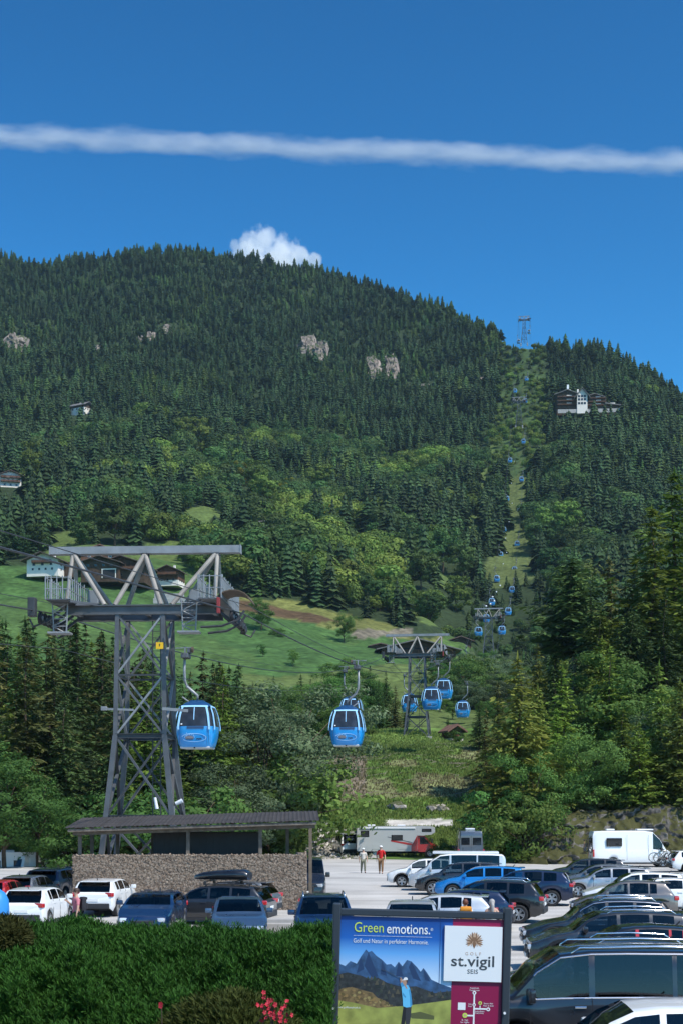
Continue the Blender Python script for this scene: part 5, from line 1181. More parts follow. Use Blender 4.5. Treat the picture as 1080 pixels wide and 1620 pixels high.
PAINT = dict(white=paint('white', (.78, .79, .78), 0, .35), silver=paint('silver', (.42, .43, .44), .6), grey=paint('grey', (.16, .17, .18), .5), dark=paint('anthracite', (.030, .032, .036), .4), black=paint('black', (.010, .010, .012), .1),
             navy=paint('navy', (.010, .022, .060), .4), blue=paint('blue', (.008, .030, .088), .4), bright=paint('bright_blue', (.010, .21, .56), .35), red=paint('red', (.45, .012, .012), .1), steel=paint('steel_blue', (.060, .105, .175), .5), slate=paint('slate', (.075, .092, .115), .2), taupe=paint('taupe', (.17, .155, .145), .5), pale=paint('pale_silver', (.58, .60, .61), .4))
M_GLASS = mat('car_glass', (.010, .013, .016), .04, spec=.7, coat=.4)
def clear_glass(name, tint):
    m, nt, b = _mat(name); N = nt.nodes.new; L = nt.links.new; tr = N('ShaderNodeBsdfTransparent'); tr.inputs[0].default_value = (*tint, 1); gl = N('ShaderNodeBsdfGlossy'); gl.inputs['Roughness'].default_value = .03
    f = N('ShaderNodeFresnel'); f.inputs[0].default_value = 1.6; x = N('ShaderNodeMixShader'); L(f.outputs[0], x.inputs[0]); L(tr.outputs[0], x.inputs[1]); L(gl.outputs[0], x.inputs[2]); L(x.outputs[0], nt.nodes['Material Output'].inputs['Surface']); return m
M_CLEAR = clear_glass('clear_glass', (.36, .42, .43)); M_TINTED = clear_glass('tinted_side_glass', (.10, .12, .13))
M_SEAT = mat('seat_fabric', (.055, .055, .060), .9, spec=.2, var=.3, scale=6)
M_TYRE = mat('tyre', (.016, .016, .017), .8, var=.3, scale=20)
M_RIM = mat('alloy', (.42, .43, .44), .35, .7)
M_PLAST = mat('black_plastic', (.022, .023, .025), .6)
M_CHROME = mat('chrome', (.72, .73, .75), .15, .95)
M_HEAD = mat('headlamp', (.62, .66, .70), .08, .2, spec=.8, coat=1)
M_TAIL = mat('tail_lamp', (.42, .010, .012), .12, coat=1)
M_PLATE = mat('number_plate', (.75, .75, .72), .5)
_wheel = {}
def wheel_mesh(r, style=5):
    key = (round(r, 2), style)
    if key not in _wheel:
        b = MB(); n = 26; prof = [(r * .66, -.10), (r * .90, -.11), (r * .985, -.085), (r, -.03), (r, .03), (r * .985, .085), (r * .90, .11), (r * .66, .10)]
        vs = [Vector((math.cos(2 * PI * k / n) * pr, py, math.sin(2 * PI * k / n) * pr)) for pr, py in prof for k in range(n)]; m = len(prof)
        b.add(vs, [(i * n + k, i * n + (k + 1) % n, ((i + 1) % m) * n + (k + 1) % n, ((i + 1) % m) * n + k) for i in range(m) for k in range(n)]); ty = b.mesh('tyre', M_TYRE, True, 40)
        b = MB(); b.ring((0, 0, 0), r * .60, r * .68, .19, 'Y', 24); b.cyl((0, .03, 0), r * .16, .06, 'Y', 12)
        for k in range(style * 2):
            a = 2 * PI * (k + (.22 if k % 2 else -.22)) / (style * 2) * 1.0; d = Vector((math.cos(a), 0, math.sin(a))); b.beam(d * r * .12 + Vector((0, .045, 0)), d * r * .63 + Vector((0, .07, 0)), .035, .05)
        rim = b.mesh('rim', M_RIM, False); disc = MB().cyl((0, -.02, 0), r * .6, .04, 'Y', 20).mesh('brake_disc', M_SEAM, False); _wheel[key] = (ty, rim, disc)
    return _wheel[key]
TYPES = {
    #        L     W     H    zb   hood(front,cowl)  ws0  ws1  rf1  rw1  deck  belt(front, rear) wheels(x front,rear) r
    'hatch': dict(L=4.08, W=1.75, H=1.46, zb=.20, hood=(.70, .98), ws0=.26, ws1=.45, rf1=.88, rw1=.972, deck=.96, belt=(.93, 1.04), wh=(.195, .81), r=.32, win=[(.335, .525), (.545, .72), (.735, .80)]),
    'suv': dict(L=4.55, W=1.86, H=1.66, zb=.26, hood=(.84, 1.10), ws0=.255, ws1=.42, rf1=.90, rw1=.975, deck=1.06, belt=(1.04, 1.13), wh=(.19, .80), r=.36, win=[(.325, .51), (.53, .70), (.72, .845)]),
    'estate': dict(L=4.72, W=1.83, H=1.49, zb=.19, hood=(.70, .97), ws0=.28, ws1=.445, rf1=.89, rw1=.972, deck=.96, belt=(.93, 1.0), wh=(.185, .79), r=.33, win=[(.355, .52), (.54, .70), (.72, .87)]),
    'sedan': dict(L=4.65, W=1.82, H=1.42, zb=.18, hood=(.68, .95), ws0=.29, ws1=.45, rf1=.72, rw1=.86, deck=.98, belt=(.91, .98), wh=(.185, .79), r=.33, win=[(.365, .53), (.55, .70)]),
    'van': dict(L=5.1, W=1.93, H=1.96, zb=.22, hood=(.92, 1.20), ws0=.165, ws1=.325, rf1=.965, rw1=.992, deck=1.15, belt=(1.10, 1.14), wh=(.18, .79), r=.35, win=[(.235, .42), (.44, .70), (.715, .935)]),
    'panel': dict(L=6.2, W=2.05, H=2.72, zb=.28, hood=(1.0, 1.32), ws0=.125, ws1=.285, rf1=.985, rw1=.996, deck=1.3, belt=(1.25, 1.30), wh=(.165, .76), r=.36, win=[(.17, .285)]),
    'small': dict(L=4.1, W=1.77, H=1.58, zb=.24, hood=(.84, 1.06), ws0=.25, ws1=.42, rf1=.89, rw1=.972, deck=1.02, belt=(1.0, 1.08), wh=(.195, .805), r=.34, win=[(.33, .515), (.535, .71), (.73, .82)]),
}
def make_car(kind, col, label, loc, heading, cat='car', roof=None, rails=None, chrome=False, clad=False, sunroof=False, pano=False, rear_glass=True, group='cars parked on the gravel lot', style=5, plate=True, name=None, side_glass=True, H=None, scale=1.0):
    c = dict(TYPES[kind]); 
    if H: c['H'] = H
    L, W, H, zb = c['L'], c['W'] / 2, c['H'], c['zb']; P_ = PAINT[col]
    t = thing(name or {'van': 'van', 'panel': 'panel_van'}.get(kind, 'parked_car'), label, cat, loc, heading, group)
    hf, hc = c['hood']; ws0, ws1, rf1, rw1, dk = c['ws0'], c['ws1'], c['rf1'], c['rw1'], c['deck']
    boxy = kind in ('van', 'panel')
    # silhouette of the top, front to rear
    if boxy: ks = [0, .012, .05, ws0 * .9, ws0, ws0 + (ws1 - ws0) * .5, ws1, ws1 + .10, .55, .85, rf1, rw1, 1.0]; kz = [hf * .82, hf * .93, hf, hc * .985, hc, hc + (H - hc) * .58, H * .965, H * .995, H, H * .995, H * .98, H * .93, H * .86]
    else: ks = [0, .012, .045, ws0 * .55, ws0 * .95, ws0, ws0 + (ws1 - ws0) * .55, ws1, ws1 + .08, (ws1 + rf1) / 2 - .02, rf1 - .1, rf1, rf1 + (rw1 - rf1) * .5, rw1, (rw1 + 1) / 2, 1.0]; kz = [hf * .84, hf * .95, hf, hf + (hc - hf) * .62, hc - .012, hc, hc + (H - hc) * .62, H * .962, H * .99, H, H * .982, H * .955 if kind != 'sedan' else H * .965, (H * .95 + dk) / 2 + .04, dk, dk - .02 if kind != 'sedan' else dk - .01, dk * .90]
    ztop = lambda s: float(np.interp(s, ks, kz))
    belt = lambda s: float(np.interp(s, [0, 1], c['belt']))
    def wf(s):
        return W * float(np.interp(s, [0, .012, .04, .10, .2, .8, .92, .975, 1.0], [.80, .87, .93, .975, 1, 1, .975, .94, .88]))
    xf, xr = c['wh']; ra = c['r'] + .065; zw = c['r']
    keys = set(ks) | {a for w in c['win'] for a in w} | {ws0, ws1, rf1, rw1}
    for xc_ in (xf, xr):
        for a in np.linspace(-1, 1, 11): keys.add(xc_ + math.sin(a * PI / 2) * ra / L)
    keys |= set(np.linspace(.02, .98, 21)); st = []
    for s in sorted(k for k in keys if 0 <= k <= 1):
        if not st or s - st[-1] > .004 or any(abs(s - q) < 1e-9 for w in c['win'] for q in w): st.append(s)
    def zbot(s):
        z = zb + .10 * max(0, (.05 - s) / .05) + .14 * max(0, (s - .94) / .06)
        for xc_ in (xf, xr):
            dx = abs(s - xc_) * L
            if dx < ra: z = max(z, zw + math.sqrt(ra * ra - dx * dx) - .02)
        return z
    tum = .20 if not boxy else .11
    def ring(s):
        zt = ztop(s); w = wf(s); zb_ = zbot(s); bl = min(belt(s), zt - .035); sp = bl - zb_
        out = [(w * .90, zb_), (w * .985, zb_ + .18 * sp), (w * 1.0, zb_ + .50 * sp), (w * .985, zb_ + .86 * sp), (w * .957, bl)]
        ze = max(bl + .01, zt - .075); 
        yw = lambda z: w * (.95 - tum * max(0, (z - belt(s)) / (H - belt(s))) ** 1.15)
        for u in (.06, .35, .68, 1.0): z = bl + (ze - bl) * u; out.append((yw(z), z))
        ye = yw(ze); out += [(ye * .955, ze + (zt - ze) * .52), (ye * .86, ze + (zt - ze) * .82), (ye * .5, zt - .006), (0, zt)]
        return out
    RN = 13; rings = [ring(s) for s in st]
    pt = lambda i, k, sd, o=0.0: Vector((L / 2 - st[i] * L, sd * rings[i][k][0], rings[i][k][1]))
    iw = lambda a, b_, s0, s1: s0 >= a - 1e-6 and s1 <= b_ + 1e-6
    groups = {}
    def put(key, i, k, sd): groups.setdefault(key, []).append((i, k, sd))
    for i in range(len(st) - 1):
        s0, s1 = st[i], st[i + 1]
        for k in range(RN - 1):
            for sd in (-1, 1):
                key = 'body'
                if 5 <= k <= 7 and side_glass is not False:
                    for wi, (a, b_) in enumerate(c['win']):
                        if iw(a, b_, s0, s1) and ztop(s0) - belt(s0) > .10 and ztop(s1) - belt(s1) > .10: key = ('side_window', wi, sd)
                if k >= 10 or (k == 9 and boxy):
                    if iw(ws0 + .004, ws1 + .0, s0, s1): key = ('windshield',)
                    elif not boxy and iw(rf1, rw1, s0, s1): key = ('rear_window',)
                    elif pano and iw(ws1 + .02, rf1 - .03, s0, s1): key = ('roof_glass',)
                    elif roof and iw(ws1, rf1, s0, s1): key = ('roof_panel',)
                if roof and k in (8, 9) and iw(ws1 - .12, rf1 + .02, s0, s1): key = ('roof_panel',)
                put(key, i, k, sd)
    bodyb = MB()
    for key, fl_ in groups.items():
        b = bodyb if key == 'body' else MB(); vm = {}; vs = []; fs = []
        for i, k, sd in fl_:
            q = [(i, k), (i + 1, k), (i + 1, k + 1), (i, k + 1)]
            if sd < 0: q = q[::-1]
            f_ = []
            for (a, e) in q:
                kk = (a, e, sd if e < RN - 1 else 0)
                if kk not in vm: vm[kk] = len(vs); vs.append(pt(a, e, sd))
                f_.append(vm[kk])
            fs.append(tuple(f_))
        if key == 'body':
            for i in (0, len(st) - 1):      # nose and tail faces
                f_ = [vm[(i, k, 1)] for k in range(RN - 1)] + [vm[(i, RN - 1, 0)]] + [vm[(i, k, -1)] for k in range(RN - 2, -1, -1)]
                fs.append(tuple(f_))
        b.add(vs, fs); nm_ = key if isinstance(key, str) else key[0]
        m_ = P_ if nm_ == 'body' else (PAINT[roof] if nm_ == 'roof_panel' else (M_CLEAR if nm_ == 'windshield' or (nm_ == 'side_window' and key[1] == 0) else M_TINTED if nm_ in ('side_window', 'rear_window') else M_GLASS))
        b.build(nm_, m_, t, smooth=True, ang=38, fix=(nm_ == 'body'))
    # seats, dashboard, wheel
    xa, xb = L / 2 - (ws0 + .02) * L, L / 2 - min(rf1, .9) * L
    b = MB(); b.box(((xa + xb) / 2, 0, zb + .30), (xa - xb, W * 1.55, .12)); b.build('cabin_floor', M_SEAM, t)
    MB().bevbox((xa - .28, 0, hc - .12), (.40, W * 1.5, .20), .05).build('dashboard', M_PLAST, t)
    rowsx = [xa - 1.25, xa - 2.1] if xa - xb > 2.2 else [xa - 1.2]
    for ri, xs_ in enumerate(rowsx):
        if xs_ < xb + .2: continue
        for sd in (-1, 1):
            b = MB(); zs = belt(.5) - .42; b.bevbox((xs_ + .22, sd * W * .42, zs), (.5, .5, .16), .05); b.bevbox((xs_ - .06, sd * W * .42, zs + .34), (.14, .48, .62), .05, Matrix.Rotation(-.18, 3, 'Y')); b.bevbox((xs_ - .14, sd * W * .42, zs + .74), (.09, .26, .18), .04); b.build('seat', M_SEAT, t)
    b = MB(); b.ring((xa - .62, W * .42, hc - .10), .15, .18, .03, 'X', 14); b.build('steering_wheel', M_PLAST, t)
    # underbody, sills
    b = MB(); b.box((0, 0, zb + .22), (L * .93, c['W'] - .50, .36)); b.build('underbody', M_SEAM, t)
    for sd in (-1, 1):
        x0, x1 = L / 2 - xf * L - ra - .02, L / 2 - xr * L + ra + .02
        MB().bevbox(((x0 + x1) / 2, sd * (W * .93), zb + .03), (x0 - x1, .09, .12), .02).build('sill', M_PLAST, t)
        if clad:
            for xc_ in (xf, xr):
                b = MB(); xcw = L / 2 - xc_ * L; b_pts = [(xcw + math.cos(a) * (ra + .03), sd * (W * 1.0), zw + math.sin(a) * (ra + .03)) for a in np.linspace(-.15, PI + .15, 12)]; b.tube(b_pts, .045, 5); b.build('arch_trim', M_PLAST, t)
        # door seams and handles
        b = MB(); wn_ = c['win']
        for k_, (a, e) in enumerate(wn_[:2]):
            for s in ((a - .012, e + .01) if k_ == 0 else (e + .012,)):
                x = L / 2 - s * L; w = wf(s); b.beam((x, sd * (w * .962 + .004), belt(s) + .01), (x, sd * (w * 1.0 + .003), zb + .22 + (belt(s) - zb) * .30), .012); b.beam((x, sd * (w * 1.0 + .003), zb + .22 + (belt(s) - zb) * .30), (x, sd * (w * .985 + .004), zb + .12), .012)
        b.build('door_seam', M_SEAM, t)
        for a, e in wn_[:2] if kind != 'panel' else wn_[:1]:
            s = e - .03; MB().bevbox((L / 2 - s * L, sd * (wf(s) * .985 + .012), belt(s) - .12), (.2, .03, .035), .01).build('door_handle', P_ if not chrome else M_CHROME, t)
        s = ws0 + .065 if not boxy else ws0 + .06; mx = L / 2 - s * L
        b = MB(); b.bevbox((mx, sd * (W * .95 + .14), belt(s) + .09), (.13, .22, .16 if not boxy else .24), .04); b.beam((mx, sd * W * .93, belt(s) + .02), (mx, sd * (W * .95 + .1), belt(s) + .06), .04); b.build('mirror', P_ if kind != 'panel' else M_PLAST, t, smooth=True, ang=40)
        # lights
        zh = hf * .80; 
        b = MB(); b.bevbox((L / 2 - .10, sd * W * .66, zh), (.24, W * .36, .15), .05, Matrix.Rotation(-sd * .30, 3, 'Z')); b.build('headlight', M_HEAD, t, smooth=True, ang=40)
        zt_ = dk * .90 if not boxy else 1.0 if kind == 'van' else 1.05
        b = MB()
        if boxy: b.bevbox((-L / 2 + .045, sd * W * .90, zt_), (.12, .12, .55), .03)
        else: b.bevbox((-L / 2 + .10, sd * W * .74, zt_), (.20, W * .44, .17), .04, Matrix.Rotation(sd * .32, 3, 'Z'))
        b.build('taillight', M_TAIL, t, smooth=True, ang=40)
        if rails:
            xs0, xs1 = L / 2 - (ws1 + .04) * L, L / 2 - (rf1 - .04) * L; yr = W * (.95 - tum) * .93
            pts = [(xs0, sd * yr, H * .965), (xs0 - .14, sd * yr, H + .035), ((xs0 + xs1) / 2, sd * yr, H + .055), (xs1 + .14, sd * yr, H + .025), (xs1, sd * yr, H * .955)]
            b = MB(); b.tube(pts, .022, 6); b.build('roof_rail', M_CHROME if rails == 'chrome' else M_PLAST, t, smooth=True)
        if chrome:
            a0, a1 = wn_[0][0], wn_[-1][1]; up, lo_ = [], []
            for i, s in enumerate(st):
                if a0 - 1e-6 <= s <= a1 + 1e-6 and ztop(s) - belt(s) > .09: up.append(Vector((L / 2 - s * L, sd * (rings[i][8][0] + .006), rings[i][8][1] + .012))); lo_.append(Vector((L / 2 - s * L, sd * (rings[i][5][0] + .008), rings[i][5][1] - .01)))
            b = MB(); b.tube(up, .013, 5); b.tube(lo_, .013, 5); b.build('window_trim', M_CHROME, t)
    # nose and tail furniture
    xn = L / 2
    b = MB(); b.bevbox((xn - .005, 0, hf * .66), (.07, W * .82, .20 if not boxy else .24), .03); g = b.build('grille', M_PLAST, t)
    b = MB()
    for k in range(3): b.box((xn + .034, 0, hf * .66 - .06 + k * .06), (.01, W * .74, .016))
    b.build('grille_slat', M_CHROME if chrome else M_PLAST, g)
    MB().bevbox((xn - .02, 0, zb + .17), (.12, W * 1.35, .16), .04).build('bumper', M_PLAST, t)
    MB().bevbox((-xn + .02, 0, zb + .22), (.14, W * 1.6, .22), .04).build('bumper', M_PLAST, t)
    if plate:
        MB().bevbox((xn + .045, 0, hf * .47), (.015, .50, .11), .004).build('number_plate', M_PLATE, t)
        MB().bevbox((-xn - .012, 0, (dk * .68 if not boxy else .95)), (.015, .50, .11), .004).build('number_plate', M_PLATE, t)
    if boxy and rear_glass:
        for sd in (-1, 1): MB().bevbox((-L / 2 - .004, sd * W * .42, H * .70), (.03, W * .62, H * .20), .01).build('rear_window', M_GLASS, t)
        b = MB(); b.box((-L / 2 - .006, 0, H * .52), (.02, .012, H * .68)); b.build('door_seam', M_SEAM, t)
    if not boxy:
        b = MB(); x = L / 2 - rf1 * L; b.bevbox((x - .10, 0, ztop(rf1) - .005), (.26, W * 1.25, .035), .012); b.build('spoiler', P_, t)
        b = MB(); x = L / 2 - (ws1 + .02) * L
        b.tube([(-L / 2 + L * (1 - rf1) + .35, 0, H * .975), (-L / 2 + L * (1 - rf1) + .25, 0, H * .975 + .10)], .02, 5); b.build('antenna', M_PLAST, t)
    for s, n_ in ((xf, 1), (xr, 1)):
        for sd in (-1, 1):
            ty, rim, disc = wheel_mesh(c['r'], style); w = link('wheel', ty, t, (L / 2 - s * L, sd * (W - .13), c['r'])); w.rotation_euler = (0, 0, 0 if sd > 0 else PI)
            link('rim', rim, w); link('brake_disc', disc, w)
    if scale != 1: t.scale = (scale,) * 3
    return t
Hd = lambda deg: R(deg)
CARS = [
    ('hatch', 'white', 'white hatchback seen from behind at the hedge, left of the woman in pink', (62, 53.5), 84, {}),
    ('small', 'white', 'white hatchback with a black rear bumper in front of the gravel wall', (168, 59), 84, dict(H=1.5)),
    ('suv', 'blue', 'dark blue car facing the hedge, left of the one with round headlights', (243, 49.5), -92, dict(H=1.47)),
    ('sedan', 'steel', 'steel blue saloon facing the hedge below the roof box', (378, 47.5), -85, dict(chrome=True)),
    ('estate', 'dark', 'dark estate car carrying a black roof box by the gravel wall', (335, 54.2), 168, dict(rails='black')),
    ('hatch', 'grey', 'grey hatchback half hidden behind the roof-box estate', (362, 58.0), 166, {}),
    ('suv', 'blue', 'blue SUV with roof rails facing the hedge beside the advertising board', (512, 45.0), -88, dict(rails='chrome')),
    ('hatch', 'red', 'red car cut by the left picture edge', (0, 59.0), 86, {}),
    ('hatch', 'grey', 'dark grey hatchback right behind the white one at the hedge', (48, 63), 82, {}),
    ('suv', 'navy', 'navy SUV at the left end of the gravel wall', (92, 67), 80, dict(H=1.6)),
    ('estate', 'black', 'black car whose front shows at the left corner of the gravel wall', (118, 72), 178, {}),
    ('small', 'white', 'white compact SUV with black cladding, leftmost of the right-hand row', (671, 79.5), 176, dict(clad=True, roof=None)),
    ('suv', 'dark', 'anthracite SUV between the silver camper van and the bright blue car', (728, 72.3), 176, {}),
    ('suv', 'bright', 'bright blue SUV among dark cars in the middle of the lot', (762, 68.8), 174, dict(H=1.6)),
    ('suv', 'navy', 'navy hatchback SUV with its tail beside the bright blue car', (826, 64.6), 168, dict(H=1.6)),
    ('suv', 'black', 'black SUV with silver rails and red tail, behind the two people with backs turned', (768, 55.2), 166, dict(rails='chrome', H=1.62)),
    ('hatch', 'navy', 'dark hatchback tail just right of the woman in the white top', (722, 51.6), 170, {}),
    ('hatch', 'pale', 'silver hatchback seen from the side above the advertising board', (690, 48.9), 172, {}),
    ('estate', 'pale', 'silver car with its windscreen towards us above the advertising board', (650, 44.6), -94, dict(H=1.46)),
    ('suv', 'dark', 'dark SUV at the far end of the right block, nearest the rock face', (927, 79), 174, dict(H=1.6)),
    ('hatch', 'grey', 'grey hatchback between the far dark SUV and the silver one', (945, 74.6), 174, {}),
    ('estate', 'silver', 'silver hatchback with a black door mirror in front of the far dark SUV', (960, 70.4), 174, {}),
    ('estate', 'white', 'white estate car in the right block', (1004, 63.6), 176, dict(H=1.54)),
    ('hatch', 'taupe', 'taupe grey hatchback in front of the white estate', (985, 56.6), 174, dict(H=1.52)),
    ('hatch', 'white', 'white car mostly hidden between the taupe one and the white estate', (1040, 60.0), 176, {}),
    ('estate', 'black', 'black estate car with bright chrome window frames and a visible headlamp', (946, 44.2), 178, dict(chrome=True, rails='chrome', H=1.6)),
    ('suv', 'dark', 'dark SUV with two long silver roof rails, in front of the chrome-trimmed estate', (965, 38.8), 178, dict(rails='chrome', H=1.62)),
    ('hatch', 'red', 'red hatchback with a black roof, mostly hidden in the right block', (990, 34.9), 178, dict(roof='black', H=1.56)),
    ('estate', 'dark', 'dark estate with an arched silver roof rail right behind the black van', (945, 30.4), 178, dict(rails='chrome', chrome=True, H=1.62)),
    ('estate', 'white', 'white car in the very front at the lower right corner', (1018, 21.2), 178, dict(H=1.52)),
    ('estate', 'white', 'white estate with two bicycles on its tail rack, in front of the white van', (1112, 98), 2, dict(H=1.5)),
]
for kind, col, lab, (px, D), hd_, kw in CARS: make_car(kind, col, lab, at(px, D), Hd(hd_), **kw)
# vans
make_car('van', 'black', 'big black van with silver roof rails behind the advertising board', at(955, 25.2), Hd(179), 'van', chrome=True, rails='chrome', group=None)
t = make_car('van', 'pale', 'silver camper van with a raised white roof, between the white compact and the anthracite SUV', at(722, 76.0), Hd(176), 'van', roof='white', H=1.98, group=None)
b = MB(); b.bevbox((-.45, 0, 2.02), (3.5, 1.45, .14), .05); b.build('pop_up_roof', PAINT['white'], t, smooth=True, ang=40)
b = MB(); b.ring((-2.62, -.3, .95), .20, .34, .2, 'X', 18); b.build('spare_wheel', M_TYRE, t)
make_car('van', 'black', 'black van behind the right corner of the gravel wall', at(483, 69.5), Hd(-88), 'van', group=None)
t = make_car('panel', 'slate', 'slate grey camper van seen from behind at the mound', at(741, 109), Hd(88), 'van', group=None)
for sd in (-1, 1): MB().bevbox((-.8, sd * .80, 2.80), (3.4, .05, .05), .01).build('roof_bar', M_PLAST, t)
MB().bevbox((-1.2, 0, 2.80), (1.0, .7, .12), .03).build('roof_vent', M_WHT, t)
t = make_car('panel', 'white', 'white high-roof van with bicycles on its tail, in front of the rock face', at(999, 106), Hd(1), 'van', rear_glass=True, group=None)
for sd in (-1, 1):
    MB().bevbox((-1.55, sd * 1.005, 1.86), (1.15, .05, .62), .06).build('side_window', M_GLASS, t)
    b = MB(); b.beam((1.0, sd * 1.028, .55), (1.0, sd * .985, 2.4), .012); b.beam((-.6, sd * 1.028, .55), (-.6, sd * .99, 2.4), .012); b.build('door_seam', M_SEAM, t)
b = MB(); b.bevbox((.9, 0, 2.78), (1.2, .8, .1), .03); b.bevbox((-1.6, .3, 2.78), (.6, .5, .1), .03); b.build('roof_vent', M_WHT, t)
make_car('suv', 'white', 'white off-roader with a spare wheel at the left end of the motorhome', at(549, 131), Hd(100), 'car', H=1.9, group=None, scale=1.12)
make_car('panel', 'slate', 'dark van squeezed between the white off-roader and the motorhome', at(569, 136), Hd(97), 'van', group=None, scale=.93)

# roof box on the estate
t = thing('roof_box', 'glossy black roof box on the dark estate car', 'roof box', (wx(352, 54.2), 54.2, 1.60), Hd(168))
b = MB(); n = 12; vs = []
prof = [(1.12, .06, .12), (1.0, .24, .20), (.7, .36, .29), (.2, .41, .36), (-.5, .42, .40), (-.95, .41, .40), (-1.08, .38, .30)]
for x, w, h in prof: vs += [Vector((x, w * math.copysign(abs(math.cos(2 * PI * k / n)) ** .6, math.cos(2 * PI * k / n)), .06 + h * (.5 + .5 * math.copysign(abs(math.sin(2 * PI * k / n)) ** .7, math.sin(2 * PI * k / n))))) for k in range(n)]
fs = [(i * n + k, i * n + (k + 1) % n, (i + 1) * n + (k + 1) % n, (i + 1) * n + k) for i in range(len(prof) - 1) for k in range(n)] + [tuple(range(n)), tuple((len(prof) - 1) * n + k for k in range(n))]
b.add(vs, fs); b.build('shell', PAINT['black'], t, smooth=True, ang=50)
for x in (-.6, .5):
    b = MB(); b.beam((x, -.62, .02), (x, .62, .02), .05, .04); b.build('crossbar', M_PLAST, t)
    for sd in (-1, 1): MB().bevbox((x, sd * .6, -.05), (.12, .07, .14), .02).build('bar_foot', M_PLAST, t)

# motorhome
def motorhome():
    t = thing('motorhome', 'grey motorhome with a red cab and a sleeping berth above it', 'motorhome', at(629, 127), Hd(-4))
    g = paint('motorhome_grey', (.46, .46, .45), 0, .45); rd = PAINT['red']
    L = 7.2
    poly = [(-3.6, .55), (-3.6, 2.62), (-3.45, 2.76), (2.0, 2.80), (3.0, 2.76), (3.28, 2.62), (3.30, 2.25), (2.95, 2.02), (1.75, 1.95), (1.75, .55)]
    MB().prism(poly, -1.12, 1.12).build('body', g, t)
    # cab: bonnet, windscreen, roof under the berth
    cab = [(1.76, .50), (1.76, 1.94), (2.35, 1.94), (2.95, 1.30), (3.45, 1.12), (3.58, .92), (3.60, .50)]
    MB().prism(cab, -.98, .98).build('cab', rd, t)
    for sd in (-1, 1):
        MB().prism([(1.95, 1.18), (1.95, 1.82), (2.30, 1.82), (2.82, 1.22)], sd * .975, sd * .995).build('cab_window', M_GLASS, t)
        b = MB(); b.prism([(1.2, 1.0), (1.74, 2.0), (1.74, .56), (1.2, .56)], sd * 1.122, sd * 1.130); b.build('red_side_panel', rd, t)
        b = MB(); b.prism([(-.6, 1.55), (1.30, 1.25), (1.30, 1.05), (-.6, 1.42)], sd * 1.122, sd * 1.128); b.build('decal', rd, t)
        b = MB(); b.prism([(-.9, 1.85), (1.3, 1.35), (1.3, 1.30), (-.9, 1.80)], sd * 1.122, sd * 1.130); b.build('decal', M_DKST, t)
        for x, z, w, h in ((-2.9, 2.1, .75, .55), (-.05, 1.75, 1.0, .5), (2.55, 2.42, .85, .28)):
            f = MB().bevbox((x, sd * 1.125, z), (w, .03, h), .01).build('window', M_GLASS, t); MB().bevbox((x, sd * 1.135, z + h * .0), (w * .86, .02, h * .8), .01).build('pane', M_TINT, f)
        MB().bevbox((-.9, sd * 1.13, 2.60), (4.9, .12, .12), .03).build('awning', M_WHT, t)
        for x, z, w, h in ((-1.9, .95, .7, .5), (.4, .85, .8, .25)): MB().bevbox((x, sd * 1.122, z), (w, .02, h), .008).build('hatch', g, t)
        MB().bevbox((3.0, sd * 1.22, 1.45), (.14, .2, .34), .04).build('mirror', M_PLAST, t)
        MB().bevbox((3.56, sd * .7, .86), (.12, .34, .2), .04).build('headlight', M_HEAD, t); MB().bevbox((-3.61, sd * .95, .9), (.05, .16, .4), .02).build('taillight', M_TAIL, t)
        for x in (2.85, -1.95):
            ty, rim, disc = wheel_mesh(.36, 5); w = link('wheel', ty, t, (x, sd * .92, .36)); w.rotation_euler = (0, 0, 0 if sd > 0 else PI); link('rim', rim, w); link('brake_disc', disc, w)
            b = MB(); b.ring((x, sd * 1.0, .38), .40, .45, .26, 'Y', 20); b.build('wheel_arch', M_PLAST, t)
    MB().quad((2.36, -.9, 1.92), (2.36, .9, 1.92), (2.94, .9, 1.32), (2.94, -.9, 1.32)).build('windshield', M_GLASS, t, loc=(.015, 0, .012))
    MB().box((0, 0, .5), (6.9, 1.5, .3)).build('underbody', M_SEAM, t); MB().bevbox((3.58, 0, .52), (.16, 1.9, .24), .05).build('bumper', M_PLAST, t)
    b = MB(); 
    for y in (-.85, -.5): b.tube([(-3.68, y, .9), (-3.68, y, 2.75), (-3.45, y, 2.85)], .03, 6)
    for z in np.arange(1.1, 2.7, .3): b.tube([(-3.68, -.85, z), (-3.68, -.5, z)], .022, 5)
    b.build('ladder', M_GALVL, t)
    for x in (-2.4, .3): MB().bevbox((x, 0, 2.84), (.7, .6, .14), .04).build('roof_vent', M_WHT, t)
motorhome()
# caravans low on the left
def caravan(px, D, label, heading, z):
    t = thing('caravan', label, 'caravan', (wx(px, D), D, z), heading, 'white campers in the dip at the left')
    MB().prism([(-2.6, .45), (-2.7, 2.2), (-2.5, 2.62), (2.2, 2.66), (2.55, 2.5), (2.85, 1.4), (2.75, .45)], -1.08, 1.08).build('body', PAINT['white'], t)
    for sd in (-1, 1):
        for x, w in ((-1.4, 1.0), (.6, 1.1)):
            f = MB().bevbox((x, sd * 1.085, 1.75), (w, .03, .55), .01).build('window', M_PLAST, t); MB().bevbox((x, sd * 1.095, 1.75), (w * .88, .02, .45), .01).build('pane', M_TINT, f)
        ty, rim, disc = wheel_mesh(.33, 5); w = link('wheel', ty, t, (.1, sd * .95, .33)); w.rotation_euler = (0, 0, 0 if sd > 0 else PI); link('rim', rim, w)
    MB().quad((2.60, -.85, 2.32), (2.60, .85, 2.32), (2.86, .85, 1.50), (2.86, -.85, 1.50)).build('windshield', M_GLASS, t, loc=(.02, 0, 0))
    MB().bevbox((-.6, 0, 2.70), (.9, .7, .14), .04).build('roof_vent', M_WHT, t)
caravan(0, 107, 'white camper cut by the left edge', R(200), -1.55)
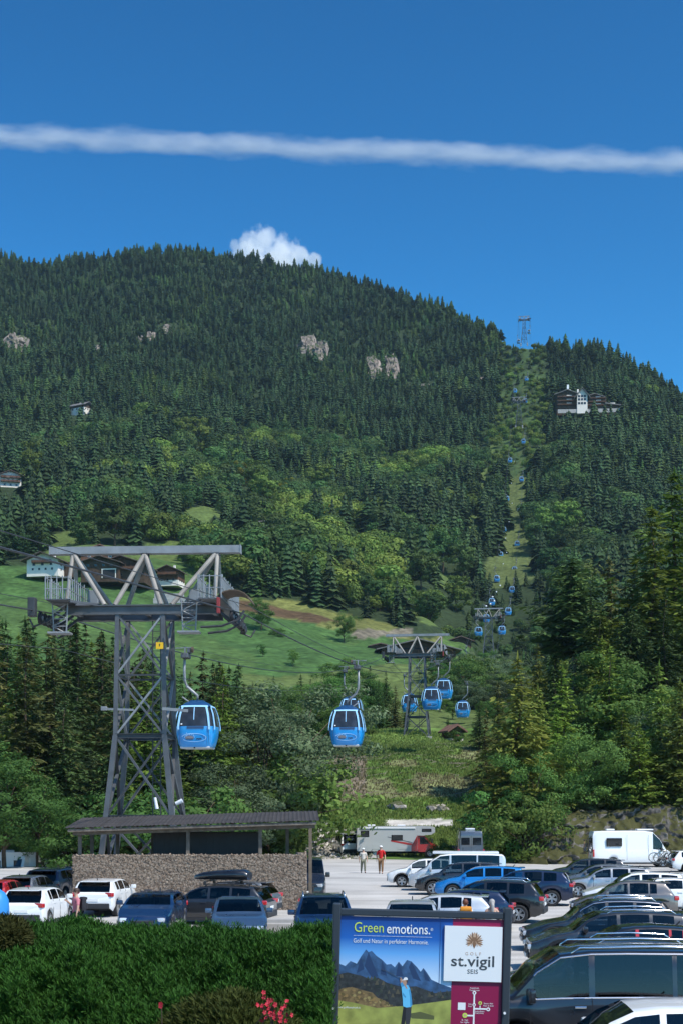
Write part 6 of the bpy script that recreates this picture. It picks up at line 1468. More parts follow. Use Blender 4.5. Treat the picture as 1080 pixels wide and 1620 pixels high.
caravan(52, 109, 'white camper with its windscreen towards the lot, second from the left edge', R(-112), -1.75)

# bicycles
def bicycle(label, loc, rz, group, col, tilt=0):
    t = thing('bicycle', label, 'bicycle', loc, rz, group); m = MATS.get('bike_' + col) or mat('bike_' + col, {'dark': (.03, .03, .035), 'tan': (.35, .22, .14), 'green': (.04, .09, .07)}[col], .4)
    for x in (-.53, .53):
        b = MB(); b.ring((x, 0, .35), .315, .35, .05, 'Y', 22); w = b.build('wheel', M_TYRE, t)
        b = MB(); b.ring((x, 0, .35), .295, .318, .03, 'Y', 22); b.cyl((x, 0, .35), .035, .08, 'Y', 8)
        for k in range(8): a = PI * k / 4; b.tube([(x, 0, .35), (x + math.cos(a) * .30, 0, .35 + math.sin(a) * .30)], .004, 3)
        b.build('rim', M_RIM, w)
    b = MB()
    for p, q in (((-.05, 0, .30), (-.18, 0, .80)), ((-.05, 0, .30), (.38, 0, .72)), ((-.16, 0, .74), (.36, 0, .80)), ((-.05, 0, .30), (-.53, 0, .35)), ((-.17, 0, .72), (-.53, 0, .35))): b.tube([p, q], .022, 6)
    b.build('bike_frame', m, t); b = MB(); b.tube([(.35, 0, .86), (.42, 0, .62), (.53, 0, .35)], .022, 6); b.build('fork', M_PLAST, t)
    b = MB(); b.tube([(.30, -.3, .96), (.36, -.1, .93), (.36, .1, .93), (.30, .3, .96)], .016, 6); b.tube([(.36, 0, .93), (.35, 0, .82)], .02, 6); b.build('handlebar', M_PLAST, t)
    b = MB(); b.bevbox((-.22, 0, .92), (.26, .13, .06), .025); b.tube([(-.19, 0, .9), (-.17, 0, .76)], .016, 6); b.build('saddle', M_PLAST, t)
    b = MB(); b.ring((-.05, .04, .30), .07, .09, .02, 'Y', 14); b.beam((-.05, .07, .30), (.08, .07, .18), .02); b.beam((-.05, -.07, .30), (-.18, -.07, .42), .02); b.build('crank', M_GALV, t)
vx = wx(999, 106) - 3.1
bicycle('tan-wheeled bicycle on the tail of the white van, outer one', (vx - .48, 105.9, 1.08), R(78), 'bicycles on the white van', 'tan')
bicycle('dark bicycle on the tail of the white van, inner one', (vx - .26, 105.2, 1.10), R(98), 'bicycles on the white van', 'dark')
b = thing('bike_rack', 'dark bicycle rack fixed to the tail of the white van', 'bike rack', (vx, 106, .0)); 
for y in (-.5, .5): MB().tube([(-.02, y, 2.3), (-.2, y, 2.0), (-.25, y, 1.05), (-.7, y, 1.0)], .025, 6).build('rack_arm', M_PLAST, b)
MB().box((-.42, 0, 1.02), (.12, 1.5, .05)).build('rack_rail', M_PLAST, b)
cx_ = wx(1112, 98) - 2.36
bicycle('dark bicycle on the rack of the white estate, nearer one', (cx_ - .35, 97.6, .62), R(8), 'bicycles on the white estate', 'dark')
bicycle('greenish bicycle on the rack of the white estate, farther one', (cx_ - .50, 98.2, .62), R(-6), 'bicycles on the white estate', 'green')
b = thing('bike_rack', 'tow-bar bicycle rack behind the white estate', 'bike rack', (cx_, 98, .0)); MB().box((-.45, 0, .58), (.9, 1.1, .06)).build('rack_platform', M_PLAST, b); MB().tube([(-.3, 0, .6), (-.3, 0, 1.35), (-.3, .4, 1.4)], .03, 6).build('rack_arm', M_PLAST, b)
# ------------------------------------------------------------------ the advertising board
M_FRAME = mat('board_frame', (.035, .045, .058), .5, .3, coat=.2)
M_NAVYP = mat('print_blue', (.006, .050, .210), .4)
M_PLUM = mat('print_plum', (.235, .003, .055), .4)
M_PWHITE = mat('print_white', (.74, .76, .77), .4)
M_PGREEN = mat('print_lime', (.52, .66, .10), .5)
M_INK = mat('print_ink', (.045, .055, .065), .5)
M_BROWNP = mat('print_brown', (.22, .12, .065), .5)
M_TANP = mat('print_tan', (.50, .33, .22), .5)
M_LBLUE = mat('print_sky_shirt', (.12, .48, .75), .5)
BD = 13.0
def board_sky():
    m, nt, b = _mat('print_sky'); N = nt.nodes.new; L = nt.links.new; tc = N('ShaderNodeTexCoord'); s = N('ShaderNodeSeparateXYZ'); L(tc.outputs['Object'], s.inputs[0])
    r = N('ShaderNodeValToRGB'); mr = N('ShaderNodeMapRange'); mr.inputs[1].default_value = -.62; mr.inputs[2].default_value = 0; L(s.outputs['Z'], mr.inputs[0]); L(mr.outputs[0], r.inputs[0])
    e = r.color_ramp.elements; e[0].position = 0; e[0].color = (.50, .66, .82, 1); e[1].position = 1; e[1].color = (.004, .035, .19, 1); x = r.color_ramp.elements.new(.38); x.color = (.12, .36, .72, 1); x = r.color_ramp.elements.new(.6); x.color = (.010, .11, .43, 1)
    L(r.outputs[0], b.inputs['Base Color']); b.inputs['Roughness'].default_value = .4; return m
def board():
    k = BD / F; px = lambda x: (x - 667) * k; pz = lambda y: (1443 - y) * k      # board coordinates from photo pixels, origin at the top middle
    t = thing('advertising_board', 'large advertising board for a golf course with blue landscape photo and plum side panel', 'sign board', (wx(667, BD), BD, wz(1443, BD))); t.rotation_euler = (0, R(1.5), 0)
    bot = pz(1760)
    for x in (533, 802):
        b = MB(); b.bevbox((px(x), 0, (pz(1432) + bot) / 2), (.072, .10, pz(1432) - bot), .012); b.build('post', M_FRAME, t)
        MB().cyl((px(x) - .01, -.055, pz(1598)), .012, .02, 'Y', 10).build('bolt', M_WHT, t)
    MB().bevbox((px(667), .0, pz(1445.5)), (px(796) - px(539), .075, 11 * k), .01).build('top_rail', M_FRAME, t)
    MB().box((px(667), .0, (pz(1452) + bot) / 2), (px(796) - px(539) + .0, .03, pz(1452) - bot)).build('panel', board_sky(), t)
    yb = -.016
    def flat(name, poly, m, d=.002, par=None):
        b = MB(); b.prism([(px(x), pz(y)) for x, y in poly], yb - d, yb - d + .0015); return b.build(name, m, par or t)
    flat('plum_panel', [(716, 1452), (796, 1452), (796, 1760), (716, 1760)], M_PLUM, .002)
    for i in range(1, 3): flat('panel_joint', [(540 + i * 0 + (696 - 540) * 1.0, 1452), (696.8, 1452), (696.8, 1620), (696, 1620)], M_NAVYP, .0022) if i == 1 else None
    # landscape print
    M_MTN = mat('print_mountain', (.035, .095, .21), .5, var=.5, scale=14); M_WOODP = mat('print_wood', (.030, .034, .036), .5, var=.6, scale=30); M_BUSH = mat('print_bushes', (.19, .13, .055), .5, var=.6, scale=26); M_FAIR = mat('print_fairway', (.30, .33, .075), .5, var=.35, scale=9)
    flat('mountain_print', [(537, 1550), (537, 1527), (548, 1531), (556, 1523), (566, 1527), (572, 1516), (580, 1504), (584, 1508), (589, 1506), (597, 1514), (606, 1520), (613, 1527), (620, 1526), (626, 1531), (632, 1522), (638, 1529), (645, 1519), (652, 1521), (660, 1529), (667, 1537), (671, 1531), (676, 1537), (684, 1549), (700, 1556), (716, 1561), (716, 1620), (537, 1620)], M_MTN, .003)
    for p in ([(584, 1508), (600, 1545), (590, 1548), (578, 1530)], [(572, 1516), (578, 1535), (566, 1542)], [(652, 1521), (668, 1552), (655, 1548), (648, 1530)], [(632, 1522), (640, 1545), (628, 1545)], [(671, 1531), (682, 1552), (674, 1550)], [(606, 1520), (614, 1545), (604, 1542)]): flat('mountain_shade_print', p, mat('print_mountain_dark', (.014, .040, .11), .5) if 'print_mountain_dark' not in MATS else MATS['print_mountain_dark'], .0034)
    flat('wood_print', [(536, 1545), (552, 1541), (575, 1546), (590, 1552), (600, 1548), (615, 1556), (640, 1562), (660, 1560), (690, 1570), (716, 1566), (716, 1620), (536, 1620)], M_WOODP, .004)
    flat('bush_print', [(535, 1572), (545, 1566), (560, 1564), (575, 1568), (592, 1572), (600, 1580), (612, 1584), (620, 1592), (640, 1598), (640, 1640), (535, 1640)], M_BUSH, .005)
    flat('fairway_print', [(534, 1585), (560, 1588), (600, 1596), (640, 1592), (680, 1586), (716, 1580), (716, 1760), (534, 1760)], M_FAIR, .0058)
    flat('golfer_shadow_print', [(648, 1604), (668, 1600), (690, 1606), (690, 1612), (655, 1611)], mat('print_dark_green', (.09, .10, .035), .5), .0064)
    rgp = np.random.default_rng(21); PRT = [mat('print_tree_' + n, c, .5) for n, c in (('a', (.016, .022, .020)), ('b', (.050, .055, .045)), ('c', (.030, .045, .030)), ('d', (.085, .075, .050)))]; PRB = [mat('print_bush_' + n, c, .5) for n, c in (('a', (.26, .17, .06)), ('b', (.11, .085, .03)), ('c', (.30, .24, .09)))]
    # golfer
    skin = mat('print_skin', (.42, .25, .17), .5); M_KHAKI = M_BLK
    M_SHD = mat('print_trouser_shade', (.035, .036, .042), .5); M_SH2 = mat('print_shirt_shade', (.05, .27, .50), .5); M_HAIR = mat('print_hair', (.06, .035, .02), .5)
    flat('golfer_leg_print', [(641.5, 1590), (647, 1592), (646.5, 1606), (643, 1626), (639, 1650), (636, 1700), (629, 1700), (634, 1650), (638, 1622), (640, 1604)], M_KHAKI, .0070)
    flat('golfer_leg_print', [(646, 1591), (654, 1592), (653.5, 1606), (651, 1626), (650.5, 1650), (650, 1700), (643.5, 1700), (645, 1650), (645.5, 1622), (645, 1604)], M_SHD, .0072)
    flat('golfer_shirt_print', [(637.5, 1562), (640, 1558.5), (643.5, 1557.5), (648, 1559), (650.5, 1563), (652.5, 1571), (654, 1580), (655, 1590), (652.5, 1593), (646, 1594), (640.5, 1592), (640, 1582), (638.6, 1572)], M_LBLUE, .0076)
    flat('golfer_shirt_fold_print', [(648, 1560), (650.5, 1563), (654, 1580), (655, 1590), (652, 1592), (651, 1578)], M_SH2, .0077)
    flat('golfer_shirt_fold_print', [(639.5, 1570), (645, 1577), (644, 1579), (639.6, 1575)], M_SH2, .0077)
    flat('golfer_sleeve_print', [(637.5, 1562), (642, 1560), (641, 1556.5), (638, 1553), (635.2, 1555), (636, 1560)], M_SH2, .0079)
    flat('golfer_sleeve_print', [(647, 1560.5), (650.5, 1563.5), (648.5, 1568), (644, 1564)], M_LBLUE, .0080)
    flat('golfer_arm_print', [(635.6, 1556), (638, 1554), (637.6, 1549), (636.4, 1546.4), (634.8, 1547), (635, 1551)], skin, .0081)
    flat('golfer_arm_print', [(645.5, 1565), (647, 1563.5), (640.5, 1553), (637.6, 1548.5), (636.4, 1549.4), (639, 1555)], skin, .0082)
    flat('golfer_neck_print', [(641.5, 1556), (645, 1556), (645.2, 1559), (641.6, 1559)], skin, .0083)
    flat('golfer_head_print', [(640.2, 1550.5), (640, 1553.2), (640.9, 1555.6), (642.6, 1556.8), (645, 1556), (646.4, 1553), (646.2, 1549.8), (643, 1548.6)], skin, .0084)
    flat('golfer_hair_print', [(644.6, 1551), (646.6, 1550), (646.9, 1553.6), (645.6, 1555.8), (644.9, 1553.5)], M_HAIR, .0085)
    flat('golfer_cap_print', [(640, 1549.8), (641.2, 1547), (644, 1546), (646.4, 1547.4), (647, 1550.2), (643.5, 1550.6), (638.2, 1551.4), (638, 1550.6)], M_PWHITE, .0086)
    flat('golfer_club_print', [(636.5, 1548.4), (612, 1536.6), (605, 1534.8), (604.8, 1535.4), (612, 1537.2), (636.2, 1549)], M_INK, .0088)
    for k_ in range(90):     # printed tree tops and bushes
        x_ = 538 + 176 * rgp.random(); y0_ = np.interp(x_, [536, 575, 600, 640, 690, 716], [1544, 1547, 1550, 1563, 1571, 1567]); r_ = 1.2 + 2.4 * rgp.random(); y_ = y0_ + 26 * rgp.random() ** 1.5
        if y_ < 1584 - (x_ - 538) * .02: flat('tree_print', [(x_ - r_, y_ + r_), (x_ - r_ * .4, y_ - r_ * .6), (x_, y_ - r_ * 1.4), (x_ + r_ * .5, y_ - r_ * .4), (x_ + r_, y_ + r_)], PRT[k_ % 4], .0042 + .00001 * k_)
    for k_ in range(70):
        x_ = 536 + 104 * rgp.random(); y_ = np.interp(x_, [535, 560, 600, 640], [1570, 1567, 1580, 1597]) + 16 * rgp.random(); r_ = 1 + 2.2 * rgp.random()
        if y_ < np.interp(x_, [534, 560, 600, 640], [1584, 1587, 1594, 1599]): flat('bush_top_print', [(x_ + r_ * math.cos(q), y_ + r_ * .7 * math.sin(q)) for q in np.linspace(0, 6.28, 8)[:-1]], PRB[k_ % 3], .0052 + .000008 * k_)
    # white square with the club's name
    MB().box((px(748.5), -.028, pz(1506.5)), (px(794) - px(703), .02, pz(1463) - pz(1550))).build('name_plate', M_PWHITE, t)
    def txt(s, x, y, size, m, d=.0046, align='LEFT', bold=0, space=1.0, w=None):
        me = text_mesh(s, size * k, m, align, ext=0, bold=bold, space=space)
        if w: xs_ = [v.co.x for v in me.vertices]; me.transform(Matrix.Diagonal((w * k / (max(xs_) - min(xs_)), 1, 1, 1)))
        me.transform(Matrix.Translation((px(x), yb - d, pz(y))) @ Matrix.Rotation(R(90), 4, 'X')); link('lettering', me, t)
    txt('Green', 560, 1476.5, 22.5, M_PGREEN, .004, w=46); txt('emotions.', 611.5, 1477.5, 22.5, M_PWHITE, .004, bold=.0008, w=68); txt('®', 680.5, 1472, 6, M_PWHITE, .004)
    b = MB()
    for i in range(62): b.box((px(560.5 + i * 2.0), yb - .003, pz(1482.2)), (1.1 * k, .001, .8 * k))
    o = b.build('dotted_line', M_PWHITE, t)
    txt('Golf und Natur in perfekter Harmonie.', 559.5, 1493.5, 9.6, M_PWHITE, .004, w=118)
    yb0 = yb
    txt('GOLF', 748.5, 1508.5, 7.0, M_TANP, .0235, 'CENTER', space=1.7); txt('st.vigil', 748.5, 1526, 24.5, M_INK, .0235, 'CENTER', bold=.0016, w=68); txt('SEIS', 748.5, 1537.5, 9.6, M_INK, .0235, 'CENTER', space=1.08, bold=.0004)
    # spread-winged bird emblem
    rg = np.random.default_rng(4)
    def fl2(name, poly, m, d): b = MB(); b.prism([(px(x), pz(y)) for x, y in poly], -.0385 - d, -.0375 - d); b.build(name, m, t)
    for s in (-1, 1):
        for i in range(9):
            a = R(100 - i * 17); L_ = 12.5 - .35 * i + 1.0 * (i % 2); ox, oy = 750 + s * (2.0 + .2 * i), 1484 + .6 * i; w = 1.15
            dx, dy = s * math.cos(a) * L_ * (1 if i else .7), -math.sin(a) * L_; nx, ny = -dy / L_ * w, dx / L_ * w
            fl2('emblem_feather', [(ox - nx, oy - ny), (ox + dx * .75 - nx, oy + dy * .75 - ny), (ox + dx, oy + dy), (ox + dx * .75 + nx, oy + dy * .75 + ny), (ox + nx, oy + ny)], M_BROWNP if i % 2 else M_TANP, .0004 + .0002 * (i % 2))
    fl2('emblem_body', [(748, 1479), (752, 1479), (753.6, 1486), (752.5, 1493), (750, 1498), (747.5, 1493), (746.4, 1486)], M_BROWNP, .001)
    fl2('emblem_head', [(748.2, 1480), (747.6, 1476.5), (749.8, 1474.4), (752.2, 1476), (752.4, 1480)], M_TANP, .0014); fl2('emblem_beak', [(747.8, 1477), (746, 1478), (747.9, 1478.6)], M_INK, .0016)
    for s in (-1, 1): fl2('emblem_leg', [(750 + s * 2.5, 1486), (750 + s * 5.6, 1494), (750 + s * 4.6, 1494.5), (750 + s * 1.8, 1487)], M_TANP, .0018)
    # route plan on the plum panel
    for p in ([(751.3, 1569), (753.7, 1569), (753.7, 1660), (751.3, 1660)], [(753.7, 1592), (774, 1592), (774, 1594.4), (753.7, 1594.4)], [(740, 1603), (751.3, 1603), (751.3, 1605.4), (740, 1605.4)], [(761.2, 1588), (762.6, 1588), (762.6, 1592), (761.2, 1592)]): flat('route_line_print', p, M_PWHITE, .0044)
    for x, y, r, m in ((752.5, 1568, 3.0, M_PWHITE), (775, 1593.5, 3.0, M_PWHITE), (752.5, 1587, 2.6, M_PWHITE), (738.5, 1604, 4.0, M_PGREEN), (762, 1584, 2.9, M_PGREEN)):
        flat('route_stop_print', [(x + r * math.cos(a), y + r * math.sin(a)) for a in np.linspace(0, 2 * PI, 15)[:-1]], m, .0050); flat('route_dot_print', [(x + r * .45 * math.cos(a), y + r * .45 * math.sin(a)) for a in np.linspace(0, 2 * PI, 11)[:-1]], M_PLUM if r < 3.5 else M_TANP, .0056)
    flat('route_plate_print', [(727, 1584), (739, 1584), (739, 1595.5), (727, 1595.5)], M_PWHITE, .0044)
    for s, x, y in (('Kastelruth', 752.5, 1561.5), ('Castelrotto', 752.5, 1565), ('Seis', 746, 1587), ('Siusi', 746, 1590.5), ('Seiser Alm', 775, 1585.5), ('Alpe di Siusi', 775, 1589), ('Umlaufbahn', 761, 1598.3), ('Cabinovia', 761, 1601), ('St. Vigil', 738.5, 1612.5), ('San Vigilio', 738.5, 1616)): txt(s, x, y, 3.4, M_PWHITE, .0044, 'CENTER')
    txt('www.golfkastelruth.it', 537, 1597.5, 4.2, M_PWHITE, .0066)
board()

# ------------------------------------------------------------------ hedge of dwarf pine on the bank, and the olive bush with pink blossoms
M_HEDGE = foliage('dwarf_pine', (.008, .035, .005), (.038, .130, .015), 1.2, .25, .01)
M_HEDGE2 = foliage('olive_bush', (.022, .034, .006), (.060, .075, .014), 1.6, .3, .015)
M_HEDGE3 = foliage('ochre_bush', (.040, .050, .010), (.10, .105, .028), 2, .3, .015)
def sprigs(pts, nrm, rg, ln, nn=9, wid=.011, up=.7):
    """upright candle shoots: each a spindle of thin needles"""
    n = len(pts); Vs = []
    ax = nrm * (1 - up) + np.array([0, 0, up]) + rg.normal(size=(n, 3)) * .22; ax /= np.linalg.norm(ax, axis=1, keepdims=True)
    a = np.cross(ax, rg.normal(size=(n, 3))); a /= np.linalg.norm(a, axis=1, keepdims=True); b = np.cross(ax, a)
    L = ln * (.6 + .8 * rg.random(n))
    for j in range(nn):
        ph = 2 * PI * j / nn + rg.random(n); u = .05 + .8 * (j + rg.random(n)) / nn
        rad = a * np.cos(ph)[:, None] + b * np.sin(ph)[:, None]; root = pts + ax * (u * L)[:, None]
        tip = root + (ax * .75 + rad * (.85 - .35 * u)[:, None]) * (L * .46)[:, None]; sd = np.cross(ax, rad) * wid
        mid = root * .5 + tip * .5
        Vs.append(np.stack([root, mid + sd, tip, mid - sd], 1))
    v = np.stack(Vs, 1).reshape(-1, 3); return v, np.arange(len(v)).reshape(-1, 4)
def hedge():
    rg = np.random.default_rng(12); n = 62000
    X = -4.6 + 4.52 * rg.random(n); q = rg.random(n)
    # a rounded section from the foot of the front, over the crest, to the back
    ang = -.35 + 2.6 * q ** .85
    bump = .34 * (vnoise(X * 1.5, q * 5, 3) - .5) + .34 * (vnoise(X * 5, q * 15, 4) - .5) + .16 * (vnoise(X * 11, q * 34, 6) - .5)
    top = .07 * (vnoise(X * .9 + 5, X * 0, 8) - .5) - X * .012
    D = 13.6 - np.cos(ang) * (1.75 + bump); z0 = 1.96
    Z = z0 + np.maximum(-.8, np.sin(ang) * (1.12 + bump * .42 + top)) + .06
    nrm = np.stack([rg.normal(size=n) * .2, -np.cos(ang), np.sin(ang)], 1)
    v, f = sprigs(np.stack([X, D, Z], 1) - nrm * (rg.random(n) ** 1.5 * .16)[:, None], nrm, rg, .098, 8, .0046)
    t = thing('hedge', 'dense dark green dwarf pine hedge along the lower left', 'hedge')
    o = link('foliage', np_mesh('foliage', v, f, M_HEDGE), t); o['kind'] = 'stuff'
    u = np.linspace(-4.7, -.10, 60); w = np.linspace(-.5, 3.2, 24); U, Wd = np.meshgrid(u, w)
    bp = .34 * (vnoise(U * 1.5, (((Wd + .35) / 2.6).clip(0, 1)) ** 1.18 * 5, 3) - .5); tp = .07 * (vnoise(U * .9 + 5, U * 0, 8) - .5) - U * .012
    pts = np.stack([U, 13.6 - np.cos(Wd) * (1.52 + bp), z0 - .03 + np.maximum(-1.2, np.sin(Wd) * (1.03 + bp * .42 + tp))], -1); ii = np.arange(U.size).reshape(U.shape)
    ff = np.stack([ii[:-1, :-1], ii[:-1, 1:], ii[1:, 1:], ii[1:, :-1]], -1).reshape(-1, 4)
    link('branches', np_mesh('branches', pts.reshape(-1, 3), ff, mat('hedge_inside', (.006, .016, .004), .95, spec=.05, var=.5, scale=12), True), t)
hedge()
def round_bush(name, label, px, py, D, rad, m, n, seed, ln=.1, cat='bush', flat_=.75, nn=8, wid=.006):
    rg = np.random.default_rng(seed); d = rand_dirs(rg, n); d[:, 2] = np.abs(d[:, 2]) * 1.1 - .25; d /= np.linalg.norm(d, axis=1, keepdims=True)
    r = rad * (1 + .10 * (vnoise(d[:, 0] * 4, d[:, 2] * 4, seed) - .5)) * (1 - .12 * rg.random(n) ** 2)
    v, f = sprigs(d * r[:, None] * np.array([1, 1, flat_]), d, rg, ln, nn, wid, .35)
    t = thing(name, label, cat, (wx(px, D), D, wz(py, D))); o = link('foliage', np_mesh('foliage', v, f, m), t); o['kind'] = 'stuff'
    MB().ball((0, 0, 0), rad * .93, 18, 12, (1, 1, flat_)).build('branches', MATS['hedge_inside'], t, smooth=True); return t
round_bush('bush', 'olive brown rounded bush with pink blossoms before it, bottom of the hedge', 362, 1668, 11.2, .53, M_HEDGE2, 6500, 3)
round_bush('bush', 'ochre tinted bush at the left end of the hedge top', 4, 1488, 13.0, .17, M_HEDGE3, 2600, 5)
M_PINK = mat('pink_petal', (.48, .014, .034), .6, var=.35, scale=30); M_PINKD = mat('dark_pink_petal', (.32, .008, .02), .6)
t = thing('flower_cluster', 'cluster of pink red blossoms in front of the olive bush', 'flowers', P(430, 1598, 10.55)); rg = np.random.default_rng(8)
for k in range(34):
    c = Vector((rg.normal() * .060 - .0, rg.normal() * .04, rg.normal() * .050)); c.x += -c.z * .5
    b = MB(); ax = Vector((rg.normal() * .5, -1, .4 + rg.normal() * .4)).normalized(); e1, e2 = MB.frame(ax)
    for j in range(5):
        a = 2 * PI * j / 5; d = e1 * math.cos(a) + e2 * math.sin(a); s = e1 * -math.sin(a) + e2 * math.cos(a); r = .017
        b.add([c, c + d * r * .7 + s * r * .5 + ax * .006, c + d * r * 1.2 + ax * .002, c + d * r * .7 - s * r * .5 + ax * .006], [(0, 1, 2, 3)])
    b.build('blossom', M_PINK if k % 3 else M_PINKD, t)
b = MB()
for k in range(8): b.tube([(rg.normal() * .03, .05, -.35), (rg.normal() * .04, .02, -.12), (rg.normal() * .06, .0, .03)], .004, 4)
b.build('stem', M_BARK, t)
t = thing('flower_cluster', 'small faded pink blossom at the left of the olive bush', 'flowers', P(256, 1590, 10.9))
for k in range(2):
    c = Vector((rg.normal() * .015, 0, rg.normal() * .015)); b = MB()
    for j in range(5): a = 2 * PI * j / 5; d = Vector((math.cos(a), -.2, math.sin(a))); s = Vector((-math.sin(a), 0, math.cos(a))); b.add([c, c + d * .012 + s * .009, c + d * .02, c + d * .012 - s * .009], [(0, 1, 2, 3)])
    b.build('blossom', M_PINKD, t)
b = MB(); b.tube([(0, .03, -.2), (0, 0, 0)], .004, 4); b.build('stem', M_BARK, t)

# ------------------------------------------------------------------ people
SKIN = mat('skin', (.46, .27, .19), .6)
def skin_body(name, joints, edges, m, parent, root=0, sub=1):
    """joints: {name: (co, r or (rx, ry))}"""
    ks = list(joints); me = bpy.data.meshes.new(name); me.from_pydata([joints[k][0] for k in ks], [(ks.index(a), ks.index(b)) for a, b in edges], [])
    o = bpy.data.objects.new(name, me); COL.objects.link(o)
    md = o.modifiers.new('skin', 'SKIN'); md.use_smooth_shade = True
    for i, k in enumerate(ks):
        r = joints[k][1]; me.skin_vertices[0].data[i].radius = (r, r) if not isinstance(r, tuple) else r; me.skin_vertices[0].data[i].use_root = (i == root)
    o.modifiers.new('sub', 'SUBSURF').levels = sub
    dg = bpy.context.evaluated_depsgraph_get(); me2 = bpy.data.meshes.new_from_object(o.evaluated_get(dg)); bpy.data.objects.remove(o); bpy.data.meshes.remove(me)
    me2.name = name; me2.materials.clear(); me2.materials.append(m); return link(name, me2, parent)
def person(label, loc, rz, h, top, legs, hair, pose='walk', cap=None, long_hair=False, sleeve=True, shorts=False, female=False):
    """faces -Y in its own frame"""
    t = thing('person', label, 'person', loc, rz); s = h / 1.75; sp = {'walk': .20, 'stand': .04}[pose]; shw = .165 if female else .19
    V = lambda x, y, z: (x * s, y * s, z * s)
    ar = {'walk': ((-.03, -.10), (.06, .10)), 'stand': ((-.04, -.06), (-.04, -.06))}[pose]
    J = {'pelvis': (V(0, 0, .93), .13 * s), 'waist': (V(0, .0, 1.10), (.125 * s, .105 * s)), 'chest': (V(0, .0, 1.30), (.145 * s, .11 * s)), 'neckb': (V(0, .01, 1.45), .07 * s), 'neck': (V(0, 0, 1.53), .052 * s), 'head': (V(0, -.01, 1.62), (.078 * s, .095 * s)), 'crown': (V(0, -.005, 1.70), (.066 * s, .082 * s))}
    E = [('pelvis', 'waist'), ('waist', 'chest'), ('chest', 'neckb'), ('neckb', 'neck'), ('neck', 'head'), ('head', 'crown')]
    hands = {}
    for k, sd in (('l', 1), ('r', -1)):
        f = sp * sd
        J['hip' + k] = (V(.09 * sd, 0, .88), .095 * s); J['knee' + k] = (V(.10 * sd, -f * .6 - .02, .49), .062 * s); J['ank' + k] = (V(.10 * sd, f * -1.0 + .05, .10), .042 * s); J['toe' + k] = (V(.11 * sd, f * -1.0 - .13, .045), .038 * s)
        E += [('pelvis', 'hip' + k), ('hip' + k, 'knee' + k), ('knee' + k, 'ank' + k), ('ank' + k, 'toe' + k)]
        a0, a1 = ar[0 if sd > 0 else 1]
        if pose == 'stand' and sd < 0 and top == 'pink': el, wr = V(-.24, -.05, 1.16), V(-.16, -.24, 1.30)
        else: el, wr = V(.26 * sd, a0 + .02, 1.12), V(.27 * sd, a1 - .02, .88)
        J['sh' + k] = (V(shw * sd, 0, 1.40), .062 * s); J['el' + k] = (el, .042 * s); J['wr' + k] = (wr, .030 * s)
        E += [('neckb', 'sh' + k), ('sh' + k, 'el' + k), ('el' + k, 'wr' + k)]
        d = (Vector(wr) - Vector(el)).normalized(); pm = Vector(wr) + d * .07 * s; J['palm' + k] = (tuple(pm), (.030 * s, .018 * s)); E.append(('wr' + k, 'palm' + k)); side = d.cross(Vector((sd, 0, 0))).normalized()
        for i, ln in enumerate((.062, .075, .08, .07)):
            o = side * ((i - 1.5) * .019 * s); q = pm + d * .03 * s + o; J[f'f{i}{k}'] = (tuple(q + d * ln * .5 * s), .0085 * s); J[f'g{i}{k}'] = (tuple(q + d * ln * s - Vector((sd * .016 * s, 0, 0))), .007 * s); E += [('palm' + k, f'f{i}{k}'), (f'f{i}{k}', f'g{i}{k}')]
        q = Vector(wr) + d * .03 * s + side * -.035 * s; J['th' + k] = (tuple(q + d * .04 * s), .010 * s); E.append(('wr' + k, 'th' + k))
    skin_body('body', J, E, SKIN, t)
    # face
    b = MB(); b.ball(V(0, -.115, 1.615), .016 * s, 6, 5, (.8, 1, 1.5)); b.build('nose', SKIN, t)
    for sd in (-1, 1):
        MB().ball(V(.032 * sd, -.096, 1.645), .011 * s, 6, 5).build('eye', M_BLK, t); MB().ball(V(.082 * sd, .0, 1.625), .022 * s, 6, 5, (.4, .7, 1.2)).build('ear', SKIN, t)
    MB().ball(V(0, -.098, 1.575), .02 * s, 6, 4, (1.2, .5, .35)).build('mouth', mat('lips', (.32, .10, .09), .5) if 'lips' not in MATS else MATS['lips'], t)
    # clothes
    def cl(key): return MATS.get('cloth_' + key) or mat('cloth_' + key, dict(pink=(.50, .17, .20), white=(.70, .69, .66), red=(.48, .02, .02), orange=(.75, .30, .03), khaki=(.24, .18, .11), cream=(.55, .51, .44), dark=(.03, .03, .035), brown=(.22, .12, .06), teal=(.30, .36, .36), olive=(.17, .17, .12), green=(.09, .14, .05))[key], .85, spec=.2, var=.15, scale=9)
    g = lambda k, e: (J[k][0], (J[k][1][0] + e, J[k][1][1] + e) if isinstance(J[k][1], tuple) else J[k][1] + e)
    T = {k: g(k, .022 * s) for k in ('pelvis', 'waist', 'chest', 'neckb', 'shl', 'shr')}; TE = [('pelvis', 'waist'), ('waist', 'chest'), ('chest', 'neckb'), ('neckb', 'shl'), ('neckb', 'shr')]
    if sleeve:
        for k in 'lr':
            a, c = Vector(J['sh' + k][0]), Vector(J['el' + k][0]); T['sl' + k] = (tuple(a.lerp(c, .85)), .058 * s); TE.append(('sh' + k, 'sl' + k))
    skin_body('shirt', T, TE, cl(top), t, 1)
    B = {k: g(k, .02 * s) for k in ('pelvis', 'hipl', 'hipr', 'kneel', 'kneer')}; BE = [('pelvis', 'hipl'), ('pelvis', 'hipr'), ('hipl', 'kneel'), ('hipr', 'kneer')]
    if not shorts:
        for k in 'lr': B['ank' + k] = (J['ank' + k][0], .062 * s); BE.append(('knee' + k, 'ank' + k))
    skin_body('trousers', B, BE, cl(legs), t)
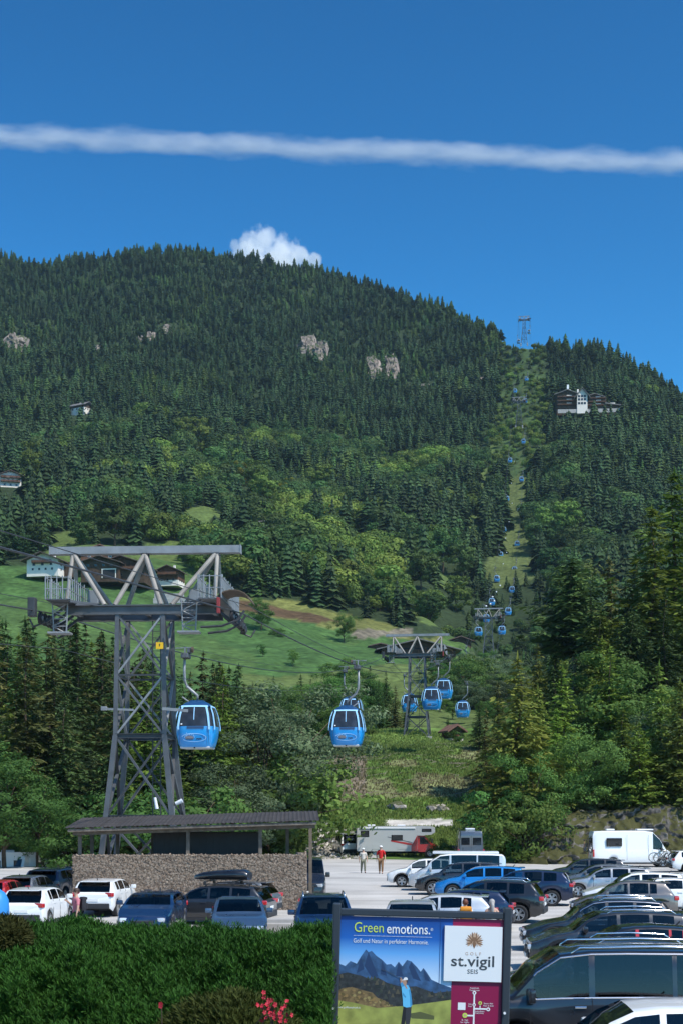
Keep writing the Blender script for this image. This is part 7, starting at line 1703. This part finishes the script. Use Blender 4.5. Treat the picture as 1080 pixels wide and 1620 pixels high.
    for k in 'lr':
        a, c = Vector(J['ank' + k][0]), Vector(J['toe' + k][0]); skin_body('shoe', {'a': (tuple(a + Vector((0, .04, -.045)) * s), .045 * s), 'b': (tuple(a + Vector((0, -.04, -.05)) * s), .05 * s), 'c': (tuple(c), .042 * s)}, [('a', 'b'), ('b', 'c')], cl('dark'), t)
    hm = MATS.get('hair_' + hair) or mat('hair_' + hair, dict(brown=(.045, .022, .012), grey=(.34, .32, .30), red=(.12, .035, .015), dark=(.02, .014, .010))[hair], .6)
    b = MB(); b.ball(V(0, .018, 1.668), .098 * s, 14, 10, (.95, 1.08, 1.02)); 
    if long_hair: b.tube([V(0, .10, 1.66), V(0, .135, 1.56), V(0, .125, 1.42), V(0, .13, 1.30)], [.05 * s, .055 * s, .045 * s, .015 * s], 8)
    b.build('hair', hm, t, smooth=True)
    if cap:
        b = MB(); b.ball(V(0, .0, 1.70), .105 * s, 14, 8, (.98, 1.1, .72)); b.bevbox(V(0, -.13, 1.69), (.15 * s, .14 * s, .02 * s), .008); b.build('cap', cl(cap), t, smooth=True, ang=50)
    return t
def facing(deg): return R(deg)      # 0 looks at the viewer
person('woman in a pink shirt standing by the white hatchback, dark hair, seen from the side', at(121, 47.0), R(-62), 1.74, 'pink', 'dark', 'brown', 'stand', female=True)
person('walker in a pale top and olive trousers on the bright gravel', at(574, 96), R(8), 1.68, 'cream', 'olive', 'grey', 'walk', cap='white', female=True)
person('walker in a red shirt, white cap and brown trousers on the bright gravel', at(602, 95), R(-6), 1.86, 'red', 'brown', 'dark', 'walk', cap='white')
person('red-haired person with an orange rucksack, back turned, behind the board', at(735, 42.3), R(180), 1.68, 'white', 'dark', 'red', 'walk', female=True)
person('person in a white sleeveless top with a grey ponytail, back turned, behind the board', at(777, 42.0), R(186), 1.70, 'white', 'teal', 'grey', 'walk', long_hair=True, sleeve=False, female=True)
def rucksack(label, loc, rz, m, s=1.0):
    t = thing('rucksack', label, 'rucksack', loc, rz); b = MB(); b.bevbox((0, 0, 0), (.34 * s, .18 * s, .46 * s), .07 * s); b.build('bag', m, t, smooth=True, ang=50)
    b = MB(); b.bevbox((0, .11 * s, -.07 * s), (.26 * s, .08 * s, .22 * s), .03 * s); b.build('pocket', m, t, smooth=True, ang=50); b = MB(); b.bevbox((0, .02, .20 * s), (.32 * s, .2 * s, .1 * s), .04 * s); b.build('lid', m, t, smooth=True, ang=50)
    for sd in (-1, 1): MB().tube([(.11 * s * sd, -.08 * s, .2 * s), (.13 * s * sd, -.16 * s, .21 * s), (.13 * s * sd, -.30 * s, .1 * s), (.12 * s * sd, -.14 * s, -.16 * s)], .018, 6).build('strap', m, t)
p = at(735, 42.3); rucksack('orange rucksack on the red-haired person', (p[0], p[1] - .235, 1.22), R(180), mat('bag_orange', (.72, .27, .02), .7), 1.05)
p = at(121, 47.0); rucksack('black rucksack on the woman in pink', (p[0] + .22, p[1] + .02, 1.22), R(-62), MATS['cloth_dark'], .95)
# ------------------------------------------------------------------ grass on the mound and along the bank (beyond counting)
M_GRASS = foliage('tall_grass', (.100, .155, .030), (.195, .255, .070), .15, .35, .0)
M_DRYG = foliage('dry_grass', (.19, .175, .085), (.30, .27, .14), .15, .3, .0)
def tufts(name, label, pts, m, hgt, nb=4, seed=0):
    rg = np.random.default_rng(seed); V = []
    n = len(pts); 
    for j in range(nb):
        az = rg.random(n) * 6.28; h = hgt * (.4 + .9 * rg.random(n)); ln = rg.normal(size=n) * .35
        c = pts + np.stack([rg.normal(size=n) * .18, rg.normal(size=n) * .18, np.zeros(n)], 1); d = np.stack([np.cos(az), np.sin(az), np.zeros(n)], 1); w = .05 + .06 * rg.random(n)
        tip = c + np.stack([np.sin(az) * ln * h, np.cos(az) * ln * h, h], 1)
        V.append(np.stack([c - d * w[:, None], c + d * w[:, None], tip], 1))
    v = np.stack(V, 1).reshape(-1, 3); f = np.arange(len(v)).reshape(-1, 3); o = link(name, np_mesh(name, v, f, m)); tag(o, label, kind='stuff')
def scatter(n, fn, seed):
    rg = np.random.default_rng(seed); px = 360 + 800 * rg.random(n * 3); D = 114 + 112 * rg.random(n * 3); X = wx(px, D); k = fn(px, D, rg.random(n * 3)); X, D = X[k][:n], D[k][:n]
    return np.stack([X, D, ground(X, D) - .03], 1)
def is_g(px, D, r):
    c, _, _ = cover(wx(px, D), D); return (c[:, 1] > c[:, 0] * 1.2) & (((px < 790) & (D > 128)) | ((px >= 800) & (D < 140) & (D > 116.5)))
tufts('meadow_grass', 'long green grass on the mound and slopes', scatter(30000, is_g, 1), M_GRASS, .34, 4, 1)
def is_d(px, D, r):
    c, _, _ = cover(wx(px, D), D); return (c[:, 1] <= c[:, 0] * 1.19) & (c[:, 0] < .3) & (px < 790) & (D > 150)
tufts('dry_brushwood', 'dry stalks and brushwood on the face of the mound', scatter(12000, is_d, 2), M_DRYG, .34, 4, 2)
b = MB(); rg = np.random.default_rng(6); M_STICK = mat('dead_wood', (.24, .20, .16), .9)
for k in range(260):
    px = 470 + 290 * rg.random(); D = 170 + 40 * rg.random()
    if not (rg.random() < (1.0 if px < 580 else .3)): continue
    X = wx(px, D); a = rg.normal() * .5 + .9; L_ = 1 + 2.5 * rg.random(); q = Vector((math.cos(a) * L_, math.sin(a) * L_ * .6, 0)); p0 = Vector((X, D, gz(X, D) + .12)); p1 = p0 + q; p1.z = gz(p1.x, p1.y) + .15; b.tube([p0, p1], .03, 4)
tag(b.build('cut_branches', M_STICK), 'cut dead branches lying on the mound', kind='stuff')

# ------------------------------------------------------------------ vapour trail and cloud, far outside the haze
def cloud_mat(name, dens, scale, lo, hi, axis_fade=None, col=(1, 1, 1), detail=5, aniso=.2):
    m = bpy.data.materials.new(name); m.use_nodes = True; nt = m.node_tree; nt.nodes.clear(); N = nt.nodes.new; L = nt.links.new
    out = N('ShaderNodeOutputMaterial'); v = N('ShaderNodeVolumePrincipled'); v.inputs['Color'].default_value = (*col, 1); v.inputs['Anisotropy'].default_value = aniso
    tc = N('ShaderNodeTexCoord'); n = N('ShaderNodeTexNoise'); n.inputs['Scale'].default_value = scale; n.inputs['Detail'].default_value = detail; n.inputs['Roughness'].default_value = .6
    L(tc.outputs['Object'], n.inputs['Vector']); return m, nt, out, v, tc, n, N, L
# trail: unit-radius tube along X, scaled
TD = 6500.0
def trail():
    m, nt, out, v, tc, n, N, L = cloud_mat('vapour_trail', 1, 1.0, 0, 0, aniso=.0)
    mp = N('ShaderNodeMapping'); mp.inputs['Scale'].default_value = (.0055, .016, .016); L(tc.outputs['Object'], mp.inputs[0]); L(mp.outputs[0], n.inputs['Vector'])
    s = N('ShaderNodeSeparateXYZ'); L(tc.outputs['Object'], s.inputs[0])
    def mth(op, a, b_=None):
        q = N('ShaderNodeMath'); q.operation = op
        for i, x in enumerate((a, b_)):
            if x is None: continue
            if isinstance(x, (int, float)): q.inputs[i].default_value = x
            else: L(x, q.inputs[i])
        return q.outputs[0]
    # radial falloff; soft frayed upper side, firmer lower side
    zz = mth('MULTIPLY', s.outputs['Z'], 1 / 74.0); yy = mth('MULTIPLY', s.outputs['Y'], 1 / 68.0)
    r = mth('SQRT', mth('ADD', mth('MULTIPLY', zz, zz), mth('MULTIPLY', yy, yy)))
    nn = mth('MULTIPLY', mth('SUBTRACT', n.outputs[0], .5), 2.5)
    d = mth('SUBTRACT', mth('SUBTRACT', 1.0, r), mth('MULTIPLY', nn, -.62))
    d = mth('MAXIMUM', mth('SUBTRACT', d, .22), 0); d = mth('MINIMUM', d, 1.0)
    L(mth('MULTIPLY', d, .014), v.inputs['Density']); L(v.outputs[0], out.inputs['Volume'])
    m.cycles.volume_step_rate = .035
    a = P(-260, 205, TD); c = P(1340, 268, TD); mid = (a + c) / 2; ln = (c - a).length
    b = MB(); b.tube([(-ln / 2, 0, 0), (ln / 2, 0, 0)], 150, 20); o = b.build('vapour_trail', m, None, mid); dv = (c - a); o.rotation_euler = (0, -math.atan2(dv.z, dv.x), 0)
    tag(o, 'long white vapour trail across the blue sky', 'vapour trail')
trail()
def cumulus():
    m, nt, out, v, tc, n, N, L = cloud_mat('cloud', 1, .020, 0, 0, aniso=.0)
    CD = 5200.0; c = P(432, 420, CD); k = CD / F
    bm = bmesh.new(); bmesh.ops.create_icosphere(bm, subdivisions=4, radius=1)
    for q in bm.verts: q.co = Vector((q.co.x * 105 * k, q.co.y * 150, q.co.z * 95 * k))
    me = bpy.data.meshes.new('cloud'); bm.to_mesh(me); bm.free(); me.materials.append(m); o = link('cloud', me, None, c)
    def mth(op, a, b_=None):
        q = N('ShaderNodeMath'); q.operation = op
        for i, x in enumerate((a, b_)):
            if x is None: continue
            if isinstance(x, (int, float)): q.inputs[i].default_value = x
            else: L(x, q.inputs[i])
        return q.outputs[0]
    m.cycles.volume_step_rate = .25
    # heaps: distance to a few puffs, frayed by noise
    puffs = [(418, 384, 24, 1.0), (393, 390, 20, .9), (446, 396, 24, 1), (474, 404, 20, .9), (496, 413, 14, .7), (371, 387, 10, .7), (424, 370, 14, .8), (406, 374, 12, .7), (462, 390, 12, .8), (440, 425, 42, 1), (400, 425, 42, 1)]
    best = None
    for px, py, rad, w in puffs:
        p = P(px, py, CD) - c; d = N('ShaderNodeVectorMath'); d.operation = 'DISTANCE'; L(tc.outputs['Object'], d.inputs[0]); d.inputs[1].default_value = p
        e = mth('SUBTRACT', 1.0, mth('MULTIPLY', d.outputs['Value'], 1 / (rad * k * .98)))
        best = e if best is None else mth('MAXIMUM', best, e)
    nn = mth('MULTIPLY', mth('SUBTRACT', n.outputs[0], .5), 2.3)
    d = mth('MAXIMUM', mth('ADD', best, nn), 0); d = mth('MINIMUM', mth('MULTIPLY', d, 3.5), 1)
    L(mth('MULTIPLY', d, .015), v.inputs['Density']); L(v.outputs[0], out.inputs['Volume'])
    tag(o, 'white heaped cloud peeping over the mountain ridge', 'cloud')
cumulus()

# ------------------------------------------------------------------ the air: blue haze over the distance
hz = MB(); x0, x1, y0, y1, z0, z1 = -2600, 3800, -300, 2250, -4.2, 760; hz.box(((x0 + x1) / 2, (y0 + y1) / 2, (z0 + z1) / 2), (x1 - x0, y1 - y0, z1 - z0))
hm = bpy.data.materials.new('haze'); hm.use_nodes = True; nt = hm.node_tree; nt.nodes.clear(); out = nt.nodes.new('ShaderNodeOutputMaterial'); pv = nt.nodes.new('ShaderNodeVolumePrincipled')
pv.inputs['Color'].default_value = (.55, .82, 1, 1); pv.inputs['Density'].default_value = .00004; pv.inputs['Anisotropy'].default_value = .0
nt.links.new(pv.outputs[0], out.inputs['Volume'])
tag(hz.build('haze', hm), kind='stuff')
